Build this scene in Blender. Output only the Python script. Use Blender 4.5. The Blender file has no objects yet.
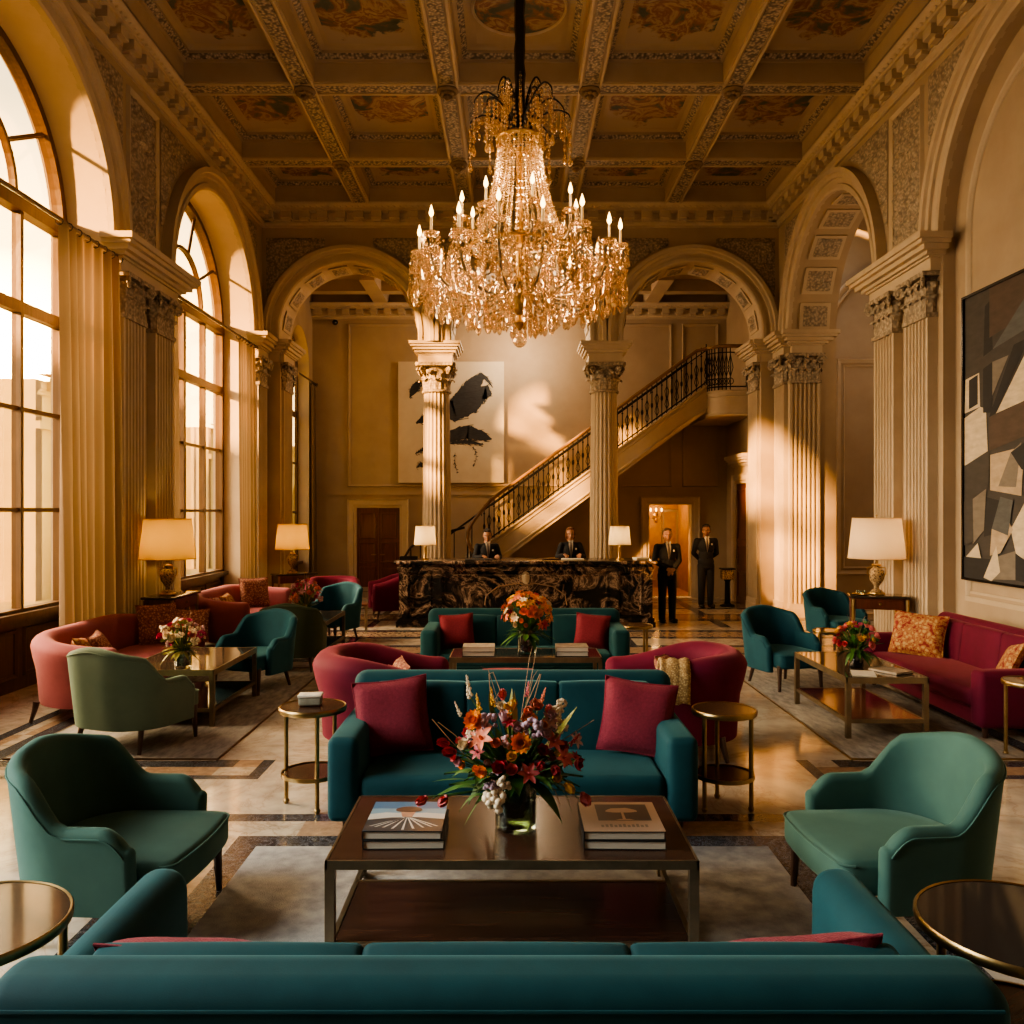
import bpy, bmesh, math, random
from mathutils import Vector, Matrix, noise
from mathutils.bvhtree import BVHTree
PI = math.pi
SC = bpy.context.scene
COL = SC.collection
random.seed(7)
F = 850.0
CAMZ = 2.1
CX = 0.18                      # centre line of the hall
SUN_E, SKY_E, WIN_E, FAC_E, EXPO = 27, 3.2, (600, 660, 440), 4800, 0.26


def P(px, py, y):
    """world point seen at a pixel of the 1024 frame, at depth y"""
    return Vector(((px - 512) * y / F, y, CAMZ - (py - 512) * y / F))


def RZ(a): return Matrix.Rotation(a, 4, 'Z')
def RX(a): return Matrix.Rotation(a, 4, 'X')
def RY(a): return Matrix.Rotation(a, 4, 'Y')
def T(x, y, z): return Matrix.Translation((x, y, z))
def S(x, y, z): return Matrix.Diagonal((x, y, z, 1))


# ------------------------------------------------------------------ materials
def new_mat(name):
    m = bpy.data.materials.new(name)
    m.use_nodes = True
    nt = m.node_tree
    nt.nodes.clear()
    out = nt.nodes.new('ShaderNodeOutputMaterial')
    return m, nt, out


def node(nt, kind, **kw):
    n = nt.nodes.new(kind)
    for k, v in kw.items():
        if k in n.inputs:
            n.inputs[k].default_value = v
        else:
            setattr(n, k, v)
    return n


def c4(c): return (c[0], c[1], c[2], 1.0)


def ramp(nt, fac, stops):
    r = nt.nodes.new('ShaderNodeValToRGB')
    el = r.color_ramp.elements
    while len(el) < len(stops):
        el.new(0.5)
    for e, (p, c) in zip(el, stops):
        e.position = p
        e.color = c4(c)
    nt.links.new(fac, r.inputs['Fac'])
    return r.outputs['Color']


def mat(name, col, rough=.5, metal=0, col2=None, vscale=4, vdetail=4, stretch=(1, 1, 1), bump=0, bscale=60, bstretch=(1, 1, 1),
        sheen=0, coat=0, trans=0, spec=.5, emis=None, estr=0, btype='noise', crev_shade=0, sss=0, sheentint=None):
    m, nt, out = new_mat(name)
    b = node(nt, 'ShaderNodeBsdfPrincipled')
    nt.links.new(b.outputs[0], out.inputs['Surface'])
    b.inputs['Roughness'].default_value = rough
    b.inputs['Metallic'].default_value = metal
    b.inputs['Base Color'].default_value = c4(col)
    b.inputs['Sheen Weight'].default_value = sheen
    b.inputs['Sheen Roughness'].default_value = .35
    if sheentint: b.inputs['Sheen Tint'].default_value = c4(sheentint)
    b.inputs['Coat Weight'].default_value = coat
    b.inputs['Coat Roughness'].default_value = .08
    b.inputs['Transmission Weight'].default_value = trans
    b.inputs['Specular IOR Level'].default_value = spec
    b.inputs['Subsurface Weight'].default_value = sss
    if emis:
        b.inputs['Emission Color'].default_value = c4(emis)
        b.inputs['Emission Strength'].default_value = estr
    tc = node(nt, 'ShaderNodeTexCoord')
    colout = None
    if col2:
        mp = node(nt, 'ShaderNodeMapping')
        mp.inputs['Scale'].default_value = stretch
        nt.links.new(tc.outputs['Object'], mp.inputs['Vector'])
        n = node(nt, 'ShaderNodeTexNoise', Scale=vscale, Detail=vdetail, Roughness=.6)
        nt.links.new(mp.outputs[0], n.inputs['Vector'])
        colout = ramp(nt, n.outputs['Fac'], [(.3, col), (.7, col2)])
        nt.links.new(colout, b.inputs['Base Color'])
    if bump:
        mp = node(nt, 'ShaderNodeMapping')
        mp.inputs['Scale'].default_value = bstretch
        nt.links.new(tc.outputs['Object'], mp.inputs['Vector'])
        if btype == 'noise':
            n = node(nt, 'ShaderNodeTexNoise', Scale=bscale, Detail=3)
            h = n.outputs['Fac']
        else:
            n = node(nt, 'ShaderNodeTexVoronoi', Scale=bscale)
            n.feature = 'SMOOTH_F1' if btype == 'voro' else 'F1'
            h = n.outputs['Distance']
        nt.links.new(mp.outputs[0], n.inputs['Vector'])
        bp = node(nt, 'ShaderNodeBump', Strength=min(1, bump), Distance=.02)
        nt.links.new(h, bp.inputs['Height'])
        nt.links.new(bp.outputs[0], b.inputs['Normal'])
        if crev_shade:
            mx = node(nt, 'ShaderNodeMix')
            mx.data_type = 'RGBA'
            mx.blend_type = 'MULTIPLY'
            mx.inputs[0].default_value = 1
            cr = ramp(nt, h, [(.15, (1, 1, 1)), (.6, (1 - crev_shade,) * 3)])  # occlusion shade of the crevices painted into the base colour
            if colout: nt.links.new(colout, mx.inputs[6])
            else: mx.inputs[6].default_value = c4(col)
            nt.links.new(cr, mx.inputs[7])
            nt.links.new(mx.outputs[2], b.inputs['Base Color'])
    return m


def marble(name, base, vein, vein2, scale=1.2, thin=.5, rough=.12, bands=None):
    """veined polished stone; world sized pattern in object space"""
    m, nt, out = new_mat(name)
    b = node(nt, 'ShaderNodeBsdfPrincipled', Roughness=rough)
    nt.links.new(b.outputs[0], out.inputs['Surface'])
    tc = node(nt, 'ShaderNodeTexCoord')
    n0 = node(nt, 'ShaderNodeTexNoise', Scale=scale * .8, Detail=5)
    nt.links.new(tc.outputs['Object'], n0.inputs['Vector'])
    mx = node(nt, 'ShaderNodeMix')
    mx.data_type = 'RGBA'
    mx.inputs[0].default_value = .35
    nt.links.new(tc.outputs['Object'], mx.inputs[6])
    nt.links.new(n0.outputs['Color'], mx.inputs[7])
    n1 = node(nt, 'ShaderNodeTexNoise', Scale=scale * 2.2, Detail=8, Roughness=.65, Distortion=1.2)
    nt.links.new(mx.outputs[2], n1.inputs['Vector'])
    a = node(nt, 'ShaderNodeMath', operation='SUBTRACT')
    nt.links.new(n1.outputs['Fac'], a.inputs[0]); a.inputs[1].default_value = .5
    ab = node(nt, 'ShaderNodeMath', operation='ABSOLUTE')
    nt.links.new(a.outputs[0], ab.inputs[0])
    c1 = ramp(nt, ab.outputs[0], [(0, vein), (.03 * thin, vein2), (.12 * thin, base)])
    n2 = node(nt, 'ShaderNodeTexNoise', Scale=scale * 6, Detail=6)
    nt.links.new(tc.outputs['Object'], n2.inputs['Vector'])
    dk = ramp(nt, n2.outputs['Fac'], [(.3, (.72, .72, .72)), (.65, (1.08, 1.08, 1.08))])
    mm = node(nt, 'ShaderNodeMix')
    mm.data_type = 'RGBA'; mm.blend_type = 'MULTIPLY'; mm.inputs[0].default_value = 1
    nt.links.new(c1, mm.inputs[6]); nt.links.new(dk, mm.inputs[7])
    nt.links.new(mm.outputs[2], b.inputs['Base Color'])
    return m


def glassmat(name, tint=(1, 1, 1), gloss=.12, rough=.02):
    """thin clear pane or vessel: mostly see-through with a mirror-like sheen"""
    m, nt, out = new_mat(name)
    t = node(nt, 'ShaderNodeBsdfTransparent'); t.inputs[0].default_value = c4(tint)
    g = node(nt, 'ShaderNodeBsdfGlossy'); g.inputs['Roughness'].default_value = rough
    lw = node(nt, 'ShaderNodeLayerWeight', Blend=.25)
    ma = node(nt, 'ShaderNodeMath', operation='MULTIPLY_ADD')
    nt.links.new(lw.outputs['Fresnel'], ma.inputs[0]); ma.inputs[1].default_value = .6; ma.inputs[2].default_value = gloss
    mx = node(nt, 'ShaderNodeMixShader')
    nt.links.new(ma.outputs[0], mx.inputs[0]); nt.links.new(t.outputs[0], mx.inputs[1]); nt.links.new(g.outputs[0], mx.inputs[2])
    nt.links.new(mx.outputs[0], out.inputs['Surface'])
    return m


def crystalmat(name):
    m, nt, out = new_mat(name)
    t = node(nt, 'ShaderNodeBsdfTransparent'); t.inputs[0].default_value = (1, .90, .76, 1)
    g = node(nt, 'ShaderNodeBsdfGlossy'); g.inputs['Roughness'].default_value = .12; g.inputs[0].default_value = (1, .86, .68, 1)
    d = node(nt, 'ShaderNodeBsdfTranslucent'); d.inputs[0].default_value = (.95, .66, .36, 1)
    d2 = node(nt, 'ShaderNodeBsdfDiffuse'); d2.inputs[0].default_value = (.62, .45, .28, 1)
    m1 = node(nt, 'ShaderNodeMixShader'); m1.inputs[0].default_value = .4
    nt.links.new(d.outputs[0], m1.inputs[1]); nt.links.new(d2.outputs[0], m1.inputs[2])
    m2 = node(nt, 'ShaderNodeMixShader'); m2.inputs[0].default_value = .6
    nt.links.new(m1.outputs[0], m2.inputs[1]); nt.links.new(g.outputs[0], m2.inputs[2])
    m3 = node(nt, 'ShaderNodeMixShader'); m3.inputs[0].default_value = .62
    nt.links.new(t.outputs[0], m3.inputs[1]); nt.links.new(m2.outputs[0], m3.inputs[2])
    nt.links.new(m3.outputs[0], out.inputs['Surface'])
    return m


def shademat(name, col, glow):
    m, nt, out = new_mat(name)
    d = node(nt, 'ShaderNodeBsdfDiffuse'); d.inputs[0].default_value = c4(col)
    t = node(nt, 'ShaderNodeBsdfTranslucent'); t.inputs[0].default_value = c4(glow)
    mx = node(nt, 'ShaderNodeMixShader'); mx.inputs[0].default_value = .6
    nt.links.new(d.outputs[0], mx.inputs[1]); nt.links.new(t.outputs[0], mx.inputs[2])
    nt.links.new(mx.outputs[0], out.inputs['Surface'])
    return m


def curtainmat(name, col, glow):
    m, nt, out = new_mat(name)
    d = node(nt, 'ShaderNodeBsdfDiffuse'); d.inputs[0].default_value = c4(col)
    t = node(nt, 'ShaderNodeBsdfTranslucent'); t.inputs[0].default_value = c4(glow)
    mx = node(nt, 'ShaderNodeMixShader'); mx.inputs[0].default_value = .3
    nt.links.new(d.outputs[0], mx.inputs[1]); nt.links.new(t.outputs[0], mx.inputs[2])
    nt.links.new(mx.outputs[0], out.inputs['Surface'])
    return m


def floralmat(name, a, b, c, scale=28):
    m, nt, out = new_mat(name)
    p = node(nt, 'ShaderNodeBsdfPrincipled', Roughness=.85)
    nt.links.new(p.outputs[0], out.inputs['Surface'])
    tc = node(nt, 'ShaderNodeTexCoord')
    v = node(nt, 'ShaderNodeTexVoronoi', Scale=scale); nt.links.new(tc.outputs['Object'], v.inputs['Vector'])
    n = node(nt, 'ShaderNodeTexNoise', Scale=scale * 1.6, Detail=3); nt.links.new(tc.outputs['Object'], n.inputs['Vector'])
    ad = node(nt, 'ShaderNodeMath', operation='ADD')
    nt.links.new(v.outputs['Distance'], ad.inputs[0]); nt.links.new(n.outputs['Fac'], ad.inputs[1])
    ad0 = ad; ad = node(nt, 'ShaderNodeMath', operation='MULTIPLY'); nt.links.new(ad0.outputs[0], ad.inputs[0]); ad.inputs[1].default_value = .6
    col = ramp(nt, ad.outputs[0], [(.42, c), (.54, a), (.60, b), (.66, a), (.76, b)])
    nt.links.new(col, p.inputs['Base Color'])
    return m


def frescomat(name):
    m, nt, out = new_mat(name)
    p = node(nt, 'ShaderNodeBsdfPrincipled', Roughness=.7)
    nt.links.new(p.outputs[0], out.inputs['Surface'])
    tc = node(nt, 'ShaderNodeTexCoord'); oi = node(nt, 'ShaderNodeObjectInfo')
    ml = node(nt, 'ShaderNodeMath', operation='MULTIPLY'); nt.links.new(oi.outputs['Random'], ml.inputs[0]); ml.inputs[1].default_value = 57
    n = node(nt, 'ShaderNodeTexNoise', Scale=2.3, Detail=5, Roughness=.55, Distortion=.9); n.noise_dimensions = '4D'
    nt.links.new(tc.outputs['Object'], n.inputs['Vector']); nt.links.new(ml.outputs[0], n.inputs['W'])
    fig = ramp(nt, n.outputs['Fac'], [(.3, (.045, .065, .045)), (.42, (.08, .095, .075)), (.48, (.24, .12, .07)), (.53, (.36, .27, .17)), (.58, (.20, .085, .06)), (.66, (.38, .30, .20))])
    ln = node(nt, 'ShaderNodeVectorMath', operation='LENGTH'); nt.links.new(tc.outputs['Object'], ln.inputs[0])
    n2 = node(nt, 'ShaderNodeTexNoise', Scale=4, Detail=5); n2.noise_dimensions = '4D'
    nt.links.new(tc.outputs['Object'], n2.inputs['Vector']); nt.links.new(ml.outputs[0], n2.inputs['W'])
    ad = node(nt, 'ShaderNodeMath', operation='MULTIPLY_ADD'); nt.links.new(n2.outputs['Fac'], ad.inputs[0]); ad.inputs[1].default_value = 1.1
    nt.links.new(ln.outputs['Value'], ad.inputs[2])
    sc_ = node(nt, 'ShaderNodeMath', operation='MULTIPLY'); nt.links.new(ad.outputs[0], sc_.inputs[0]); sc_.inputs[1].default_value = .5
    mk = ramp(nt, sc_.outputs[0], [(.60, (0, 0, 0)), (.635, (1, 1, 1))])
    mx = node(nt, 'ShaderNodeMix'); mx.data_type = 'RGBA'
    nt.links.new(mk, mx.inputs[0]); nt.links.new(fig, mx.inputs[6]); mx.inputs[7].default_value = (.38, .30, .22, 1)
    nt.links.new(mx.outputs[2], p.inputs['Base Color'])
    return m


# ------------------------------------------------------------------ mesh builder
class MB:
    def __init__(self):
        self.v, self.f, self.s, self.m = [], [], [], []

    def add(self, vs, fs, smooth=True, mi=0, M=None):
        o = len(self.v)
        if M is None: self.v += [tuple(p) for p in vs]
        else: self.v += [tuple(M @ Vector(p)) for p in vs]
        for f in fs:
            self.f.append([i + o for i in f]); self.s.append(smooth); self.m.append(mi)

    def box(self, c, sz, M=None, mi=0):
        x, y, z = c; a, b, d = sz[0] / 2, sz[1] / 2, sz[2] / 2
        vs = [(x - a, y - b, z - d), (x + a, y - b, z - d), (x + a, y + b, z - d), (x - a, y + b, z - d),
              (x - a, y - b, z + d), (x + a, y - b, z + d), (x + a, y + b, z + d), (x - a, y + b, z + d)]
        self.add(vs, [(0, 3, 2, 1), (4, 5, 6, 7), (0, 1, 5, 4), (1, 2, 6, 5), (2, 3, 7, 6), (3, 0, 4, 7)], False, mi, M)

    def bx(self, x0, x1, y0, y1, z0, z1, M=None, mi=0):
        self.box(((x0 + x1) / 2, (y0 + y1) / 2, (z0 + z1) / 2), (abs(x1 - x0), abs(y1 - y0), abs(z1 - z0)), M, mi)

    def rbox(self, c, sz, r, seg=3, M=None, mi=0, puff=(0, 0, 0), mid=3):
        """rounded box; puff bulges the faces"""
        h = [sz[i] / 2 for i in range(3)]
        r = min(r, min(h) * .98)
        ax = []
        for i in range(3):
            inner = h[i] - r
            l = [-h[i] + r * (1 - math.cos(k / seg * PI / 2)) * 1.0 for k in range(seg + 1)]
            l = [-inner - r * math.cos(k / seg * PI / 2) for k in range(seg)] + [-inner + 2 * inner * k / (mid + 1) for k in range(mid + 2)] + \
                [inner + r * math.sin(k / seg * PI / 2) for k in range(1, seg + 1)]
            ax.append(l)
        idx = {}
        vs = []

        def vert(i, j, k):
            key = (i, j, k)
            if key in idx: return idx[key]
            p = [ax[0][i], ax[1][j], ax[2][k]]
            q = [max(-(h[a] - r), min(h[a] - r, p[a])) for a in range(3)]
            d = Vector([p[a] - q[a] for a in range(3)])
            # map the square edge to a round one
            mxd = max(abs(d.x), abs(d.y), abs(d.z))
            if d.length > 1e-9:
                n = sum(1 for a in range(3) if abs(d[a]) > 1e-9)
                d = d.normalized() * r * (1 if n > 1 else mxd / r)
            p = [q[a] + d[a] for a in range(3)]
            for a in range(3):
                if puff[a]:
                    b, e = (a + 1) % 3, (a + 2) % 3
                    w = max(0, 1 - (p[b] / h[b]) ** 2) * max(0, 1 - (p[e] / h[e]) ** 2)
                    p[a] += puff[a] * w * (1 if p[a] > 0 else -1) * min(1, abs(p[a]) / h[a])
            vs.append((p[0] + c[0], p[1] + c[1], p[2] + c[2]))
            idx[key] = len(vs) - 1
            return idx[key]
        n = [len(a) for a in ax]
        fs = []
        for i in range(n[0] - 1):
            for j in range(n[1] - 1):
                fs.append((vert(i, j, 0), vert(i, j + 1, 0), vert(i + 1, j + 1, 0), vert(i + 1, j, 0)))
                k = n[2] - 1
                fs.append((vert(i, j, k), vert(i + 1, j, k), vert(i + 1, j + 1, k), vert(i, j + 1, k)))
        for i in range(n[0] - 1):
            for k in range(n[2] - 1):
                fs.append((vert(i, 0, k), vert(i + 1, 0, k), vert(i + 1, 0, k + 1), vert(i, 0, k + 1)))
                j = n[1] - 1
                fs.append((vert(i, j, k), vert(i, j, k + 1), vert(i + 1, j, k + 1), vert(i + 1, j, k)))
        for j in range(n[1] - 1):
            for k in range(n[2] - 1):
                fs.append((vert(0, j, k), vert(0, j, k + 1), vert(0, j + 1, k + 1), vert(0, j + 1, k)))
                i = n[0] - 1
                fs.append((vert(i, j, k), vert(i, j + 1, k), vert(i, j + 1, k + 1), vert(i, j, k + 1)))
        self.add(vs, fs, True, mi, M)

    def lathe(self, prof, n=24, c=(0, 0, 0), M=None, mi=0, smooth=True, a0=0, a1=2 * PI, caps=False):
        full = abs(a1 - a0 - 2 * PI) < 1e-6
        cols = n if full else n + 1
        vs = []
        for (r, z) in prof:
            for k in range(cols):
                a = a0 + (a1 - a0) * k / n
                vs.append((c[0] + r * math.cos(a), c[1] + r * math.sin(a), c[2] + z))
        fs = []
        for i in range(len(prof) - 1):
            for k in range(n):
                k2 = (k + 1) % cols
                fs.append((i * cols + k, i * cols + k2, (i + 1) * cols + k2, (i + 1) * cols + k))
        if full and caps:
            if prof[0][0] > 1e-6: fs.append(tuple(reversed(range(cols))))
            if prof[-1][0] > 1e-6: fs.append(tuple((len(prof) - 1) * cols + k for k in range(cols)))
        self.add(vs, fs, smooth, mi, M)

    def tube(self, pts, r, n=8, M=None, mi=0, cap=True, smooth=True, closed=False, flat=1.0):
        pts = [Vector(p) for p in pts]
        k = len(pts)
        rs = r if isinstance(r, (list, tuple)) else [r] * k
        vs, fs = [], []
        up = None
        for i in range(k):
            if closed: t = pts[(i + 1) % k] - pts[i - 1]
            else: t = pts[min(i + 1, k - 1)] - pts[max(i - 1, 0)]
            if t.length < 1e-9: t = Vector((0, 0, 1))
            t.normalize()
            if up is None:
                up = Vector((0, 0, 1)) if abs(t.z) < .9 else Vector((1, 0, 0))
            side = t.cross(up)
            if side.length < 1e-6: side = t.cross(Vector((0, 1, 0)))
            side.normalize()
            up = side.cross(t).normalized()
            for j in range(n):
                a = 2 * PI * j / n
                vs.append(pts[i] + side * math.cos(a) * rs[i] + up * math.sin(a) * rs[i] * flat)
        for i in range(k if closed else k - 1):
            i2 = (i + 1) % k
            for j in range(n):
                fs.append((i * n + j, i * n + (j + 1) % n, i2 * n + (j + 1) % n, i2 * n + j))
        if cap and not closed:
            fs.append(tuple(reversed(range(n))))
            fs.append(tuple((k - 1) * n + j for j in range(n)))
        self.add(vs, fs, smooth, mi, M)

    def ell(self, c, r, n=12, M=None, mi=0):
        if not isinstance(r, (list, tuple)): r = (r, r, r)
        m = max(6, n // 2 + 1)
        vs, fs = [], []
        for i in range(1, m):
            t = PI * i / m
            for j in range(n):
                a = 2 * PI * j / n
                vs.append((c[0] + r[0] * math.sin(t) * math.cos(a), c[1] + r[1] * math.sin(t) * math.sin(a), c[2] + r[2] * math.cos(t)))
        vs.append((c[0], c[1], c[2] + r[2])); vs.append((c[0], c[1], c[2] - r[2]))
        for i in range(m - 2):
            for j in range(n):
                fs.append((i * n + j, (i + 1) * n + j, (i + 1) * n + (j + 1) % n, i * n + (j + 1) % n))
        tp, bt = len(vs) - 2, len(vs) - 1
        for j in range(n):
            fs.append((tp, j, (j + 1) % n)); fs.append((bt, (m - 2) * n + (j + 1) % n, (m - 2) * n + j))
        self.add(vs, fs, True, mi, M)

    def caps(self, a, b, ra, rb, n=12, M=None, mi=0):
        self.tube([a, b], [ra, rb], n, M, mi)
        self.ell(a, ra, n, M, mi); self.ell(b, rb, n, M, mi)

    def prism(self, poly, z0, z1, M=None, mi=0, smooth=False):
        n = len(poly)
        vs = [(p[0], p[1], z0) for p in poly] + [(p[0], p[1], z1) for p in poly]
        fs = [tuple(reversed(range(n))), tuple(range(n, 2 * n))]
        for i in range(n):
            fs.append((i, (i + 1) % n, n + (i + 1) % n, n + i))
        self.add(vs, fs, smooth, mi, M)

    def grid(self, fn, nu, nv, M=None, mi=0, smooth=True, keep=None, wrapu=False):
        vs = [fn(i / nu, j / nv) for j in range(nv + 1) for i in range(nu + 1)]
        fs = []
        for j in range(nv):
            for i in range(nu):
                if keep is None or keep((i + .5) / nu, (j + .5) / nv):
                    a = j * (nu + 1) + i
                    fs.append((a, a + 1, a + nu + 2, a + nu + 1))
        self.add(vs, fs, smooth, mi, M)

    def sweep(self, prof, frames, M=None, mi=0, smooth=False, closedp=False, cap=True, loop=False):
        """prof: 2d points; frames: list of functions or (o, a, b) giving o + a*p + b*q"""
        n = len(prof); vs = []; fs = []
        for (o, a, b) in frames:
            o, a, b = Vector(o), Vector(a), Vector(b)
            for (p, q) in prof: vs.append(o + a * p + b * q)
        k = len(frames)
        for i in range(k if loop else k - 1):
            i2 = (i + 1) % k
            for j in range(n if closedp else n - 1):
                fs.append((i * n + j, i * n + (j + 1) % n, i2 * n + (j + 1) % n, i2 * n + j))
        if cap and closedp and not loop:
            fs.append(tuple(reversed(range(n)))); fs.append(tuple((k - 1) * n + j for j in range(n)))
        self.add(vs, fs, smooth, mi, M)

    def mesh(self, name, mats, angle=40, normals=True):
        me = bpy.data.meshes.new(name)
        me.from_pydata(self.v, [], self.f)
        for m in (mats if isinstance(mats, (list, tuple)) else [mats]): me.materials.append(m)
        me.polygons.foreach_set('use_smooth', self.s)
        me.polygons.foreach_set('material_index', self.m)
        if normals:
            bm = bmesh.new(); bm.from_mesh(me)
            bmesh.ops.recalc_face_normals(bm, faces=bm.faces)
            bm.to_mesh(me); bm.free()
        me.update()
        if any(self.s) and angle: me.set_sharp_from_angle(angle=math.radians(angle))
        return me

    def build(self, name, mats, parent=None, angle=40, normals=True):
        return link(name, self.mesh(name, mats, angle, normals), parent)


def link(name, me, parent=None, loc=None, rot=None):
    o = bpy.data.objects.new(name, me)
    COL.objects.link(o)
    if parent: o.parent = parent
    if loc is not None: o.location = loc
    if rot is not None: o.rotation_euler = rot
    return o


def tag(o, label=None, cat=None, group=None, kind=None):
    if label: o['label'] = label
    if cat: o['category'] = cat
    if group: o['group'] = group
    if kind: o['kind'] = kind
    return o


def thing(name, label, cat, loc=(0, 0, 0), rz=0, group=None):
    o = bpy.data.objects.new(name, None)
    COL.objects.link(o)
    o.empty_display_size = .1
    o.location = loc
    o.rotation_euler = (0, 0, rz)
    return tag(o, label, cat, group)


def struct(name, mb, mats, label=None, angle=40):
    o = mb.build(name, mats, None, angle)
    o['kind'] = 'structure'
    if label: o['label'] = label
    return o


def dup(root, loc, rz, label, group=None):
    r = root.copy(); COL.objects.link(r); r.location = loc; r.rotation_euler = (0, 0, rz); r['label'] = label
    if group: r['group'] = group
    for ch in list(root.children):
        c = ch.copy(); COL.objects.link(c); c.parent = r
        for g in list(ch.children):
            d = g.copy(); COL.objects.link(d); d.parent = c
    return r


def face(fx, fy): return math.atan2(fx, -fy)   # rotation that turns local -Y to (fx, fy)


def sm(a, b, x):
    t = max(0, min(1, (x - a) / (b - a)))
    return t * t * (3 - 2 * t)


def lamp(kind, name, loc, energy, col, size=.1, rot=None, sizey=None, spread=None):
    l = bpy.data.lights.new(name, kind)
    l.energy = energy; l.color = col
    if kind == 'AREA':
        l.size = size
        if sizey: l.shape = 'RECTANGLE'; l.size_y = sizey
        if spread: l.spread = spread
    elif kind in ('POINT', 'SPOT'): l.shadow_soft_size = size
    o = bpy.data.objects.new(name, l); COL.objects.link(o); o.location = loc
    if rot is not None: o.rotation_euler = rot
    o['kind'] = 'helper'
    return o


# palette
PLAS = mat('warm_plaster', (.43, .335, .235), .75, col2=(.37, .28, .195), vscale=1.6, bump=.08, bscale=40)
TRIM = mat('carved_stone', (.53, .43, .315), .6, col2=(.46, .365, .26), vscale=3, bump=.06, bscale=50)
RELF = mat('relief_stone', (.50, .41, .315), .65, col2=(.42, .34, .255), vscale=6, bump=.6, bscale=24, btype='voro', crev_shade=.5)
ORNA = mat('ornament_band', (.49, .40, .305), .6, bump=1, bscale=26, btype='voro', crev_shade=.75)
REVL = mat('window_reveal_plaster', (.62, .50, .36), .8, col2=(.56, .44, .31), vscale=2)
WOODD = mat('dark_oak', (.085, .045, .022), .4, col2=(.14, .075, .035), vscale=3, stretch=(8, 8, .6), bump=.1, bscale=20)
WOODM = mat('mahogany', (.085, .028, .018), .3, col2=(.15, .05, .028), vscale=3, stretch=(6, 6, .5), coat=.4)
WALN = mat('polished_walnut', (.035, .017, .012), .26, col2=(.075, .036, .023), vscale=3, stretch=(.6, 9, 3), coat=.12, spec=.35)
BRASS = mat('aged_brass', (.42, .29, .13), .32, 1, col2=(.25, .17, .08), vscale=7)
BRONZE = mat('dark_bronze_frame', (.30, .24, .16), .38, .85, col2=(.20, .16, .11), vscale=8)
GOLD = mat('gilt_metal', (.75, .5, .2), .28, 1, col2=(.45, .28, .1), vscale=12)
IRON = mat('wrought_iron', (.016, .014, .013), .45, .6)
LEGW = mat('dark_wood_leg', (.06, .03, .022), .35)
def velvet(n, a, b, tint): return mat(n, a, .78, col2=b, vscale=3.5, bump=.05, bscale=240, sheen=.28, sheentint=tint, spec=.25)
TEAL = velvet('deep_teal_velvet', (.005, .043, .058), (.008, .061, .078), (.25, .62, .66))
TEALB = velvet('blue_teal_velvet', (.008, .058, .088), (.012, .08, .115), (.3, .7, .75))
GREEN = velvet('sea_green_velvet', (.046, .11, .098), (.06, .138, .122), (.5, .8, .7))
SAGE = velvet('sage_velvet', (.09, .145, .115), (.115, .175, .14), (.6, .8, .65))
OLIVE = velvet('olive_velvet', (.04, .055, .035), (.05, .07, .045), (.4, .45, .3))
BURG = velvet('burgundy_velvet', (.098, .006, .026), (.135, .009, .038), (.8, .25, .3))
ROSE = velvet('rose_velvet', (.235, .058, .078), (.29, .08, .10), (.9, .5, .45))
CRIM = mat('crimson_weave', (.16, .010, .029), .85, col2=(.235, .022, .046), vscale=60, bump=.35, bscale=170, sheen=.3, sheentint=(.9, .4, .4))
FLOR = floralmat('gold_and_red_floral', (.46, .25, .09), (.24, .025, .025), (.52, .34, .15), 22)
FLOR2 = floralmat('rose_floral', (.35, .13, .09), (.16, .05, .05), (.5, .3, .2), 36)
CRYST = crystalmat('cut_crystal')
GLASS = glassmat('clear_glass', (.97, .98, .96), .06)
PANE = glassmat('window_glass', (1.0, .94, .80), .02)  # warm tint puts the golden sun glow into the glass colour
VGLASS = glassmat('vase_glass', (.86, .92, .88), .10)
SMOKE = mat('smoked_glass_top', (.03, .024, .022), .07, 0, spec=.45)
MIRR = mat('bronze_mirror_top', (.10, .08, .065), .06, .6)
PAPER = mat('paper', (.72, .68, .6), .8, col2=(.62, .57, .5), vscale=8, stretch=(1, 1, 60))
CREAM = mat('cream_card', (.66, .56, .42), .7)
BLACKC = mat('black_cloth_cover', (.014, .014, .016), .55)
SHADE = shademat('linen_shade', (.62, .44, .18), (.85, .52, .13))
SHADE2 = shademat('pale_linen_shade', (.80, .68, .5), (.9, .68, .42))
CURT = curtainmat('linen_curtain', (.18, .13, .09), (.21, .135, .07))
FRES = frescomat('faded_fresco')
DMARB = marble('dark_marble', (.009, .009, .010), (.5, .38, .30), (.14, .09, .07), 1.1, .55, .16)
FCREAM = marble('cream_marble_floor', (.60, .53, .45), (.46, .38, .30), (.56, .48, .40), .8, .4, .1)
FPALE = marble('pale_marble_floor', (.60, .52, .43), (.40, .31, .23), (.52, .43, .34), 1.4, .4, .12)
FDARK = marble('charcoal_mosaic_floor', (.026, .031, .046), (.19, .19, .21), (.065, .07, .085), 7, .7, .2)
FPEACH = marble('peach_marble_floor', (.40, .28, .20), (.5, .36, .25), (.4, .27, .18), 2.2, .6, .14)
RUG = mat('grey_wool_rug', (.20, .20, .215), .95, col2=(.44, .43, .43), vscale=8, vdetail=15, bump=.4, bscale=140)
RUGB = mat('taupe_wool_rug', (.19, .185, .18), .95, col2=(.44, .415, .39), vscale=5, vdetail=9, stretch=(3, 1, 1), bump=.4, bscale=140)
LEAF = mat('leaf_green', (.035, .10, .022), .5, col2=(.06, .16, .03), vscale=14)
LEAFY = mat('leaf_lime', (.20, .22, .04), .5, col2=(.30, .24, .05), vscale=14)
STRAW = mat('dry_straw', (.36, .22, .12), .7)
SKIN = mat('skin_light', (.50, .27, .18), .5, col2=(.44, .22, .15), vscale=20, sss=.05)
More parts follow.
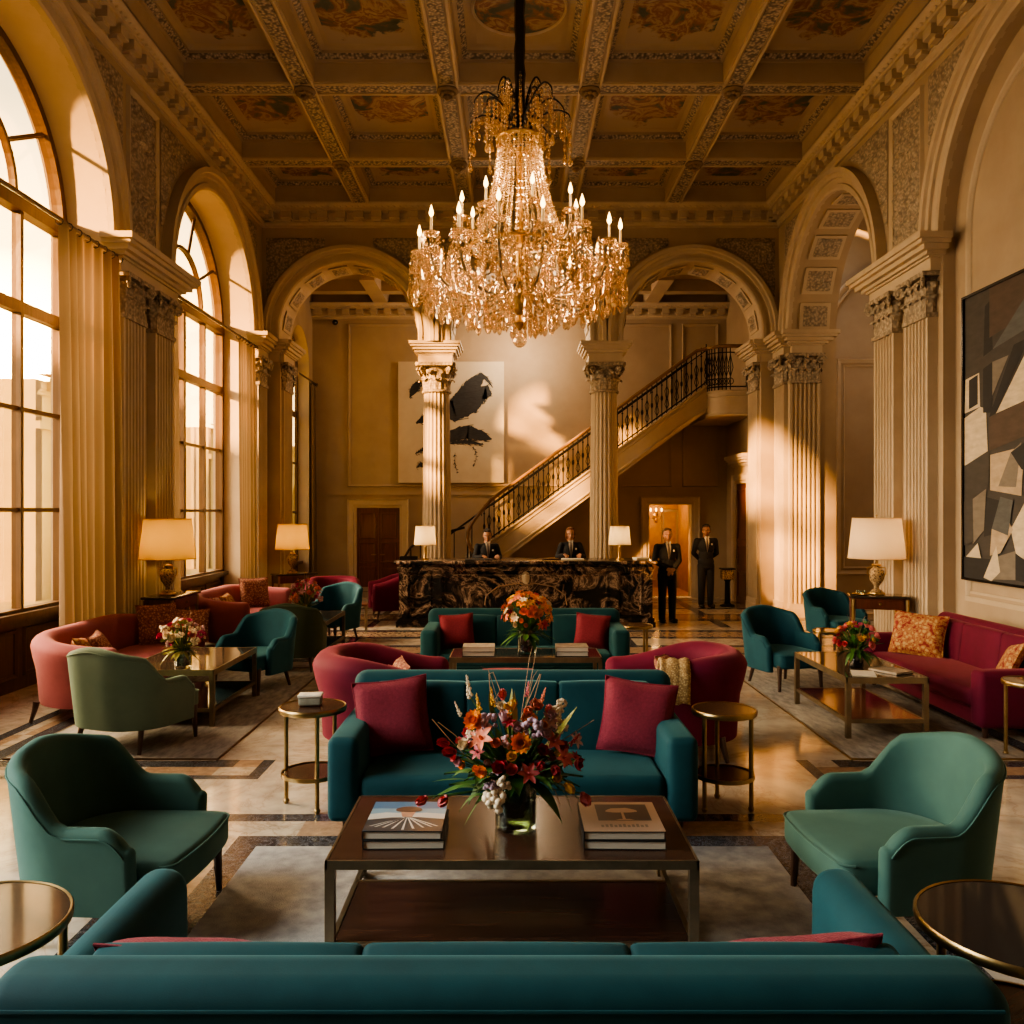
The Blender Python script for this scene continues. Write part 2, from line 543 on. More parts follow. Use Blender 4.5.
SKIN2 = mat('skin_tan', (.33, .17, .11), .5, col2=(.28, .14, .09), vscale=20, sss=.05)
SUIT = mat('navy_black_suit', (.010, .011, .016), .8, col2=(.014, .015, .021), vscale=90, bump=.1, bscale=300)
SHIRT = mat('white_shirt', (.7, .66, .6), .8)
TIE = mat('grey_tie', (.16, .13, .12), .6)
HAIRD = mat('dark_hair', (.018, .012, .010), .5, bump=.4, bscale=80)
HAIRR = mat('auburn_hair', (.16, .06, .025), .5, bump=.4, bscale=80)
HAIRB = mat('brown_hair', (.10, .055, .03), .5, bump=.4, bscale=80)
SHOE = mat('black_leather', (.01, .009, .009), .25)
FLAME = mat('candle_flame', (1, .6, .2), emis=(1, .62, .22), estr=9)
WAX = mat('ivory_candle', (.8, .62, .36), .5, emis=(1, .5, .14), estr=.25)
def fl(n, c, c2):
    c = tuple(min(.85, x * 1.3) for x in c); c2 = tuple(min(.8, x * 1.3) for x in c2)
    return mat(n, c, .6, col2=c2, vscale=30, sss=.0)
FORANGE = fl('orange_petal', (.75, .26, .02), (.6, .16, .012)); FYELLOW = fl('yellow_petal', (.65, .40, .06), (.5, .28, .03))
FPINK = fl('pink_petal', (.55, .16, .17), (.42, .08, .10)); FRED = fl('crimson_petal', (.36, .028, .04), (.24, .015, .03))
FCORAL = fl('coral_petal', (.62, .22, .12), (.5, .13, .08)); FLILAC = fl('lilac_petal', (.36, .26, .33), (.27, .18, .25))
FWHITE = fl('cream_petal', (.62, .52, .40), (.5, .4, .28)); FMAUVE = fl('dusty_mauve_petal', (.5, .32, .34), (.38, .2, .24))
FMAG = fl('magenta_petal', (.42, .04, .15), (.3, .03, .1))
# ------------------------------------------------------------------ architecture helpers
XL, XR = CX - 5.425, CX + 5.425
YA, YB = 17.85, 18.75            # the arcade wall
YH = 21.0                        # back wall of the stair hall
SPR = 5.67                       # springing of every arch
HL, HR = -4.93, 5.30             # stair hall side walls


def frame_matrix(o, u, v):
    m = Matrix.Identity(4)
    for i in range(3):
        m[i][0] = u[i]; m[i][1] = v[i]; m[i][2] = (0, 0, 1)[i]; m[i][3] = o[i]
    return m


MR = frame_matrix((XR, 0, 0), (0, 1, 0), (-1, 0, 0))
ML = frame_matrix((XL, 0, 0), (0, 1, 0), (1, 0, 0))
MA = frame_matrix((0, YA, 0), (1, 0, 0), (0, -1, 0))
MAB = frame_matrix((0, YB, 0), (1, 0, 0), (0, 1, 0))
MH = frame_matrix((0, YH, 0), (1, 0, 0), (0, -1, 0))
MHL = frame_matrix((HL, 0, 0), (0, 1, 0), (1, 0, 0))
MHR = frame_matrix((HR, 0, 0), (0, 1, 0), (-1, 0, 0))


def arch_wall(mb, M, u0, u1, z0, z1, ops, mi=0, ms=0, N=28):
    """ops: (centre, half width, springing, sill, depth, flat)"""
    cur = u0
    for (uc, hw, sp, sill, dep, flat) in sorted(ops):
        a, b = uc - hw, uc + hw
        if a > cur + 1e-4: mb.add([(cur, 0, z0), (a, 0, z0), (a, 0, z1), (cur, 0, z1)], [(0, 1, 2, 3)], False, mi, M)
        if sill > z0 + 1e-4:
            mb.add([(a, 0, z0), (b, 0, z0), (b, 0, sill), (a, 0, sill)], [(0, 1, 2, 3)], False, mi, M)
            mb.add([(a, 0, sill), (b, 0, sill), (b, -dep, sill), (a, -dep, sill)], [(0, 1, 2, 3)], False, ms, M)
        if flat: pts = [(a, sp), (b, sp)]
        else: pts = [(uc - hw * math.cos(PI * k / N), sp + hw * math.sin(PI * k / N)) for k in range(N + 1)]
        for (p, q) in zip(pts[:-1], pts[1:]):
            mb.add([(p[0], 0, p[1]), (q[0], 0, q[1]), (q[0], 0, z1), (p[0], 0, z1)], [(0, 1, 2, 3)], False, mi, M)
        path = [(a, sill)] + pts + [(b, sill)]
        vs = []
        for p in path: vs += [(p[0], 0, p[1]), (p[0], -dep, p[1])]
        mb.add(vs, [(2 * i, 2 * i + 1, 2 * i + 3, 2 * i + 2) for i in range(len(path) - 1)], True, ms, M)
        cur = b
    if cur < u1 - 1e-4: mb.add([(cur, 0, z0), (u1, 0, z0), (u1, 0, z1), (cur, 0, z1)], [(0, 1, 2, 3)], False, mi, M)


def arch_frames(uc, R, sp, zs, N=32):
    fr = []
    if zs < sp - .01: fr.append(((uc + R, 0, zs), (1, 0, 0), (0, 1, 0)))
    for k in range(N + 1):
        a = PI * k / N
        d = (math.cos(a), 0, math.sin(a))
        fr.append(((uc + R * d[0], 0, sp + R * d[2]), d, (0, 1, 0)))
    if zs < sp - .01: fr.append(((uc - R, 0, zs), (-1, 0, 0), (0, 1, 0)))
    return fr


def archivolt(mb, M, uc, R, sp, zs, w=.36):
    k = w / .36
    prof = [(0, -.02), (0, .07), (.03 * k, .09), (.10 * k, .09), (.11 * k, .06), (.19 * k, .07), (.20 * k, .11), (.26 * k, .12), (.28 * k, .16), (.36 * k, .16), (.36 * k, 0)]
    mb.sweep(prof, arch_frames(uc, R, sp, zs), M)


def pilaster(mb, M, uc, w, p, z0, z1, nfl=6):
    prof = [(uc - w / 2, -.02), (uc - w / 2, p)]
    m = .06 * w
    fw = (w - 2 * m) / nfl
    for i in range(nfl):
        c = uc - w / 2 + m + fw * (i + .5)
        for k in range(7):
            a = PI * k / 6
            prof.append((c - math.cos(a) * fw * .38, p - math.sin(a) * fw * .42))
    prof += [(uc + w / 2, p), (uc + w / 2, -.02)]
    mb.sweep(prof, [((0, 0, z0 + .25), (1, 0, 0), (0, 1, 0)), ((0, 0, z1), (1, 0, 0), (0, 1, 0))], M)
    mb.bx(uc - w / 2 - .04, uc + w / 2 + .04, -.02, p + .04, z0, z0 + .16, M)
    mb.bx(uc - w / 2 - .02, uc + w / 2 + .02, -.02, p + .02, z0 + .16, z0 + .27, M)


def leaf_shape(mb, M, b, out, side, w, h, curl, mi=0):
    b, out, side = Vector(b), Vector(out), Vector(side)
    prof = [(0, 0), (.02, .25), (.03, .5), (.06, .72), (.16, .9), (.30, .98), (.40, .90), (.40, .78)]
    n = len(prof)

    def fn(u, v):
        i = min(n - 2, int(v * (n - 1))); t = v * (n - 1) - i
        o = prof[i][0] * (1 - t) + prof[i + 1][0] * t
        z = prof[i][1] * (1 - t) + prof[i + 1][1] * t
        s = (u - .5) * 2
        ww = w * (.55 + .5 * math.sin(min(1, v * 1.15) * PI * .62)) * (1 - .75 * max(0, v - .72) / .28) * (1 + .14 * math.sin(v * 22))
        return b + out * (o * curl + .018 * (1 - abs(s)) - .012 * abs(s)) + side * (s * ww / 2) + Vector((0, 0, z * h))
    mb.grid(fn, 6, 14, M, mi)


def volute(mb, M, c, d, r, th, flip=1, mi=0):
    c, d = Vector(c), Vector(d)
    pts, rs = [], []
    for k in range(27):
        a = k / 26 * 2 * PI * 1.75
        rr = r * (1 - .75 * k / 26)
        pts.append(c + d * (math.cos(a) * rr * flip) + Vector((0, 0, math.sin(a) * rr)))
        rs.append(th * (1 - .35 * k / 26))
    mb.tube(pts, rs, 6, M, mi)
    mb.ell(tuple(c), th * 1.4, 8, M, mi)


def pil_capital(mb, M, uc, w, p, z0, h):
    mb.bx(uc - w / 2 - .02, uc + w / 2 + .02, -.02, p + .03, z0 - .01, z0 + .05, M)
    mb.bx(uc - w / 2 + .02, uc + w / 2 - .02, -.02, p + .01, z0, z0 + h * .92, M)
    n = 4
    for row, (k, hh, cu) in enumerate([(n, .42, .20), (n - 1, .72, .24)]):
        for i in range(k):
            u = uc + (i - (k - 1) / 2) * w / n
            leaf_shape(mb, M, (u, p, z0 + .04), (0, 1, 0), (1, 0, 0), w / n * 1.05, h * hh, cu)
        for s in (-1, 1):
            leaf_shape(mb, M, (uc + s * (w / 2 - .01), p * .5, z0 + .04), (s, 0, 0), (0, 1, 0), w / n, h * hh, cu * .8)
    for s in (-1, 1):
        volute(mb, M, (uc + s * (w / 2 + .0), p + .07, z0 + h * .78), (s, .35, 0), .085, .026)
        volute(mb, M, (uc + s * w * .17, p + .05, z0 + h * .76), (s, .1, 0), .05, .017)
    mb.ell((uc, p + .08, z0 + h * .9), .05, 8, M)
    mb.bx(uc - w / 2 - .07, uc + w / 2 + .07, -.02, p + .10, z0 + h * .90, z0 + h, M)


def block(mb, M, u0, u1, p, z0, z1, over=.28):
    """entablature block over a pier with a stepped projecting cornice"""
    h = z1 - z0
    for (e, a, b) in [(.0, 0, .38), (.04, .38, .44), (over * .35, .44, .55), (over * .62, .55, .70), (over * .85, .70, .82), (over, .82, 1.0)]:
        mb.bx(u0 - e, u1 + e, -.02, p + e, z0 + h * a, z0 + h * b, M)


def ornament(u, z, seed):
    p = Vector((u * 5.2, z * 4.2, seed))
    d = Vector((noise.noise(p * .7), noise.noise(p * .7 + Vector((9, 3, 1))), 0))
    q = p + d * 1.6
    r = 1 - abs(noise.noise(q * 1.2)) * 3.2
    e = 1 - abs(noise.noise(q * 2.6 + Vector((4, 7, 2)))) * 3
    return max(0, r) * .75 + max(0, e) * .35


def relief(mb, M, u0, u1, z0, z1, amp, seed, keep=None, v0=.0, mi=0, res=.035):
    nu, nv = max(6, int((u1 - u0) / res)), max(6, int((z1 - z0) / res))
    uc = (u0 + u1) / 2

    def fn(a, b):
        u, z = u0 + (u1 - u0) * a, z0 + (z1 - z0) * b
        e = min(1, a * nu / 1.5, (1 - a) * nu / 1.5, b * nv / 1.5, (1 - b) * nv / 1.5)
        return (u, v0 + e * amp * ornament(abs(u - uc), z, seed), z)
    k2 = None
    if keep: k2 = lambda a, b: keep(u0 + (u1 - u0) * a, z0 + (z1 - z0) * b)
    mb.grid(fn, nu, nv, M, mi, True, k2)


def rect_mould(mb, M, u0, u1, z0, z1, w=.06, p=.03):
    prof = [(0, 0), (.25 * w, p), (.6 * w, p * .7), (w, p * .5), (w, 0)]
    fr = [((u0, 0, z0), (1, 0, 1), (0, 1, 0)), ((u1, 0, z0), (-1, 0, 1), (0, 1, 0)), ((u1, 0, z1), (-1, 0, -1), (0, 1, 0)), ((u0, 0, z1), (1, 0, -1), (0, 1, 0))]
    mb.sweep(prof, fr, M, loop=True)


def cornice(mb, M, u0, u1, z, k=1.0, step=.37):
    prof = [(0, 0), (.04, .0), (.04, .05), (.09, .09), (.09, .13), (.12, .13), (.12, .27), (.30, .28), (.30, .33), (.34, .36), (.38, .41), (.38, .44), (0, .44)]
    prof = [(a * k, b * k) for a, b in prof]
    mb.sweep(prof, [((u0, 0, z), (0, 1, 0), (0, 0, 1)), ((u1, 0, z), (0, 1, 0), (0, 0, 1))], M)
    n = int((u1 - u0) / step)
    for i in range(n):
        u = u0 + (i + .5) * (u1 - u0) / n
        mb.bx(u - .11 * k, u + .11 * k, .10 * k, .27 * k, z + .14 * k, z + .275 * k, M)
        mb.bx(u - .085 * k, u + .085 * k, .10 * k, .20 * k, z + .09 * k, z + .14 * k, M)
    n = int((u1 - u0) / (step / 3))
    for i in range(n):
        u = u0 + (i + .5) * (u1 - u0) / n
        mb.ell((u, .31 * k, z + .345 * k), (.035 * k, .03 * k, .022 * k), 6, M)


def window_unit(name, M, uc, hw, sp, sill, dep, label, panel=True, zb=0, fine=1.0):
    """arched window: oak frame, fan light, one glass mesh, dark panelled apron"""
    root = bpy.data.objects.new(name, None); COL.objects.link(root); root['kind'] = 'structure'; root['label'] = label
    mb = MB(); v = -dep
    fw = .10 * fine

    def bar(u0, u1, z0, z1, t=.09):
        if fine < 1: t *= .35
        mb.bx(u0, u1, v - t / 2, v + t / 2, z0, z1, M)
    rd = .07 if fine >= 1 else .03
    rect = [(-fw, -rd), (0, -rd), (0, rd), (-fw, rd)]
    MV = M @ T(0, v, 0)
    mb.sweep(rect, arch_frames(uc, hw, sp, zb, 32), MV, closedp=True)
    bar(uc - hw, uc + hw, sp - .02, sp + .2 * fine, .16)           # transom
    bar(uc - hw, uc + hw, sill - .08, sill + .08, .14)
    zh = sill + (sp - sill) * .76
    bar(uc - hw, uc + hw, zh - .07, zh + .07, .12)
    for t in (.26, .51): bar(uc - hw, uc + hw, sill + (sp - sill) * t - .025, sill + (sp - sill) * t + .025, .06)
    for k in ((-.5, 0, .5) if fine >= 1 else (0,)):
        t = .055 if k == 0 else .032
        bar(uc + k * hw - t * fine, uc + k * hw + t * fine, sill, sp, .11)
    r1 = hw * .46
    mb.sweep([(-.03, -.04), (.03, -.04), (.03, .04), (-.03, .04)], arch_frames(uc, r1, sp + .18, sp, 20), MV, closedp=True)
    for a in (PI * .2, PI * .4, PI * .6, PI * .8):
        d = Vector((math.cos(a), 0, math.sin(a)))
        mb.tube([Vector((uc, v, sp + .18)) + d * r1, Vector((uc, v, sp)) + d * (hw - .05)], .032 * fine, 4, M, smooth=False)
    mb.build('window_frame', WOODD, root)
    g = MB()
    pts = [(uc - hw, sill)] + [(uc - hw * math.cos(PI * k / 24), sp + hw * math.sin(PI * k / 24)) for k in range(25)] + [(uc + hw, sill)]
    g.add([(p[0], v, p[1]) for p in pts], [tuple(range(len(pts)))], False, 0, M)
    g.build('glass', PANE, root, normals=False)
    if panel and sill > zb + .2:
        p = MB()
        p.bx(uc - hw, uc + hw, v - .04, v + .02, zb, sill, M)
        for k in range(4):
            a = uc - hw + hw * .5 * k
            rect_mould(p, M @ T(0, v + .02, 0), a + .07, a + hw * .5 - .07, zb + .15, sill - .15, .05, .03)
        p.bx(uc - hw, uc + hw, v - .02, v + .16, sill - .03, sill + .04, M)
        p.build('apron_panel', WOODD, root)
    return root


# ------------------------------------------------------------------ the hall itself
BAYS = [15.05, 9.05, 3.05]  # nearest bay is out of view, its window added as front fill
RA = 2.0
ZC = 8.06                       # underside of the cornice
# floor: one slab, inlaid bands by position
def ring(x, y, x0, x1, y0, y1): return max(x0 - x, x - x1, y0 - y, y - y1)


def floor_kind(x, y):
    d = ring(x, y, -1.57, 1.57, 2.0, 5.31)
    if 0 <= d < .2 or .46 <= d < .6: return 1
    if .2 <= d < .46: return 2 if (int((x + 20) / .6) + int((y + 20) / .6)) % 2 else 3
    for (x0, x1, y1, sg) in ((-4.3, -2.5, 11.4, -1), (2.88, 4.45, 11.4, 1)):
        d = ring(x, y, x0, x1, 7.2, y1)
        near = y < 7.2 or (x < x0 if sg < 0 else x > x1)
        if near and d >= 0:
            if .03 < d < .2 or .42 < d < .52: return 1
            if .2 < d < .42: return 2 if (int((x + 20) / .55) + int((y + 20) / .55)) % 2 else 3
    if y > 11.9:
        for (a, b, k) in ((11.9, 12.15, 1), (12.5, 12.65, 1), (12.65, 13.2, 2), (13.2, 13.4, 1), (14.1, 14.3, 1), (14.3, 14.9, 2), (14.9, 15.1, 1), (15.1, 15.45, 3), (16.4, 16.65, 1), (16.65, 17.3, 2), (17.3, 17.5, 1), (18.4, 18.6, 1), (19.5, 19.8, 2), (20.2, 20.4, 1)):
            if a <= y < b: return k
        if abs(x - 1.9) < .07 or abs(x + 2.6) < .07 or abs(x - 3.9) < .06: return 1
        return 3
    return 0


xs = sorted(set([-7.0, 11.0] + [round(-7 + .1 * i, 3) for i in range(181)] + [round(s * v, 3) for s in (-1, 1) for v in (1.57, 1.77, 2.03, 2.17)] +
                [-4.3, -2.5, 2.88, 4.45, -4.33, -4.82, 4.48, 4.65, 4.87, 4.97, 1.83, 1.97, -2.53, -2.67]))
ys = sorted(set([round(-4 + .1 * i, 3) for i in range(251)] + [5.31, 5.51, 5.77, 5.91, 7.2, 7.17, 6.78, 6.68, 12.15, 12.65, 15.45, 16.65]))
mb = MB()
kinds = {}
vid = {}
fv, ff, fm = [], [], []
def fvid(x, y):
    if (x, y) not in vid: vid[(x, y)] = len(fv); fv.append((x, y, 0))
    return vid[(x, y)]
for y0, y1 in zip(ys[:-1], ys[1:]):
    run = None
    for x0, x1 in zip(xs[:-1], xs[1:]):
        k = floor_kind((x0 + x1) / 2, (y0 + y1) / 2)
        if run and run[2] == k: run[1] = x1
        else:
            if run: ff.append((fvid(run[0], y0), fvid(run[1], y0), fvid(run[1], y1), fvid(run[0], y1))); fm.append(run[2])
            run = [x0, x1, k]
    ff.append((fvid(run[0], y0), fvid(run[1], y0), fvid(run[1], y1), fvid(run[0], y1))); fm.append(run[2])
mb.v, mb.f, mb.m, mb.s = fv, ff, fm, [False] * len(ff)
struct('floor', mb, [FCREAM, FDARK, FPEACH, FPALE], 'polished marble floor of cream slabs with dark and peach inlaid bands')

# --- side walls
def side_wall(name, M, left):
    mb = MB()
    ops = [(b, RA, SPR, 0, .75 if left else (.9 if b == 15.05 else .16), False) for b in BAYS]
    arch_wall(mb, M, -4.2, YA + .1, 0, 8.55, ops, 0, 1)
    w = struct(name, mb, [PLAS, REVL if left else PLAS], ('warm plaster wall on the window side with tall arched openings' if left else 'warm plaster wall opposite the windows with arches and fluted piers'))
    for b in BAYS:
        mb = MB(); archivolt(mb, M, b, RA, SPR, SPR, .36); mb.build('archivolt', TRIM, w)
    piers = [12.05, 6.05] if not left else [12.05, 6.05]
    for pc in piers:
        for o in (-.52, .48):
            mb = MB(); pilaster(mb, M, pc + o, .66, .13, 0, 4.70, 6); p = mb.build('pilaster', TRIM, w)
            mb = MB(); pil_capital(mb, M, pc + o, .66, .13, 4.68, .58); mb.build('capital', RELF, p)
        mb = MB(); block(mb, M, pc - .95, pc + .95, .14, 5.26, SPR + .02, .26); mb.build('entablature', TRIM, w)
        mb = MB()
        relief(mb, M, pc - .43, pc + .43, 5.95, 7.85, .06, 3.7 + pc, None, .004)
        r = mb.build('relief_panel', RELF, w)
        mb = MB(); rect_mould(mb, M, pc - .5, pc + .5, 5.88, 7.92, .09, .05); mb.build('panel_moulding', TRIM, r)
    for b in BAYS[:2]:
        for sgn in (-1, 1):
            ue = b + sgn * 2.38
            u0, u1 = sorted((b + sgn * .55, ue))
            mb = MB()
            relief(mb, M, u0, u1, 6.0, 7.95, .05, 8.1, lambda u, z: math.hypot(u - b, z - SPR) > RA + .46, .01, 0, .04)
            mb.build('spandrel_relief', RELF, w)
    mb = MB(); cornice(mb, M, -4.2, YA, ZC); mb.build('cornice', TRIM, w)
    if not left:      # carved soffit panels of the open arch
        for k in range(9):
            mb = MB()
            a = PI * (k + .5) / 9
            m2 = M @ T(15.05, 0, SPR) @ RY(-(a - PI / 2)) @ T(0, -.45, RA - .015) @ RX(PI)
            mb.bx(-.26, .26, -.30, .30, 0, .03, m2)
            for (q, d) in (((-.22, .22, -.26, .26), .05),):
                relief(mb, m2 @ frame_matrix((0, 0, .03), (1, 0, 0), (0, 0, 1)) if False else m2 @ Matrix(((1, 0, 0, 0), (0, 0, 1, 0), (0, 1, 0, .03), (0, 0, 0, 1))), -.2, .2, -.24, .24, .04, k * 2.3, None, 0, 1, .03)
            mb.build('soffit_panel', [TRIM, RELF], w)
    return w


wl = side_wall('wall_left', ML, True)
wr = side_wall('wall_right', MR, False)
# blind recess with its panel mouldings behind the near right arches
mb = MB()
for b in BAYS[1:]:
    mb.add([(b - RA, -.16, 0), (b + RA, -.16, 0), (b + RA, -.16, 7.8), (b - RA, -.16, 7.8)], [(0, 1, 2, 3)], False, 0, MR)
o = mb.build('blind_recess', PLAS, wr)
for b in BAYS[1:]:
    mb = MB()
    M2 = MR @ T(0, -.16, 0)
    for (r, zb0, w_) in ((1.72, .98, .06), (1.62, 1.08, .03)):
        mb.sweep([(0, 0), (-w_ * .3, .03), (-w_ * .7, .02), (-w_, 0)], arch_frames(b, r, 5.62, zb0), M2)
        mb.bx(b - r, b + r, 0, .025, zb0, zb0 + w_, M2)
    mb.bx(b - RA, b + RA, 0, .04, 0, .22, M2)
    mb.build('panel_moulding', TRIM, wr)

# fluted pilaster on the far jamb of the open right arch, facing the room
MJ = frame_matrix((0, 17.05, 0), (1, 0, 0), (0, -1, 0))
mb = MB(); pilaster(mb, MJ, XR + .24, .60, .10, 0, 4.70, 6); p = mb.build('pilaster', TRIM, wr)
mb = MB(); pil_capital(mb, MJ, XR + .24, .60, .10, 4.68, .58); mb.build('capital', RELF, p)
mb = MB(); block(mb, MJ, XR - .02, XR + .58, .11, 5.26, SPR + .02, .26); mb.build('entablature', TRIM, wr)
for (M, w) in ((MR, wr), (ML, wl)):
    mb = MB(); pilaster(mb, M, 17.45, .62, .13, 0, 4.70, 6); p = mb.build('pilaster', TRIM, w)
    mb = MB(); pil_capital(mb, M, 17.45, .62, .13, 4.68, .58); mb.build('capital', RELF, p)
    mb = MB(); block(mb, M, 17.1, 18.7, .14, 5.26, SPR + .02, .26); mb.build('entablature', TRIM, w)

# side passage beyond the open right arch
mb = MB()
for (a, b, c, d) in [((6.5, 18.3), (10.5, 18.3), 0, 8.5), ((10.5, 18.3), (10.5, 11.0), 0, 8.5), ((10.5, 11.0), (6.5, 11.0), 0, 8.5)]:
    mb.add([(a[0], a[1], c), (b[0], b[1], c), (b[0], b[1], d), (a[0], a[1], d)], [(0, 1, 2, 3)], False)
mb.add([(6.5, 11, 8.5), (10.5, 11, 8.5), (10.5, 18.3, 8.5), (6.5, 18.3, 8.5)], [(0, 1, 2, 3)], False)
mb.add([(6.5, 11, 0), (6.5, 13.05, 0), (6.5, 13.05, 8.5), (6.5, 11, 8.5)], [(0, 1, 2, 3)], False)
pw = struct('wall_passage', mb, PLAS, 'plain plaster walls of the side passage beyond the open arch')
MP = frame_matrix((0, 18.3, 0), (1, 0, 0), (0, -1, 0))
mb = MB(); rect_mould(mb, MP, 6.98, 9.6, .75, 5.4, .09, .05); rect_mould(mb, MP, 7.12, 9.46, .89, 5.26, .04, .03)
archivolt(mb, MP, 8.5, 1.75, 5.6, 5.6, .2); mb.bx(6.5, 10.5, 0, .05, 0, .24, MP); mb.build('panel_moulding', TRIM, pw)

# --- arcade wall between hall and stair hall
ARC = [(CX - 3.6, 1.45), (CX, 1.45), (CX + 3.6, 1.45)]
AS = 5.88
mb = MB()
arch_wall(mb, MA, XL - .1, XR + .9, SPR, 8.55, [(c, r, AS, SPR, YB - YA, False) for c, r in ARC], 0, 1)
arch_wall(mb, MAB, XL - .1, XR + .9, SPR, 8.55, [(c, r, AS, SPR, .02, False) for c, r in ARC], 0, 1)
mb.bx(XL - .1, CX - 5.05, YA, YB, 0, SPR)
mb.bx(CX + 5.05, XR + .05, YA, YB, 0, SPR)
wa = struct('wall_arcade', mb, [PLAS, TRIM], 'carved triple arcade between the lobby and the stair hall')
for c, r in ARC:
    mb = MB(); archivolt(mb, MA, c, r, AS, SPR, .34); mb.build('archivolt', TRIM, wa)
    for k in range(8):
        mb = MB()
        a = PI * (k + .5) / 8
        m2 = T(c, 0, AS) @ RY(-(a - PI / 2)) @ T(0, (YA + YB) / 2, r - .02) @ RX(PI)
        mb.bx(-.21, .21, -.3, .3, 0, .02, m2)
        relief(mb, m2 @ Matrix(((1, 0, 0, 0), (0, 0, 1, 0), (0, 1, 0, .02), (0, 0, 0, 1))), -.15, .15, -.22, .22, .04, k * 1.3, None, 0, 1, .03)
        mb.build('soffit_panel', [TRIM, RELF], wa)
    for s in (-1, 1):
        u0, u1 = sorted((c + s * .5, c + s * 1.74))
        mb = MB(); relief(mb, MA, u0, u1, 6.5, 7.85, .045, 5.5, lambda u, z: math.hypot(u - c, z - AS) > r + .42, .01, 0, .04)
        mb.build('spandrel_relief', RELF, wa)
mb = MB(); cornice(mb, MA, XL, XR, ZC); mb.build('cornice', TRIM, wa)
for s in (-1, 1):
    mb = MB(); block(mb, MA, *sorted((CX + s * 5.05, CX + s * 5.42)), .02, 5.26, SPR + .02, .22)
    mb.build('entablature', TRIM, wa)
    ME = frame_matrix((CX + s * 5.05, 0, 0), (0, 1, 0), (-s, 0, 0))
    mb = MB(); pilaster(mb, ME, 18.3, .66, .06, 0, 4.7, 6); p = mb.build('pilaster', TRIM, wa)
    mb = MB(); pil_capital(mb, ME, 18.3, .66, .06, 4.68, .58); mb.build('capital', RELF, p)
    mb = MB(); block(mb, ME, 17.87, 18.73, .08, 5.26, SPR + .02, .2); mb.build('entablature', TRIM, wa)


def column(x, y, label):
    root = bpy.data.objects.new('column', None); COL.objects.link(root); root.location = (x, y, 0); root['kind'] = 'structure'; root['label'] = label
    R = .31
    mb = MB(); N = 20
    vs = []; zz = [.36, .8, 1.6, 2.4, 3.2, 4.0, 4.66]
    per = 6
    for z in zz:
        t = (z - .36) / 4.3
        rr = R * (1 - .12 * t * t)
        for k in range(N * per):
            a = 2 * PI * k / (N * per); ph = (k % per) / per
            r = rr * (1 - .085 * math.sin(PI * min(1, max(0, (ph - .12) / .76))))
            vs.append((r * math.cos(a), r * math.sin(a), z))
    n = N * per
    mb.add(vs, [(i * n + k, i * n + (k + 1) % n, (i + 1) * n + (k + 1) % n, (i + 1) * n + k) for i in range(len(zz) - 1) for k in range(n)], True)
    mb.build('shaft', TRIM, root, angle=25)
    mb = MB(); mb.box((0, 0, .07), (.86, .86, .14))
    mb.lathe([(.42, .14), (.43, .18), (.42, .23), (.37, .25), (.36, .28), (.39, .31), (.38, .34), (.32, .37)], 32)
    mb.build('base', TRIM, root)
    mb = MB(); z0, h = 4.66, .60
    mb.lathe([(.30, z0 - .02), (.32, z0), (.32, z0 + .03), (.27, z0 + .05), (.27, z0 + .3), (.30, z0 + .45), (.38, z0 + .54)], 28)
    for (k, hh, cu, off) in ((8, .42, .26, 0), (8, .72, .30, .5)):
        for i in range(k):
            a = 2 * PI * (i + off) / k
            leaf_shape(mb, None, (math.cos(a) * .275, math.sin(a) * .275, z0 + .03), (math.cos(a), math.sin(a), 0), (-math.sin(a), math.cos(a), 0), .2, h * hh, cu)
    for i in range(4):
        a = PI / 4 + i * PI / 2
        for s in (-1, 1):
            b = a + s * .12
            volute(mb, None, (math.cos(b) * .42, math.sin(b) * .42, z0 + .43), (math.cos(a), math.sin(a), 0), .085, .026)
    poly = []
    for i in range(4):
        a = PI / 4 + i * PI / 2
        for d, r in ((-.08, .56), (.08, .56), (.4, .45), (.785, .41), (1.17, .45)):
            poly.append((math.cos(a + d) * r, math.sin(a + d) * r))
    mb.prism(poly, z0 + .53, z0 + .60)
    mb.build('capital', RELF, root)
    mb = MB()
    for (e, a, b) in ((.36, 5.26, 5.42), (.38, 5.42, 5.46), (.43, 5.46, 5.52), (.47, 5.52, 5.58), (.51, 5.58, 5.63), (.54, 5.63, 5.69)):
        mb.box((0, 0, (a + b) / 2), (2 * e, 2 * e, b - a))
    mb.build('entablature', TRIM, root)
    return root


column(CX - 1.8, 18.3, 'fluted stone column nearest the large black and white canvas')
column(CX + 1.8, 18.3, 'fluted stone column standing in front of the sweeping staircase')

BOSS = mat('dark_boss_stone', (.22, .15, .09), .6, bump=.4, bscale=40)
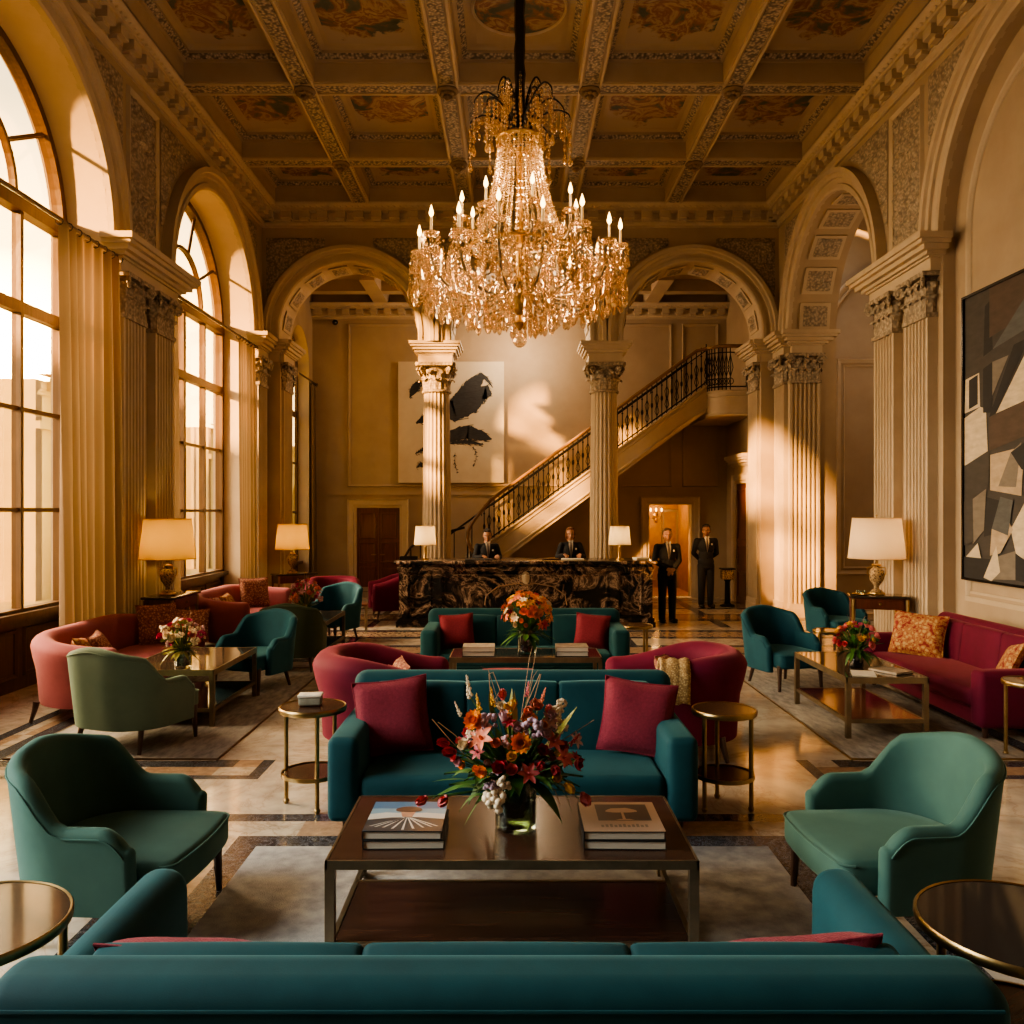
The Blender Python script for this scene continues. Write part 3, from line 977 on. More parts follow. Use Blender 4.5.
# --- coffered ceiling
ZB = ZC + .42
mb = MB()
bxs = [CX - 5.425] + [.10 - 3.22, .10 - 1.07, .10 + 1.07, .10 + 3.22] + [CX + 5.425]
bys = [7.40, 10.10, 12.80, 15.50, YA]
mb.bx(XL - .1, XR + .1, -4.2, 7.2, ZB, ZB + .6)
hw = .19
cells = []
for i in range(5):
    for j in range(4):
        x0 = bxs[i] + (hw if i else .38); x1 = bxs[i + 1] - (hw if i < 4 else .38)
        y0 = bys[j] + hw; y1 = bys[j + 1] - (hw if j < 3 else .38)
        cells.append((x0, x1, y0, y1, i, j))
        steps = [(0, ZB, 0), (0, ZB + .28, 0), (.05, ZB + .28, 0), (.05, ZB + .31, 0), (.13, ZB + .36, 1), (.13, ZB + .40, 0), (.20, ZB + .42, 0), (.27, ZB + .42, 0)]
        for (a, b) in zip(steps[:-1], steps[1:]):
            q = []
            for (s, z, _) in (a, b): q += [(x0 + s, y0 + s, z), (x1 - s, y0 + s, z), (x1 - s, y1 - s, z), (x0 + s, y1 - s, z)]
            mb.add(q, [(k, (k + 1) % 4, 4 + (k + 1) % 4, 4 + k) for k in range(4)], False, b[2])
for j in range(5):                       # undersides of the beams
    for i in range(4):
        pass
for x in bxs[1:5]: mb.add([(x - hw, 7.2, ZB), (x + hw, 7.2, ZB), (x + hw, YA, ZB), (x - hw, YA, ZB)], [(0, 1, 2, 3)], False)
for (x0, x1, y0, y1, i, j) in cells:
    a, b = y1, (bys[j + 1] + hw if j < 3 else YA)
    mb.add([(x0, a, ZB), (x1, a, ZB), (x1, b, ZB), (x0, b, ZB)], [(0, 1, 2, 3)], False)
    if j == 0: mb.add([(x0, 7.2, ZB), (x1, 7.2, ZB), (x1, y0, ZB), (x0, y0, ZB)], [(0, 1, 2, 3)], False)
for (a, b) in ((XL, XL + .38), (XR - .38, XR)):
    mb.add([(a, 7.2, ZB), (b, 7.2, ZB), (b, YA, ZB), (a, YA, ZB)], [(0, 1, 2, 3)], False)
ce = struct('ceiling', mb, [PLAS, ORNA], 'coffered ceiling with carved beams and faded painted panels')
mb = MB()
for x in bxs[1:5]:
    mb.bx(x - .10, x + .10, 7.2, YA, ZB - .02, ZB + .01)
    for s in (-1, 1): mb.bx(x + s * .15 - .015, x + s * .15 + .015, 7.2, YA, ZB - .03, ZB + .01, mi=1)
for y in bys[:4]:
    mb.bx(XL, XR, y - .10, y + .10, ZB - .018, ZB + .01)
    for s in (-1, 1): mb.bx(XL, XR, y + s * .15 - .015, y + s * .15 + .015, ZB - .028, ZB + .01, mi=1)
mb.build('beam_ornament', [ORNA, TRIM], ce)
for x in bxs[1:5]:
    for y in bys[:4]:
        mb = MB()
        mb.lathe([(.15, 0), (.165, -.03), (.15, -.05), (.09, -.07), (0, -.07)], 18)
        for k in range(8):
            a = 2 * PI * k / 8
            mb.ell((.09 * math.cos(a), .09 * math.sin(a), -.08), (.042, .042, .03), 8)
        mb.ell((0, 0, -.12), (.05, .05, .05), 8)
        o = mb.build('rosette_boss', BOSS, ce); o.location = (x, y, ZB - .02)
for (x0, x1, y0, y1, i, j) in cells:
    m = MB(); a, b = (x1 - x0) / 2 - .27, (y1 - y0) / 2 - .27
    if i == 2 and j in (1,):
        poly = [(math.cos(2 * PI * k / 40) * min(a, b) * 1.0, math.sin(2 * PI * k / 40) * min(a, b) * 1.0) for k in range(40)]
        m.add([(p, q, 0) for p, q in poly], [tuple(range(40))], False)
        r = MB(); r.lathe([(min(a, b) * 1.0, 0), (min(a, b) * 1.03, -.03), (min(a, b) * 1.07, 0)], 40)
        ro = r.build('medallion_ring', TRIM, ce); ro.location = ((x0 + x1) / 2, (y0 + y1) / 2, ZB + .40)
        r = MB(); r.add([(-a, -b, 0), (a, -b, 0), (a, b, 0), (-a, b, 0)], [(0, 1, 2, 3)], False)
        ro = r.build('medallion_ground', PLAS, ce); ro.location = ((x0 + x1) / 2, (y0 + y1) / 2, ZB + .42)
        zz = ZB + .405
    else:
        m.add([(-a, -b, 0), (a, -b, 0), (a, b, 0), (-a, b, 0)], [(0, 1, 2, 3)], False); zz = ZB + .42
    o = m.build('painted_panel', FRES, ce, normals=False); o.location = ((x0 + x1) / 2, (y0 + y1) / 2, zz)

# --- wall behind the camera and plain upper slab
mb = MB(); mb.bx(XL - .3, XR + .3, -4.3, -4.1, 0, 8.6)
struct('wall_front', mb, PLAS, 'plain plaster wall at the entrance end of the lobby')

# --- windows on the left wall
for i, b in enumerate(BAYS):
    window_unit('window_%d' % (i + 1), ML, b, RA, SPR, .88, .60, ['tall arched oak window beyond the first fluted pier', 'tall arched oak window in front of the near rose sofa', 'unseen arched oak window added to light the foreground'][i])

# --- stair hall
ZH = 7.28
mb = MB()
arch_wall(mb, MHL, YB - .02, YH + .1, 0, 8, [(19.78, .86, SPR - .1, .0, .35, False)], 0, 1)
struct('wall_hall_left', mb, [PLAS, REVL], 'plaster wall of the stair hall around its narrow window')
window_unit('window_4', MHL, 19.78, .86, SPR - .1, .88, .3, 'narrow arched window of the stair hall', True, 0, .75)
mb = MB()
arch_wall(mb, MH, HL - .1, HR + .1, 0, 8, [(3.90, .52, 2.28, 0, .3, True)], 0, 0)
wh = struct('wall_back', mb, PLAS, 'tall plaster wall at the back of the stair hall')
mb = MB(); rect_mould(mb, MH, -4.05, 3.95, 2.72, 6.75, .07, .04); rect_mould(mb, MH, 4.2, 5.1, 2.72, 6.75, .07, .04); mb.bx(HL, HR, 0, .03, 2.52, 2.60, MH); mb.bx(HL, 3.2, 0, .05, 0, .25, MH)
mb.build('panel_moulding', PLAS, wh)
mb = MB(); cornice(mb, MH, HL, HR, ZH - .42, .8, .34); mb.build('cornice', TRIM, wh)
mb = MB(); arch_wall(mb, MHR, YB - .02, YH + .1, 0, 8, [])
w = struct('wall_hall_right', mb, PLAS, 'plaster wall of the stair hall on the landing side')
mb = MB()
mb.bx(HL - .1, HR + .1, YB - .1, YH + .1, ZH + .2, ZH + .4)
for x in (-3.2, -1.07, 1.2, 3.4): mb.bx(x - .17, x + .17, YB - .05, YH, ZH - .08, ZH + .22)
mb.bx(HL, HR, 19.7, 20.0, ZH - .06, ZH + .22)
struct('ceiling_hall', mb, PLAS, 'beamed ceiling over the stair hall')

# doors in the hall
def casing(mb, M, u0, u1, z1, w=.22, p=.09):
    prof = [(0, 0), (0, p * .7), (.3 * w, p * .7), (.35 * w, p), (.8 * w, p), (w, p * 1.3), (w, 0)]
    fr = [((u0, 0, 0), (-1, 0, 0), (0, 1, 0)), ((u0, 0, z1), (-1, 0, 1), (0, 1, 0)), ((u1, 0, z1), (1, 0, 1), (0, 1, 0)), ((u1, 0, 0), (1, 0, 0), (0, 1, 0))]
    mb.sweep(prof, fr, M)


def door(name, label, M, u0, u1, z1, leaves=2):
    root = bpy.data.objects.new(name, None); COL.objects.link(root); root['kind'] = 'structure'; root['label'] = label
    mb = MB(); casing(mb, M, u0, u1, z1); mb.build('door_frame', TRIM, root)
    w = (u1 - u0) / leaves
    for k in range(leaves):
        a = u0 + k * w
        mb = MB(); mb.bx(a + .005, a + w - .005, 0, .03, 0.005, z1, M)
        for (c, d) in ((.12, .75), (.85, 1.35), (1.45, z1 - .12)):
            rect_mould(mb, M @ T(0, .03, 0), a + .07, a + w - .07, c, d, .05, .025)
        lf = mb.build('door_leaf', WOODM, root)
        hx = a + w - .06 if k == 0 else a + .06
        mb = MB(); mb.tube([(hx, .03, 1.05), (hx, .08, 1.05), (hx + (-.1 if k == 0 else .1), .08, 1.05)], .011, 6, M); mb.build('handle', BRASS, lf)
    return root


door('door_1', 'dark mahogany double door to the left of the reception desk', MH, -3.83, -2.77, 2.2)
door('door_2', 'reddish wooden side door under the stair landing', MHR, 19.0, 19.9, 2.75, 1)
mb = MB(); block(mb, MHR, 18.85, 20.05, .05, 2.98, 3.4, .2)
mb.build('door_cornice', TRIM, bpy.data.objects['door_2'])
mb = MB(); casing(mb, MH, 3.38, 4.42, 2.28, .2)
d3 = bpy.data.objects.new('door_3', None); COL.objects.link(d3); d3['kind'] = 'structure'; d3['label'] = 'open doorway into a golden lit corridor behind the porter'
mb.build('door_frame', TRIM, d3)
GLOWW = mat('golden_wallpaper', (.55, .33, .11), .5, col2=(.42, .23, .07), vscale=5)
mb = MB()
q = [(3.2, 21.3), (3.2, 23.6), (4.6, 23.6), (4.6, 21.3)]
for a, b in zip(q[:-1], q[1:]):
    mb.add([(a[0], a[1], 0), (b[0], b[1], 0), (b[0], b[1], 2.6), (a[0], a[1], 2.6)], [(0, 1, 2, 3)], False)
mb.add([(3.2, 21.3, 2.6), (4.6, 21.3, 2.6), (4.6, 23.6, 2.6), (3.2, 23.6, 2.6)], [(0, 1, 2, 3)], False)
mb.add([(3.2, 21.0, .002), (4.6, 21.0, .002), (4.6, 23.6, .002), (3.2, 23.6, .002)], [(0, 1, 2, 3)], False)
wc = struct('wall_corridor', mb, GLOWW, 'golden papered corridor seen through the open doorway')
mb = MB(); M3 = frame_matrix((0, 23.6, 0), (1, 0, 0), (0, -1, 0)); casing(mb, M3, 4.22, 4.55, 2.1, .08); rect_mould(mb, M3, 3.3, 4.05, .2, .85, .05, .03); mb.bx(3.2, 4.6, 0, .05, .9, .97, M3); mb.build('panel_moulding', PLAS, wc)
t = thing('wall_sconce', 'golden wall lamp glowing inside the open doorway', 'wall lamp', (3.98, 23.5, 2.12))
mb = MB(); mb.lathe([(.02, -.3), (.05, -.27), (.02, -.2), (.015, -.05), (.05, 0)], 12); mb.tube([(0, .06, -.1), (0, 0, -.1)], .015); mb.ell((0, .08, -.1), (.07, .02, .09)); mb.build('bracket', GOLD, t)
for s in (-1, 0, 1):
    mb = MB(); mb.tube([(0, 0, -.15), (s * .09, -.02, -.19), (s * .15, -.03, -.08), (s * .15, -.03, -.02)], .008, 6); mb.build('arm', GOLD, t)
    mb = MB(); mb.ell((s * .15, -.03, .04), (.02, .02, .05)); mb.build('bulb', FLAME, t)

# outside: terrace, facades and sun blocks over the street, planting
STONEX = mat('sunny_facade_stone', (.62, .47, .16), .8, col2=(.54, .40, .12), vscale=.8)
mb = MB(); mb.add([(-60, -40, -.25), (XL - .2, -40, -.25), (XL - .2, 90, -.25), (-60, 90, -.25)], [(0, 1, 2, 3)], False)
struct('ground', mb, STONEX, 'pale stone terrace outside the windows')
MF = frame_matrix((-12.5, 0, 0), (0, 1, 0), (1, 0, 0))
fa = None
for (u0, u1, fh) in ((-34, .2, 11.0), (.2, 11, 6.0), (12.2, 15.6, 11.0), (22.3, 30.5, 5.6), (35, 74, 5.6)):  # the tall unseen blocks are added to stop the low sun
    us = [x * 4.4 - 30 for x in range(24) if u0 + 1.2 < x * 4.4 - 30 < u1 - 1.2]
    mb = MB()
    arch_wall(mb, MF, u0, u1, -.3, fh, [(u, .75, 3.0, .6, .4, False) for u in us], 0, 0, 10)
    mb.bx(-18.5 if fh < 8 else -13.5, -13.0, u0, u1, -.3, fh); mb.bx(-13.1, -12.5, u0, u0 + .3, -.3, fh); mb.bx(-13.1, -12.5, u1 - .3, u1, -.3, fh)
    cornice(mb, MF, u0, u1, fh - .4, 1.2, .8)
    f = struct('exterior_facade_or_sunblock', mb, STONEX, 'pale stone building across the terrace; tall unseen ones added to block sun')
    mb = MB()
    for u in us: pilaster(mb, MF, u - 2.2 if u - 2.6 > u0 else u0 + .4, .7, .14, -.2, 5.0, 4)
    mb.bx(-12.5, -12.38, u0, u1, 4.3, 4.5); mb.build('facade_pilasters', STONEX, f)
    mb = MB()
    for u in us: mb.bx(u - .8, u + .8, -.42, -.38, .4, 3.9, MF)
    mb.build('facade_shutters', WOODD, f)
# ------------------------------------------------------------------ furniture
def taper_leg(mb, x, y, h, r0, r1, dx=0, dy=0, n=8):
    mb.tube([(x, y, h), (x + dx * .3, y + dy * .3, h * .6), (x + dx, y + dy, 0)], [r0, (r0 + r1) / 2, r1], n)


def sofa(name, label, m, W, D, ah, bh, ch, sh, loc, rz, group=None, aw=.21, nc=3, backt=.2, inset=0, ar=.05):
    t = thing(name, label, 'sofa', loc, rz, group)
    mb = MB(); mb.rbox((0, .01 + inset / 2, .18), (W - .06, D - .06 - inset, .14), .04); mb.build('base', m, t)
    for s in (-1, 1):
        mb = MB(); mb.rbox((s * (W / 2 - aw / 2), -.0, (ah + .12) / 2), (aw, D, ah - .12), ar, 5, puff=(.012, .012, .012)); mb.build('arm', m, t)
    mb = MB()
    mb.rbox((0, 0, 0), (W - .03, backt, bh - .14), .095, 5, T(0, D / 2 - backt / 2, (bh + .14) / 2) @ RX(-.03), mid=8)
    mb.tube([(-W / 2 + .07, D / 2 + .003, bh - .055), (W / 2 - .07, D / 2 + .003, bh - .055)], .006, 6)
    mb.build('backrest', m, t)
    iw = W - 2 * aw
    cw = iw / nc
    for k in range(nc):
        mb = MB()
        mb.rbox((0, 0, 0), (cw + .012, .17, ch - sh + .06), .035, 4, T(-iw / 2 + cw * (k + .5), D / 2 - backt - .08, (ch + sh - .06) / 2) @ RX(-.13), puff=(0, .025, .012), mid=5)
        mb.build('back_cushion', m, t)
    mb = MB()
    mb.rbox((0, 0, 0), (iw - .01, D - backt - .02 - inset, .17), .055, 4, T(0, -backt / 2 + inset / 2, sh - .085), puff=(0, .01, .022), mid=6)
    mb.tube([(-iw / 2 + .04, -D / 2 - .003 + inset, sh - .15), (iw / 2 - .04, -D / 2 - .003 + inset, sh - .15)], .006, 6)
    mb.build('seat_cushion', m, t)
    for sx in (-1, 1):
        for sy in (-1, 1):
            mb = MB(); taper_leg(mb, sx * (W / 2 - .11), sy * (D / 2 - .1), .14, .035, .022); mb.build('leg', LEGW, t)
    return t


def upath(W, D, r, n):
    """plan of a horseshoe from the front of one arm round the back; returns points, normals, arc share"""
    pts = []
    x, yf, yb = W / 2, -D / 2, D / 2
    ns = 18
    for k in range(ns): pts.append((Vector((-x, yf + (yb - r - yf) * k / ns, 0)), Vector((-1, 0, 0))))
    for k in range(n + 1):
        a = PI - (PI / 2) * k / n
        pts.append((Vector((-x + r + r * math.cos(a), yb - r + r * math.sin(a), 0)), Vector((math.cos(a), math.sin(a), 0))))
    mid = max(1, int((W - 2 * r) / .04)); n = n * 2
    for k in range(1, mid): pts.append((Vector((-x + r + (W - 2 * r) * k / mid, yb, 0)), Vector((0, 1, 0))))
    for k in range(n + 1):
        a = PI / 2 - (PI / 2) * k / n
        pts.append((Vector((x - r + r * math.cos(a), yb - r + r * math.sin(a), 0)), Vector((math.cos(a), math.sin(a), 0))))
    for k in range(1, ns + 1): pts.append((Vector((x, yb - r - (yb - r - yf) * k / ns, 0)), Vector((1, 0, 0))))
    L = [0]
    for a, b in zip(pts[:-1], pts[1:]): L.append(L[-1] + (b[0] - a[0]).length)
    return [(p, nn, l / L[-1]) for (p, nn), l in zip(pts, L)]


def shell(mb, W, D, r, hfun, t, zb, lean, n=10, roll=0):
    st = upath(W, D, r, n)
    secs = []

    def section(p, nn, h, lf, kt=1.0, dh=0):
        out = []
        h = h - dh
        tt = t * kt
        for i in range(6):
            z = zb + (h - tt / 2 - zb) * i / 5
            out.append((tt / 2 + lf * (z - zb) + roll * sm(.5, 1, i / 5), z))
        top = h - tt / 2
        for i in range(1, 8):
            a = PI * i / 8
            out.append((tt / 2 * math.cos(a) + lf * (top - zb) + roll * (1 - i / 8), top + tt / 2 * math.sin(a)))
        for i in range(6):
            z = top - (top - zb) * i / 5
            out.append((-tt / 2 + lf * (z - zb), z))
        return [p + nn * o + Vector((0, 0, z)) for (o, z) in out]
    hs = [hfun(s) for (_, _, s) in st]
    def lf(nn): return lean * max(0, nn.y) + lean * .45 * abs(nn.x)
    p, nn, s = st[0]
    for k in (80, 60, 35, 15):
        a = math.radians(k); secs.append(section(p + Vector((0, -1, 0)) * t * .42 * math.sin(a), nn, hs[0], lf(nn), max(.15, math.cos(a)), t * .35 * (1 - math.cos(a))))
    for (p, nn, s), h in zip(st, hs): secs.append(section(p, nn, h, lf(nn)))
    for k in (15, 35, 60, 80):
        a = math.radians(k); secs.append(section(p + Vector((0, -1, 0)) * t * .42 * math.sin(a), nn, hs[-1], lf(nn), max(.15, math.cos(a)), t * .35 * (1 - math.cos(a))))
    m = len(secs[0]); vs = [q for s in secs for q in s]; fs = []
    for i in range(len(secs) - 1):
        for j in range(m):
            fs.append((i * m + j, i * m + (j + 1) % m, (i + 1) * m + (j + 1) % m, (i + 1) * m + j))
    fs.append(tuple(range(m))); fs.append(tuple((len(secs) - 1) * m + j for j in reversed(range(m))))
    mb.add(vs, fs, True)


def soft_slab(mb, poly, z0, z1, r=.035, crown=.02):
    """padded slab with rounded rims over an outline"""
    c = Vector((sum(p[0] for p in poly) / len(poly), sum(p[1] for p in poly) / len(poly)))
    n = len(poly); lv = []

    def inset(d):
        out = []
        for p in poly:
            v = Vector((p[0], p[1])) - c
            out.append(c + v * max(0, (1 - d / v.length)))
        return out
    for (d, z) in [(r, z0), (r * .3, z0 + r * .3), (0, z0 + r), (0, z1 - r), (r * .3, z1 - r * .3), (r, z1)]: lv.append((inset(d), z))
    for k in (.35, .7): lv.append(([c + (Vector((p[0], p[1])) - c) * (1 - k) for p in poly], z1 + crown * (1 - (1 - k) ** 2)))
    vs = []; fs = []
    for (pp, z) in lv: vs += [(p.x, p.y, z) for p in pp]
    for i in range(len(lv) - 1):
        for j in range(n): fs.append((i * n + j, i * n + (j + 1) % n, (i + 1) * n + (j + 1) % n, (i + 1) * n + j))
    vs.append((c.x, c.y, z1 + crown)); k = len(vs) - 1; b = (len(lv) - 1) * n
    for j in range(n): fs.append((b + j, b + (j + 1) % n, k))
    fs.append(tuple(reversed(range(n))))
    mb.add(vs, fs, True)


def seat_outline(W, D, r, front, n=8):
    x, yf, yb = W / 2, -D / 2 - front, D / 2
    p = []
    rf = .07
    for k in range(5):
        a = PI + PI / 2 * k / 4; p.append((-x + rf + rf * math.cos(a), yf + rf + rf * math.sin(a)))
    for k in range(1, 6): p.append((-x + rf + (2 * x - 2 * rf) * k / 6, yf - .02 * math.sin(PI * k / 6)))
    for k in range(5):
        a = -PI / 2 + PI / 2 * k / 4; p.append((x - rf + rf * math.cos(a), yf + rf + rf * math.sin(a)))
    for k in range(n + 1):
        a = PI / 2 * k / n; p.append((x - r + r * math.cos(a), yb - r + r * math.sin(a)))
    for k in range(n + 1):
        a = PI / 2 + PI / 2 * k / n; p.append((-x + r + r * math.cos(a), yb - r + r * math.sin(a)))
    return p


def armchair(label, m, loc, rz, W=.92, D=.87, bh=.93, ah=.62, sh=.44, group='round backed velvet armchairs', zb=.21, sc=1.0):
    t = thing('armchair', label, 'armchair', loc, rz, group)
    th = .085
    pw, pd = W - th - .04, D - .26

    def hf(s):
        u = min(s, 1 - s)
        return ah - .09 * max(0, 1 - u / .07) ** 2 + (bh - ah) * (.70 * sm(.17, .29, u) + .30 * sm(.24, .5, u))
    mb = MB()
    M0 = T(0, .10, 0)
    b2 = MB(); shell(b2, pw, pd, min(pw * .40, pd * .70), hf, th, zb, .10)
    mb.add([tuple(M0 @ Vector(v)) for v in b2.v], b2.f, True)
    shl = mb.build('shell', m, t, angle=50)
    pth = []
    for (p, nn, u_) in upath(pw, pd, min(pw * .40, pd * .70), 10):
        hh = hf(u_) - th / 2; l_ = .10 * max(0, nn.y) + .045 * abs(nn.x)
        pth.append(p + nn * (th / 2 + .002 + l_ * (hh - zb)) + Vector((0, .10, hh)))
    mb = MB(); mb.tube(pth, .0055, 5); mb.build('piping', m, shl)
    mb = MB()
    b2 = MB(); soft_slab(b2, seat_outline(pw - .06, pd - .02, pw * .40, .21), zb + .055, sh, .035, .018)
    mb.add([tuple(M0 @ Vector(v)) for v in b2.v], b2.f, True)
    ol = seat_outline(pw - .055, pd - .02, pw * .40, .213)[:15]
    mb.tube([(p[0], p[1] + .10, sh - .02) for p in ol], .006, 6)
    mb.build('seat', m, t, angle=50)
    for sx in (-1, 1):
        mb = MB(); taper_leg(mb, sx * (pw / 2 - .05), -D / 2 + .11, zb + .09, .033, .017, sx * .01, -.01); mb.build('leg', LEGW, t)
        mb = MB(); taper_leg(mb, sx * (pw / 2 - .10), D / 2 - .17, zb + .06, .031, .017, sx * .03, .06); mb.build('leg', LEGW, t)
    return t


def tub(name, label, m, loc, rz, W, D, bh, ah, sh, t_=.2, zb=.14, group=None, cat='armchair', r=None, nseat=1, lean=.06, roll=.02, legm=LEGW):
    t = thing(name, label, cat, loc, rz, group)
    pw, pd = W - t_, D - t_ * .5
    r = r or min(pw * .45, pd * .6)

    def hf(s):
        u = min(s, 1 - s)
        return ah + (bh - ah) * sm(.0, .34, u)
    mb = MB(); shell(mb, pw, pd - t_ * .5, r, hf, t_, zb, lean, 12, roll); mb.build('shell', m, t, angle=60)
    iw = pw - t_ + .03
    for k in range(nseat):
        mb = MB()
        if nseat == 1: soft_slab(mb, seat_outline(iw, pd - t_ * .9, iw * .35, .04), zb + .12, sh, .05, .03)
        else:
            w = iw / nseat
            mb.rbox((-iw / 2 + w * (k + .5), -.05, sh - .09), (w - .008, pd - t_ * .6, .18), .05, 4, puff=(0, 0, .02))
        mb.build('seat_cushion', m, t)
    mb = MB(); soft_slab(mb, seat_outline(pw - .05, pd - t_ * .5 - .03, max(.1, r - .02), -.02), zb + .01, zb + .18, .02, .0); mb.build('base', m, t)
    for sx in (-1, 1):
        for sy in (-1, 1):
            mb = MB(); taper_leg(mb, sx * (pw / 2 - .03), sy * (pd / 2 - .12), zb + .05, .034, .018, sx * .02, sy * .05); mb.build('leg', legm, t)
    return t


def pillow(label, m, loc, size, tilt=0, roll=0, yaw=0, th=.16, group=None, name='throw_pillow', h=None):
    """square scatter cushion; origin at its lower edge, facing -Y"""
    h = h or size
    mb = MB(); n = 14
    ph = random.random() * 9

    def fn(sgn):
        def f(a, b):
            u, v = a * 2 - 1, b * 2 - 1
            pin = 1 - .07 * (1 - v * v) * abs(u) ** 2
            pin2 = 1 - .07 * (1 - u * u) * abs(v) ** 2
            d = th / 2 * (max(0, (1 - u ** 4)) * max(0, (1 - v ** 4))) ** .62
            d *= 1 + .10 * math.sin(u * 3 + ph) * math.cos(v * 2.5 + ph)
            return (u * size / 2 * pin, sgn * d, (v * pin2 + 1) * h / 2)
        return f
    mb.grid(fn(-1), n, n); mb.grid(fn(1), n, n)
    k = 0
    edge = []
    for i in range(n + 1): edge.append(fn(1)(i / n, 0))
    for i in range(1, n + 1): edge.append(fn(1)(1, i / n))
    for i in range(n - 1, -1, -1): edge.append(fn(1)(i / n, 1))
    for i in range(n - 1, 0, -1): edge.append(fn(1)(0, i / n))
    o = mb.build(name, m, None, angle=0)
    p = MB(); p.tube(edge, .006, 5, closed=True); p.build('piping', m, o)
    o.matrix_world = T(*loc) @ RZ(yaw) @ RX(-tilt) @ RY(roll)
    return tag(o, label, 'pillow', group)


def coffee_table(name, label, loc, rz, W, D, h, top, frame, shelf, shz, lw=.045, group=None, apron=.055, back=0):
    t = thing(name, label, 'coffee table', loc, rz, group)
    mb = MB(); mb.bx(-W / 2 + .012, W / 2 - .012, -D / 2 + .012, D / 2 - .012, h - .022, h); mb.build('tabletop', top, t)
    mb = MB()
    for s in (-1, 1):
        mb.bx(-W / 2, W / 2, s * D / 2 - s * .012, s * D / 2, h - apron, h + .002)
        mb.bx(s * W / 2 - s * .012, s * W / 2, -D / 2, D / 2, h - apron, h + .002)
    mb.bx(-W / 2 + .01, W / 2 - .01, -D / 2 + .01, D / 2 - .01, h - apron, h - .024)
    mb.build('table_frame', frame, t)
    for sx in (-1, 1):
        for sy in (-1, 1):
            x, y = sx * (W / 2 - lw / 2), sy * (D / 2 - lw / 2)
            mb = MB(); mb.bx(x - lw / 2, x + lw / 2, y - lw / 2, y + lw / 2, 0, h - apron + .002); mb.build('leg', frame, t)
    yb = D / 2 - lw * .5 - back
    mb = MB(); mb.bx(-W / 2 + lw * .6, W / 2 - lw * .6, -D / 2 + lw * .6, yb, shz - .02, shz); s = mb.build('shelf', shelf, t)
    mb = MB()
    for y in (-D / 2 + lw * .5, yb): mb.bx(-W / 2 + lw * .5, W / 2 - lw * .5, y - .012, y + .012, shz - .032, shz + .004)
    for k in (-1, 1): mb.bx(k * (W / 2 - lw * .5) - .012, k * (W / 2 - lw * .5) + .012, -D / 2 + lw * .5, D / 2 - lw * .5, shz - .032, shz + .004)
    mb.build('shelf_rim', frame, s)
    return t


def round_table(label, loc, r, h, top, frame=BRASS, shelf=.24, legs=4, name='side_table', group=None, lr=.016, rz=.5):
    t = thing(name, label, 'side table', loc, rz, group)
    mb = MB(); mb.lathe([(0, h - .014), (r - .012, h - .014), (r - .012, h - .002), (0, h - .002)], 48); mb.build('tabletop', top, t)
    mb = MB(); mb.lathe([(r - .02, h - .03), (r - .004, h - .035), (r, h - .02), (r, h - .004), (r - .006, h + .004), (r - .014, h)], 48); mb.build('rim', frame, t)
    for k in range(legs):
        a = 2 * PI * k / legs
        x, y = math.cos(a) * (r - .04), math.sin(a) * (r - .04)
        mb = MB(); mb.tube([(x, y, 0), (x, y, h - .02)], lr, 10); mb.ell((x, y, .02), (lr * 1.5, lr * 1.5, .02), 8); mb.build('leg', frame, t)
    if shelf:
        mb = MB(); mb.lathe([(0, shelf - .012), (r - .03, shelf - .012), (r - .03, shelf), (0, shelf)], 40); s = mb.build('shelf', WALN, t)
        mb = MB(); mb.lathe([(r - .03, shelf - .022), (r - .018, shelf - .02), (r - .018, shelf + .008), (r - .03, shelf + .008)], 40); mb.build('shelf_rim', frame, s)
    return t


def console(label, loc, rz, W, D, h, group=None, top=MIRR):
    t = thing('console_table', label, 'console table', loc, rz, group)
    mb = MB(); mb.rbox((0, 0, h - .02), (W, D, .035), .012, 2); mb.build('tabletop', top, t)
    mb = MB(); mb.bx(-W / 2 + .04, W / 2 - .04, -D / 2 + .04, D / 2 - .04, h - .19, h - .036); mb.build('apron', WOODM, t)
    mb = MB(); mb.bx(-W / 2 + .10, W / 2 - .10, -D / 2 + .025, -D / 2 + .042, h - .17, h - .055); d = mb.build('drawer', WOODM, t)
    mb = MB(); mb.ell((0, -D / 2 + .012, h - .112), (.018, .016, .018), 10); mb.build('knob', BRASS, d)
    for sx in (-1, 1):
        for sy in (-1, 1):
            x, y = sx * (W / 2 - .05), sy * (D / 2 - .05)
            mb = MB(); mb.tube([(x, y, h - .05), (x, y, h - .2), (x, y, h * .5), (x, y, .06), (x, y, 0)], [.028, .026, .018, .014, .02], 8); mb.ell((x, y, h * .72), .024, 8); mb.build('leg', BRASS if sy < 0 else WOODM, t)
    mb = MB(); mb.bx(-W / 2 + .05, W / 2 - .05, -D / 2 + .05, D / 2 - .05, .16, .18); mb.build('shelf', WOODM, t)
    return t


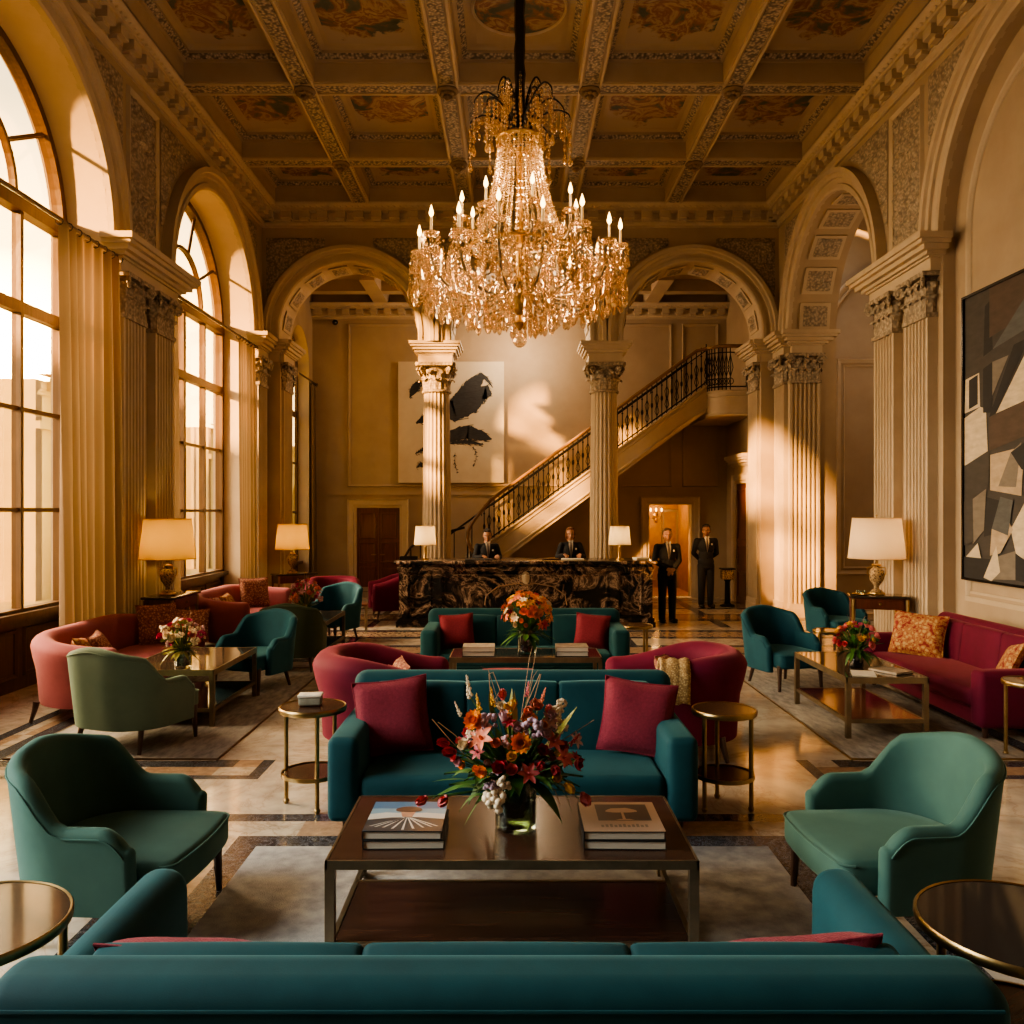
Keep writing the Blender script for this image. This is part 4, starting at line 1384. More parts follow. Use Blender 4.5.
CERA = floralmat('gilt_marbled_ceramic', (.20, .12, .06), (.5, .36, .2), (.06, .04, .03), 34)
def table_lamp(label, loc, r, sh, hb, shade=SHADE, power=18, group=None, base='urn', col=(1, .66, .24)):
    """r bottom radius of shade, sh shade height, hb height of base up to the shade"""
    t = thing('table_lamp', label, 'lamp', loc, 0, group)
    mb = MB()
    if base == 'urn':
        k = hb / .5
        prof = [(.10, 0), (.105, .02), (.075, .035), (.07, .05), (.03, .07), (.028, .10), (.05, .14), (.085, .19), (.10, .25), (.09, .31), (.06, .35), (.04, .37), (.055, .385), (.05, .40), (.022, .41), (.015, .5)]
        mb.lathe([(a * k, b * k) for a, b in prof], 24); o = mb.build('base', CERA, t)
        mb = MB(); mb.lathe([(.107 * k, 0), (.11 * k, .012), (.107 * k, .024), (.09 * k, .03)], 24); mb.build('base_collar', GOLD, o); mb = MB(); mb.lathe([(.058 * k, .38 * k), (.062 * k, .39 * k), (.05 * k, .405 * k)], 24); mb.build('neck_collar', GOLD, o)
        for s in (-1, 1):
            mb = MB(); mb.tube([(s * .055 * k, 0, .36 * k), (s * .12 * k, 0, .35 * k), (s * .125 * k, 0, .28 * k), (s * .09 * k, 0, .23 * k)], .008 * k, 6); mb.build('handle', GOLD, o)
    else:
        mb.lathe([(.075, 0), (.075, .015), (.03, .025), (.028, .04), (.028, hb * .8), (.03, hb * .82), (.012, hb * .86), (.01, hb)], 20); o = mb.build('base', GOLD, t)
    mb = MB(); mb.tube([(0, 0, hb), (0, 0, hb + sh + .015)], .006, 6); mb.ell((0, 0, hb + sh + .02), .014, 8); mb.build('stem', BRASS, t)
    mb = MB(); rt = r * .84
    mb.lathe([(r, hb - .02), (rt, hb + sh - .02)], 40)
    s = mb.build('lamp_shade', shade, t, normals=False)
    mb = MB(); mb.tube([(r * math.cos(2 * PI * k / 40), r * math.sin(2 * PI * k / 40), hb - .02) for k in range(40)], .006, 5, closed=True); mb.tube([(rt * math.cos(2 * PI * k / 40), rt * math.sin(2 * PI * k / 40), hb + sh - .02) for k in range(40)], .006, 5, closed=True); mb.build('shade_trim', shade, s)
    lp = lamp('POINT', 'bulb_light', (0, 0, hb + sh * .42), power, col, .07)
    lp.parent = t
    return t


# ---- rugs
def rug(label, x0, x1, y0, y1, m, edge=None):
    mb = MB(); mb.rbox(((x0 + x1) / 2, (y0 + y1) / 2, .007), (x1 - x0, y1 - y0, .014), .006, 2, mid=1)
    o = mb.build('area_rug', m); tag(o, label, 'rug')
    if edge:
        e = MB()
        for (a, b, c, d) in ((x0 - .012, x1 + .012, y0 - .012, y0), (x0 - .012, x1 + .012, y1, y1 + .012), (x0 - .012, x0, y0, y1), (x1, x1 + .012, y0, y1)): e.bx(a, b, c, d, .001, .016)
        e.build('binding', edge, o)
    return o


rug('grey wool rug under the front walnut coffee table', -1.60, 1.60, 2.0, 5.31, RUG)
rug('taupe rug under the seating by the windows on the left', -4.3, -2.5, 7.2, 11.4, RUGB, WOODD)
rug('taupe rug under the burgundy sofa group on the right', 2.88, 4.45, 7.2, 11.4, RUGB, BRASS)

# ---- centre seating
sofa('sofa', 'teal velvet sofa seen from behind at the bottom edge', TEAL, 2.95, 1.2, .63, .765, .70,   .335, (-.05, 2.94, .014), PI, 'teal velvet sofas', .2, 3, .27, .22, .092)
sofa('sofa', 'teal velvet sofa facing the front walnut coffee table', TEAL, 2.37, 1.0, .66, .93, .875, .41, (.005, 5.9, 0), 0, 'teal velvet sofas', .2, 3)
sofa('sofa', 'far teal velvet sofa close to the marble reception desk', TEAL, 2.48, .95, .70, .87, .80, .42, (.155, 10.5, 0), 0, 'teal velvet sofas', .2, 3)
pillow('crimson cushion on the left end of the sofa facing the coffee table', CRIM, (-.80, 5.86, .425), .52, .25, -.10, .12, group='crimson cushions')
pillow('crimson cushion on the right end of the sofa facing the coffee table', CRIM, (.835, 5.86, .425), .51, .28, .12, -.14, group='crimson cushions')
pillow('crimson cushion peeking over the near sofa back, left one', CRIM, (-1.06, 2.86, .37), .56, -.42, .03, 0, .2, h=.38, group='crimson cushions')
pillow('crimson cushion peeking over the near sofa back, right one', CRIM, (.95, 2.86, .37), .56, -.38, -.13, 0, .2, h=.38, group='crimson cushions')
pillow('crimson cushion left of the tall orange bouquet on the far sofa', CRIM, (-.66, 10.42, .43), .42, .25, -.06, .1, group='crimson cushions')
pillow('crimson cushion right of the tall orange bouquet on the far sofa', CRIM, (.96, 10.42, .43), .42, .25, .10, -.1, group='crimson cushions')
coffee_table('coffee_table', 'long dark walnut coffee table with bronze frame and low shelf on the grey rug', (0, 4.45, .014), 0, 1.76, .92, .446, WALN, BRONZE, WALN, .05, apron=.04, back=.2)
coffee_table('coffee_table', 'bronze framed table before the far teal sofa', (.145, 9.3, 0), 0, 1.62, .62, .56, SMOKE, BRONZE, SMOKE, .12, .04)
coffee_table('coffee_table', 'brass and glass table beside the near rose sofa', (-3.37, 8.95, .014), 0, .95, 1.40, .55, MIRR, BRONZE, SMOKE, .17, .045, 'glass topped brass tables')
coffee_table('coffee_table', 'brass and glass table by the far rose sofa', (-3.10, 12.55, 0), 0, 1.0, 1.4, .56, MIRR, BRONZE, SMOKE, .17, .045, 'glass topped brass tables')
coffee_table('coffee_table', 'brass and glass table in front of the burgundy sofa', (3.46, 8.55, .014), 0, .76, 1.45, .56, MIRR, BRONZE, mat('maroon_lacquer_shelf', (.10, .015, .02), .15, coat=.5), .17, .045, 'glass topped brass tables')

# ottoman glimpsed under the far table
t = thing('footstool', 'low crimson footstool under the table with the orange bouquet', 'footstool', (-.04, 8.55, 0), 0)
mb = MB(); mb.rbox((0, 0, .40), (.60, .36, .20), .06, 4, puff=(0, 0, .02)); mb.build('seat', CRIM, t)
for sx in (-1, 1):
    for sy in (-1, 1):
        mb = MB(); taper_leg(mb, sx * .25, sy * .13, .32, .02, .013); mb.build('leg', LEGW, t)

# ---- armchairs
armchair('sea green armchair at the front left beside the grey rug', GREEN, (-1.985, 4.40, 0), face(1, -.05))
armchair('sea green armchair at the front right beside the grey rug', GREEN, (1.935, 4.42, 0), face(-1, -.08))
armchair('sage green armchair with its back to us by the near rose sofa', SAGE, (-3.42, 7.72, .014), face(.35, .94), W=.98, bh=.93)
armchair('blue teal armchair just beyond the glass table near the rose sofa', TEALB, (-3.06, 10.08, .014), face(-.38, -.92), W=.84, D=.82, bh=.90)
armchair('dark olive armchair behind the blue teal one on the left', OLIVE, (-2.92, 11.37, 0), face(-.06, 1), W=.84, D=.82, bh=.93)
armchair('small blue teal armchair beyond the far glass table on the left', TEALB, (-2.95, 13.9, 0), face(-.4, -.92), W=.82, bh=.93)
armchair('blue teal armchair on the right, left of the table with pink flowers', TEALB, (3.27, 10.25, .014), face(.30, -.95), W=.78, bh=.92)
armchair('blue teal armchair half hidden behind the right console table', TEALB, (5.10, 13.35, 0), face(.3, -.95), W=.82, bh=.88)

# ---- burgundy tub chairs behind the centre sofa
tub('tub_armchair', 'burgundy tub armchair left behind the centre teal sofa', BURG, (-1.10, 7.6, 0), face(1, .12), 1.10, 1.15, .88, .72, .44, .22, .16, 'burgundy tub armchairs', roll=.05)
tub('tub_armchair', 'burgundy tub armchair right behind the centre teal sofa', BURG, (1.40, 7.6, 0), face(-1, .12), 1.12, 1.17, .89, .72, .44, .22, .16, 'burgundy tub armchairs', roll=.05)
pillow('floral cushion in the left burgundy tub armchair', FLOR2, (-1.12, 7.72, .46), .40, .5, .1, -1.2, .13, h=.32, group='floral cushions')
pillow('plain pink cushion in the left burgundy tub armchair', ROSE, (-1.0, 7.3, .46), .38, .35, .1, -.5, .14, h=.30)
pillow('floral cushion leaning in the right burgundy tub armchair', FLOR2, (1.50, 7.75, .46), .42, .45, .1, 1.2, .13, h=.36, group='floral cushions')
# folded throw over the arm of the right tub chair
mb = MB()
THROW = floralmat('gold_brocade_throw', (.42, .28, .12), (.22, .13, .06), (.58, .44, .24), 60)
tp = [(7.29, .52), (7.285, .64), (7.26, .76), (7.20, .83), (7.12, .85), (7.02, .835), (6.94, .76), (6.915, .64), (6.91, .54)]
def throw(a, b):
    f = b * 8; i = min(7, int(f)); u = f - i
    y, z = tp[i][0] * (1 - u) + tp[i + 1][0] * u, tp[i][1] * (1 - u) + tp[i + 1][1] * u
    return (1.22 + .24 * a + .02 * math.sin(b * 5), y + .004 * math.sin(a * 20), z + .008 * math.sin(a * 14 + b * 3))
mb.grid(throw, 10, 24)
o = mb.build('throw_blanket', THROW, None, angle=0)
md = o.modifiers.new('thick', 'SOLIDIFY'); md.thickness = .025; md.offset = 1
tag(o, 'gold patterned throw over the arm of the right tub armchair', 'blanket')

# ---- rose sofas under the windows
tub('curved_sofa', 'rose velvet sofa with curved back under the near window', ROSE, (-4.40, 9.62, 0), face(1, 0), 2.55, 1.02, .86, .76, .45, .2, .16, 'rose velvet sofas', 'sofa', .55, 2, .08, .03)
tub('curved_sofa', 'rose velvet sofa with curved back under the second window', ROSE, (-4.40, 13.85, 0), face(1, 0), 2.55, 1.02, .86, .76, .45, .2, .16, 'rose velvet sofas', 'sofa', .55, 2, .08, .03)
FG = 'floral cushions on the rose sofas'
pillow('big rose floral cushion at the far end of the near rose sofa', FLOR2, (-4.40, 10.62, .46), .50, .28, 0, .75, group=FG)
pillow('second floral cushion at the far end of the near rose sofa, half behind flowers', FLOR2, (-4.05, 10.72, .46), .42, .3, 0, .2, group=FG)
pillow('tan patterned cushion at the near end of the near rose sofa', FLOR, (-4.42, 9.02, .46), .42, .55, .15, 1.9, .14, h=.36, group=FG)
pillow('rose patterned cushion next to the tan one on the near rose sofa', FLOR2, (-4.40, 9.3, .46), .42, .5, -.1, 1.75, .14, h=.36, group=FG)
pillow('floral cushion standing at the far end of the second rose sofa', FLOR2, (-4.40, 14.6, .46), .52, .25, 0, .65, group=FG)
pillow('nearer of two leaning cushions on the second rose sofa', FLOR2, (-4.42, 13.1, .46), .44, .55, .12, 1.7, .14, h=.38, group=FG)
pillow('farther of two leaning cushions on the second rose sofa', FLOR, (-4.38, 13.45, .46), .44, .5, -.05, 1.6, .14, h=.38, group=FG)
tub('tub_armchair', 'small crimson armchair in the far left corner by the door', BURG, (-3.35, 15.9, 0), face(.2, -.98), .95, .9, .88, .72, .46, .17, .16, 'burgundy tub armchairs')
tub('tub_armchair', 'crimson armchair half hidden behind the left end of the reception desk', BURG, (-2.45, 17.05, 0), face(-1, -.3), .8, .8, .85, .7, .45, .14, .16, 'burgundy tub armchairs')

# ---- burgundy sofa on the right
sofa('sofa', 'burgundy velvet sofa under the large geometric painting', BURG, 2.62, 1.06, .64, .90, .86, .44, (4.80, 9.05, 0), face(-1, 0), None, .2, 3, .2)
FR = 'gold and red floral cushions'
pillow('gold and red floral cushion at the far end of the burgundy sofa', FLOR, (4.62, 9.75, .45), .60, .30, .06, -.75, h=.50, group=FR)
pillow('left of two floral cushions by the near arm of the burgundy sofa', FLOR, (4.80, 8.35, .45), .46, .45, -.2, -2.0, .14, h=.40, group=FR)
pillow('right of two floral cushions by the near arm of the burgundy sofa', FLOR, (4.95, 8.18, .45), .46, .45, -.15, -2.0, .14, h=.40, group=FR)

# ---- small round tables
SG = 'round brass side tables'
round_table('round brass side table at the left arm of the centre teal sofa', (-1.43, 6.1, 0), .24, .71, WALN, group=SG, legs=3, rz=.9)
round_table('round brass side table at the right arm of the centre teal sofa', (1.51, 6.05, 0), .23, .70, WALN, group=SG, legs=3, rz=-.5)
round_table('round table with dark glass top at the front left corner', (-2.0, 3.1, 0), .36, .60, SMOKE, shelf=0, legs=4, group='dark glass round tables', lr=.018)
round_table('round table with dark glass top carrying a crystal decanter', (1.87, 3.1, 0), .37, .60, SMOKE, shelf=.2, legs=4, group='dark glass round tables', lr=.018)
round_table('round brass table at the near arm of the burgundy sofa', (4.42, 7.25, 0), .22, .66, SMOKE, shelf=0, legs=1 and 3, group=SG)
round_table('round brass table right of the far teal sofa', (1.68, 11.6, 0), .24, .56, WALN, shelf=0, legs=4, group=SG)
round_table('small brass table between the right teal armchairs', (4.1, 10.95, 0), .22, .58, MIRR, shelf=.25, legs=4, group=SG)
t = thing('wooden_stool', 'small square wooden side table near the dark double door', 'side table', (-2.72, 14.9, 0), .1)
mb = MB(); mb.rbox((0, 0, .48), (.38, .36, .035), .01, 2); mb.build('tabletop', WOODM, t)
for sx in (-1, 1):
    for sy in (-1, 1):
        mb = MB(); mb.tube([(sx * .16, sy * .15, .47), (sx * .16, sy * .15, 0)], [.02, .014], 6); mb.build('leg', BRONZE, t)
console('dark console table with brass legs against the near left pier', (-4.78, 11.95, 0), face(1, 0), 1.0, .46, .95, 'console tables with lamps')
console('dark console table with brass legs near the far left column', (-4.40, 17.15, 0), face(.6, -.8), .85, .42, .87, 'console tables with lamps')
console('dark console table with brass legs behind the burgundy sofa', (5.07, 11.75, 0), face(-.3, -.95), .78, .46, .96, 'console tables with lamps')
LG = 'large table lamps with gilt urn bases'
table_lamp('large lamp with glowing amber shade on the near left console', (-4.78, 11.8, .953), .375, .55, .52, SHADE, 9, LG)
table_lamp('amber shaded lamp on the console near the far left column', (-4.43, 17.15, .873), .34, .5, .50, SHADE, 8, LG)
table_lamp('large cream shaded lamp on the right console', (5.04, 11.75, .963), .375, .55, .52, SHADE2, 7, LG, col=(1, .7, .4))
# ------------------------------------------------------------------ reception desk, staircase, art, curtains
t = thing('reception_desk', 'long black veined marble reception desk in front of the columns', 'reception desk', (.25, 16.0, 0), 0)
mb = MB(); W = 4.62; D = .95
mb.bx(-W / 2, W / 2, -D / 2, D / 2, .16, 1.14)
for (a, b) in ((-W / 2, -W / 2 + .16), (-W / 2 + .62, -W / 2 + .78), (W / 2 - .78, W / 2 - .62), (W / 2 - .16, W / 2)):
    mb.bx(a, b, -D / 2 - .05, -D / 2 + .02, .16, 1.10)
for (a, b) in ((-W / 2 + .16, -W / 2 + .62), (-W / 2 + .78, W / 2 - .78), (W / 2 - .62, W / 2 - .16)):
    rect_mould(mb, frame_matrix((0, -D / 2, 0), (1, 0, 0), (0, -1, 0)), a + .03, b - .03, .20, .98, .05, .035)
mb.bx(-W / 2 - .03, W / 2 + .03, -D / 2 - .07, D / 2, 1.03, 1.10)
mb.build('desk_body', DMARB, t)
mb = MB(); mb.bx(-W / 2 - .05, W / 2 + .05, -D / 2 - .09, D / 2 + .03, 0, .10); mb.bx(-W / 2 - .03, W / 2 + .03, -D / 2 - .07, D / 2, .10, .17); mb.build('plinth', DMARB, t)
mb = MB(); mb.rbox((0, -.03, 1.18), (W + .16, D + .22, .06), .02, 3, mid=1); mb.build('countertop', DMARB, t)
mb = MB()
pts = [(math.sin(a) * .075 * (1 if abs(math.cos(a)) < .9 else .7), math.cos(a) * .12) for a in [2 * PI * k / 20 for k in range(20)]]
mb.prism(pts, 0, .03, T(0, -D / 2, .90) @ RX(PI / 2)); mb.ell((0, -D / 2 - .03, .90), (.045, .02, .075), 10); mb.build('crest', TRIM, t)
mb = MB()
mb.tube([(-.75, -D / 2 - .005, .40), (-.72, -D / 2 - .012, .58), (-.5, -D / 2 - .015, .74), (-.15, -D / 2 - .015, .80), (0, -D / 2 - .015, .76), (.15, -D / 2 - .015, .80), (.5, -D / 2 - .015, .74), (.72, -D / 2 - .012, .58), (.75, -D / 2 - .005, .40)], .012, 6)
mb.build('garland', mat('tan_stone_inlay', (.30, .19, .12), .4), t)
for (x, l) in ((-1.63, 'left lamp on the reception desk with cream shade'), (2.02, 'right lamp on the reception desk with cream shade')):
    table_lamp(l, (x, 15.95, 1.21), .21, .34, .30, SHADE2, 4, 'reception desk lamps', 'rod', (1, .72, .33))
def flat_item(name, label, cat, loc, sz, m, rz=0, m2=None):
    t = MB(); t.rbox((0, 0, sz[2] / 2), sz, min(sz) * .3, 2, mid=1)
    o = t.build(name, m); o.location = loc; o.rotation_euler = (0, 0, rz)
    return tag(o, label, cat)
flat_item('desk_blotter', 'dark blotter in front of the dark haired receptionist', 'blotter', (-.62, 15.75, 1.21), (.5, .3, .02), BLACKC, .05)
flat_item('open_register', 'pale open register in front of the auburn haired receptionist', 'book', (1.12, 15.72, 1.21), (.42, .28, .03), PAPER, -.05)
flat_item('paper_stack', 'small stack of papers at the right end of the desk', 'papers', (2.40, 15.85, 1.21), (.26, .2, .045), PAPER, .3)
flat_item('leather_folder', 'brown leather folder left of the auburn haired receptionist', 'folder', (.72, 15.8, 1.21), (.3, .22, .03), WALN, .1)
t = thing('letter_tray', 'dark metal letter tray at the left end of the desk', 'tray', (-1.93, 15.9, 1.21), .1)
mb = MB(); mb.bx(-.16, .16, -.12, .12, 0, .012)
for s in (-1, 1): mb.bx(s * .16 - .006, s * .16 + .006, -.12, .12, 0, .06); mb.bx(-.16, .16, s * .12 - .006, s * .12 + .006, 0, .06)
mb.build('tray', IRON, t); mb = MB(); mb.box((0, 0, .025), (.26, .19, .02)); mb.build('papers', PAPER, t)

# pedestal with gilt urn beyond the right column
t = thing('pedestal_stand', 'dark pedestal with gilt box top beside the porter by the wall', 'stand', (4.80, 18.95, 0), 0)
mb = MB(); mb.lathe([(.17, 0), (.17, .03), (.08, .06), (.06, .1), (.055, .55), (.09, .60)], 16); mb.build('pedestal', IRON, t)
mb = MB(); mb.rbox((0, 0, .71), (.26, .26, .22), .03, 3)
for k in range(3): mb.ell((-.08 + .08 * k, -.13, .71), (.03, .02, .06), 8)
mb.build('gilt_box', CERA, t)
mb = MB(); mb.box((0, 0, .835), (.3, .3, .025)); mb.build('lid', IRON, t)

# ---- staircase
X0, ZW, NW = -.75, 1.07, 6
YF, YBk = 19.3, 20.88
st = thing('staircase', 'sweeping marble staircase rising to the landing on the right', 'staircase', (0, 0, 0), 0)
NS, rise = 21, .178
run = (4.42 - X0) / NS
STEP = marble('white_marble_step', (.60, .52, .42), (.2, .15, .11), (.45, .37, .29), 3, .8, .25)
for k in range(NW):                                  # winders
    a0, a1 = PI - PI / 2 * k / NW, PI - PI / 2 * (k + 1) / NW
    z = (k + 1) * rise
    R = 1.58
    pts = [(X0, YF)] + [(X0 + R * math.cos(a0 + (a1 - a0) * j / 4) * 1.0, YF + R * math.sin(a0 + (a1 - a0) * j / 4)) for j in range(5)]
    mb = MB(); mb.prism(pts, 0, z); mb.build('step', STEP, st)
for k in range(NS):
    x = X0 + run * k; z = ZW + rise * (k + 1)
    mb = MB(); mb.bx(x, x + run, YF, YBk, z - .2, z - .035); mb.bx(x - .03, x + run, YF - .02, YBk, z - .035, z); mb.build('step', STEP, st)
mb = MB()                                            # closed stringer and sloping soffit
th = .62
sl = rise / run
xs_ = [X0 + (4.42 - X0) * k / 20 for k in range(21)]
def zt(x): return ZW + .10 + (x - X0) * sl + rise * .5
poly = [(x, zt(x)) for x in xs_]
def zb_(x): return max(0.0, zt(x) - th - .12 * math.exp(-((x - X0) / .6)))
low = [(x, zb_(x)) for x in xs_]
for (y0, y1) in ((YF - .10, YF),):
    vs = []
    for (x, z), (x2, z2) in zip(poly, low): vs += [(x, y0, z), (x2, y0, z2), (x, y1, z), (x2, y1, z2)]
    fs = []
    for i in range(20):
        a, b = 4 * i, 4 * i + 4
        fs += [(a, b, b + 1, a + 1), (a + 2, a + 3, b + 3, b + 2), (a, a + 2, b + 2, b), (a + 1, b + 1, b + 3, a + 3)]
    fs += [(0, 1, 3, 2), (80, 82, 83, 81)]
    mb.add(vs, fs, False)
for off, r in ((-.03, .03), (-.14, .02), (-.52, .035)):
    mb.tube([(x, YF - .10, zt(x) + off) for x in xs_], r, 6)
vs = []
for (x, z) in low: vs += [(x, YF - .05, z + .01), (x, YBk, z + .01)]
mb.add(vs, [(2 * i, 2 * i + 1, 2 * i + 3, 2 * i + 2) for i in range(20)], True)
mb.build('stringer', TRIM, st)
# landing with rounded corner
ZL = ZW + rise * NS
mb = MB()
xl = 4.42
front = []
for k in range(9):
    a = PI + PI / 2 * k / 8
    front.append((xl - .02 + .45 + .45 * math.cos(a), YF - .10 - .0 + .0 + .45 * math.sin(a) * .85))
front = [(xl - .02, YF - .02)] + front[1:] + [(HR + .02, YF - .10 - .3825)]
pl = front + [(HR + .02, YBk + .1), (xl - .02, YBk + .1)]
mb.prism(pl, ZL - .58, ZL)
for (z, r) in ((ZL - .03, .03), (ZL - .14, .02), (ZL - .54, .035)): mb.tube([(p[0], p[1], z) for p in front], r, 6)
mb.build('landing', TRIM, st)
# wrought-iron balustrade
rail = []
for k in range(9):
    a = PI * 1.25 - (PI * 1.25 - PI / 2) * k / 8 * 1.0
    rail.append(Vector((X0 + .02 + .30 * math.cos(a), YF - .02 - .28 + .28 * math.sin(a), ZW + .02 + .75 * (k / 8) ** 1.0 - .45 + .62)))
st_rail = []
for k in range(0, 23):
    x = X0 + .05 + (xl - X0 - .05) * k / 22
    st_rail.append(Vector((x, YF - .05, zt(x) + .92)))
for k in range(6):
    a = PI * 1.45 - (PI * .95) * k / 6
    pass
curl = []
for k in range(8):
    a = -PI * .35 + (PI * .35 + PI) * k / 7           # tight turn at the foot of the flight
    curl.append((X0 - .02 - .24 * math.sin(min(PI, max(0, a))) , YF - .05 - .26 * (1 + math.cos(a)) * .5, ZW - .32 + 1.28 * k / 7))
curl = [Vector(p) for p in curl]
land = [Vector((p[0], p[1] + .06, ZL + .98)) for p in front[1:]]
path = curl + st_rail[1:-1] + land
HANDR = mat('polished_handrail', (.20, .11, .05), .25, col2=(.28, .16, .07), vscale=6, coat=.3)
mb = MB(); mb.tube(path, .042, 8); mb.build('handrail', HANDR, st)
mb = MB(); mb.tube([Vector((p.x, p.y, p.z - .86)) for p in st_rail[1:]], .016, 5); mb.tube([Vector((p.x, p.y, p.z - .14)) for p in st_rail[1:]], .012, 5)
mb.tube([p - Vector((0, 0, .90)) for p in land], .016, 5); mb.tube([p - Vector((0, 0, .14)) for p in land], .012, 5)
mb.build('rail_bars', IRON, st)
nb = 46
for k in range(nb):
    x = X0 + .12 + (xl - X0 - .14) * k / (nb - 1)
    b = Vector((x, YF - .05, zt(x)))
    mb = MB()
    mb.tube([b, b + Vector((0, 0, .92))], .013, 5)
    if k % 2 == 0:
        mb.ell(tuple(b + Vector((0, 0, .42))), (.03, .03, .07), 6); mb.ell(tuple(b + Vector((0, 0, .72))), .024, 6)
    else:
        for s in (-1, 1):
            mb.tube([b + Vector((0, 0, .10)), b + Vector((s * .045, 0, .20)), b + Vector((s * .012, 0, .34)), b + Vector((s * .045, 0, .50)), b + Vector((0, 0, .62))], .008, 4)
    mb.ell(tuple(b + Vector((0, 0, .05))), .022, 6)
    mb.build('baluster', IRON, st)
L = [land[0]]
for k in range(9):
    f = k / 8 * (len(land) - 1); i = min(len(land) - 2, int(f)); p = land[i].lerp(land[i + 1], f - i)
    b = p - Vector((0, 0, .98)); mb = MB()
    mb.tube([b, b + Vector((0, 0, .97))], .013, 5)
    mb.tube([b + Vector((.07 * math.cos(2 * PI * j / 10), 0, .20 + .07 * math.sin(2 * PI * j / 10))) for j in range(10)], .009, 4, closed=True)
    for s in (-1, 1): mb.tube([b + Vector((0, 0, .3)), b + Vector((s * .06, 0, .5)), b + Vector((0, 0, .8))], .009, 4)
    mb.build('baluster', IRON, st)
for k in range(6):
    p = curl[k + 1] if k + 1 < len(curl) else curl[-1]
    mb = MB(); mb.tube([Vector((p.x, p.y, max(.02, p.z - .95))), p], .013, 5); mb.build('baluster', IRON, st)
mb = MB()                                             # wall handrail and outer rail at the foot
mb.tube([(x, YBk - .02, zt(x) + .85) for x in [X0 - .9, X0, 1, 2, 3, 4.3]], .024, 8)
for x in (X0, 0.6, 2, 3.4): mb.tube([(x, YBk - .02, zt(x) + .83), (x, YBk - .02, zt(x) + .75), (x, YH, zt(x) + .75)], .01, 5)
mb.build('wall_rail', IRON, st)
mb = MB()
out = [Vector((X0 + 1.60 * math.cos(a), YF + 1.56 * math.sin(a), 1.22 + .5 * k / 8)) for k, a in enumerate([PI - PI / 2.4 * i / 8 for i in range(9)])]
out = [Vector((X0 - 1.72, YF - .5, .78)), Vector((X0 - 1.68, YF - .2, 1.05))] + out
mb.tube(out, .03, 6)
for p in out[1::2]: mb.tube([Vector((p.x, p.y, 0)), p], .014, 5)
mb.build('outer_rail', IRON, st)

# ---- large black and white canvas on the back wall
t = thing('abstract_canvas', 'tall white canvas with black brush strokes behind the left column', 'painting', (-1.50, YH - .05, 4.31), 0)
mb = MB(); mb.bx(-1.30, 1.30, -.03, .03, -1.49, 1.49); mb.build('canvas', mat('primed_canvas', (.66, .58, .46), .8, col2=(.58, .49, .37), vscale=1.5, bump=.1, bscale=200), t)
INK = mat('black_paint', (.016, .018, .024), .5, col2=(.035, .038, .048), vscale=9, stretch=(1, 1, 5), bump=.4, bscale=60)
def stroke(pts, ws, seed, jag=.05):
    random.seed(seed)
    mb = MB(); n = 70
    P_ = [Vector((a, 0, b)) for a, b in pts]
    row = []
    for i in range(n + 1):
        f = i / n * (len(P_) - 1); k = min(len(P_) - 2, int(f)); tt = f - k
        p0, p1, p2, p3 = P_[max(0, k - 1)], P_[k], P_[k + 1], P_[min(len(P_) - 1, k + 2)]
        c = .5 * (2 * p1 + (p2 - p0) * tt + (2 * p0 - 5 * p1 + 4 * p2 - p3) * tt ** 2 + (3 * p1 - p0 - 3 * p2 + p3) * tt ** 3)
        w = ws[k] * (1 - sm(0, 1, tt)) + ws[k + 1] * sm(0, 1, tt)
        d = (p2 - p1).normalized(); nn = Vector((-d.z, 0, d.x))
        e1 = noise.noise(Vector((i * .22, seed, 0))) * 1.2 + random.uniform(-.35, .35); e2 = noise.noise(Vector((i * .22, seed, 9))) * 1.2 + random.uniform(-.35, .35)
        row.append((c + nn * (w / 2 + e1 * jag * w), c - nn * (w / 2 + e2 * jag * w)))
    vs = [p for r in row for p in r]
    mb.add([(p.x, -.034 - .0004 * seed, p.z) for p in vs], [(2 * i, 2 * i + 1, 2 * i + 3, 2 * i + 2) for i in range(n)], False)
    for _ in range(26):
        i = random.randrange(n - 4); s_ = random.choice((0, 1)); p = row[i][s_]
        out = (row[i][s_] - row[i][1 - s_]).normalized() * random.uniform(.005, .05)
        dd = (row[i + 4][s_] - row[i][s_]) * random.uniform(.5, 2)
        q = p + out + dd
        mb.add([(p.x, -.0345, p.z), (q.x, -.0345, q.z), (q.x - dd.x * .1, -.0345, q.z - dd.z * .1 - .012), (p.x + .01, -.0345, p.z - .02)], [(0, 1, 2, 3)], False)
    return mb.build('brush_stroke', INK, t, normals=False)
stroke([(-.05, .10), (.20, .45), (.50, .85), (.80, 1.18)], [.40, .46, .40, .14], 1, .07)
stroke([(.55, 1.05), (.80, 1.12), (1.03, .85)], [.10, .10, .02], 10, .1)
stroke([(-.30, .22), (.10, .30), (.45, .52), (.80, .74), (1.0, .68)], [.14, .50, .62, .36, .06], 2, .06)
stroke([(-.86, -.02), (-.62, .08), (-.50, .02), (-.3, -.1)], [.05, .20, .26, .1], 3, .12)
stroke([(-.25, -.50), (.05, -.34), (.40, -.25), (.72, -.33), (1.0, -.42)], [.12, .30, .32, .26, .04], 4, .09)
stroke([(.0, -.52), (.35, -.48), (.8, -.55)], [.03, .10, .02], 11, .2)
stroke([(-1.02, .60), (-.90, .82), (-.76, 1.02)], [.02, .20, .10], 5, .1)
stroke([(-.88, -.78), (-.6, -.62), (-.4, -.5)], [.02, .09, .03], 6, .2)
stroke([(-.85, -1.12), (-.7, -1.03), (-.55, -1.1)], [.02, .13, .04], 7, .25)
stroke([(.1, -.75), (.1, -1.0), (.16, -1.25)], [.008, .010, .006], 8, .3)
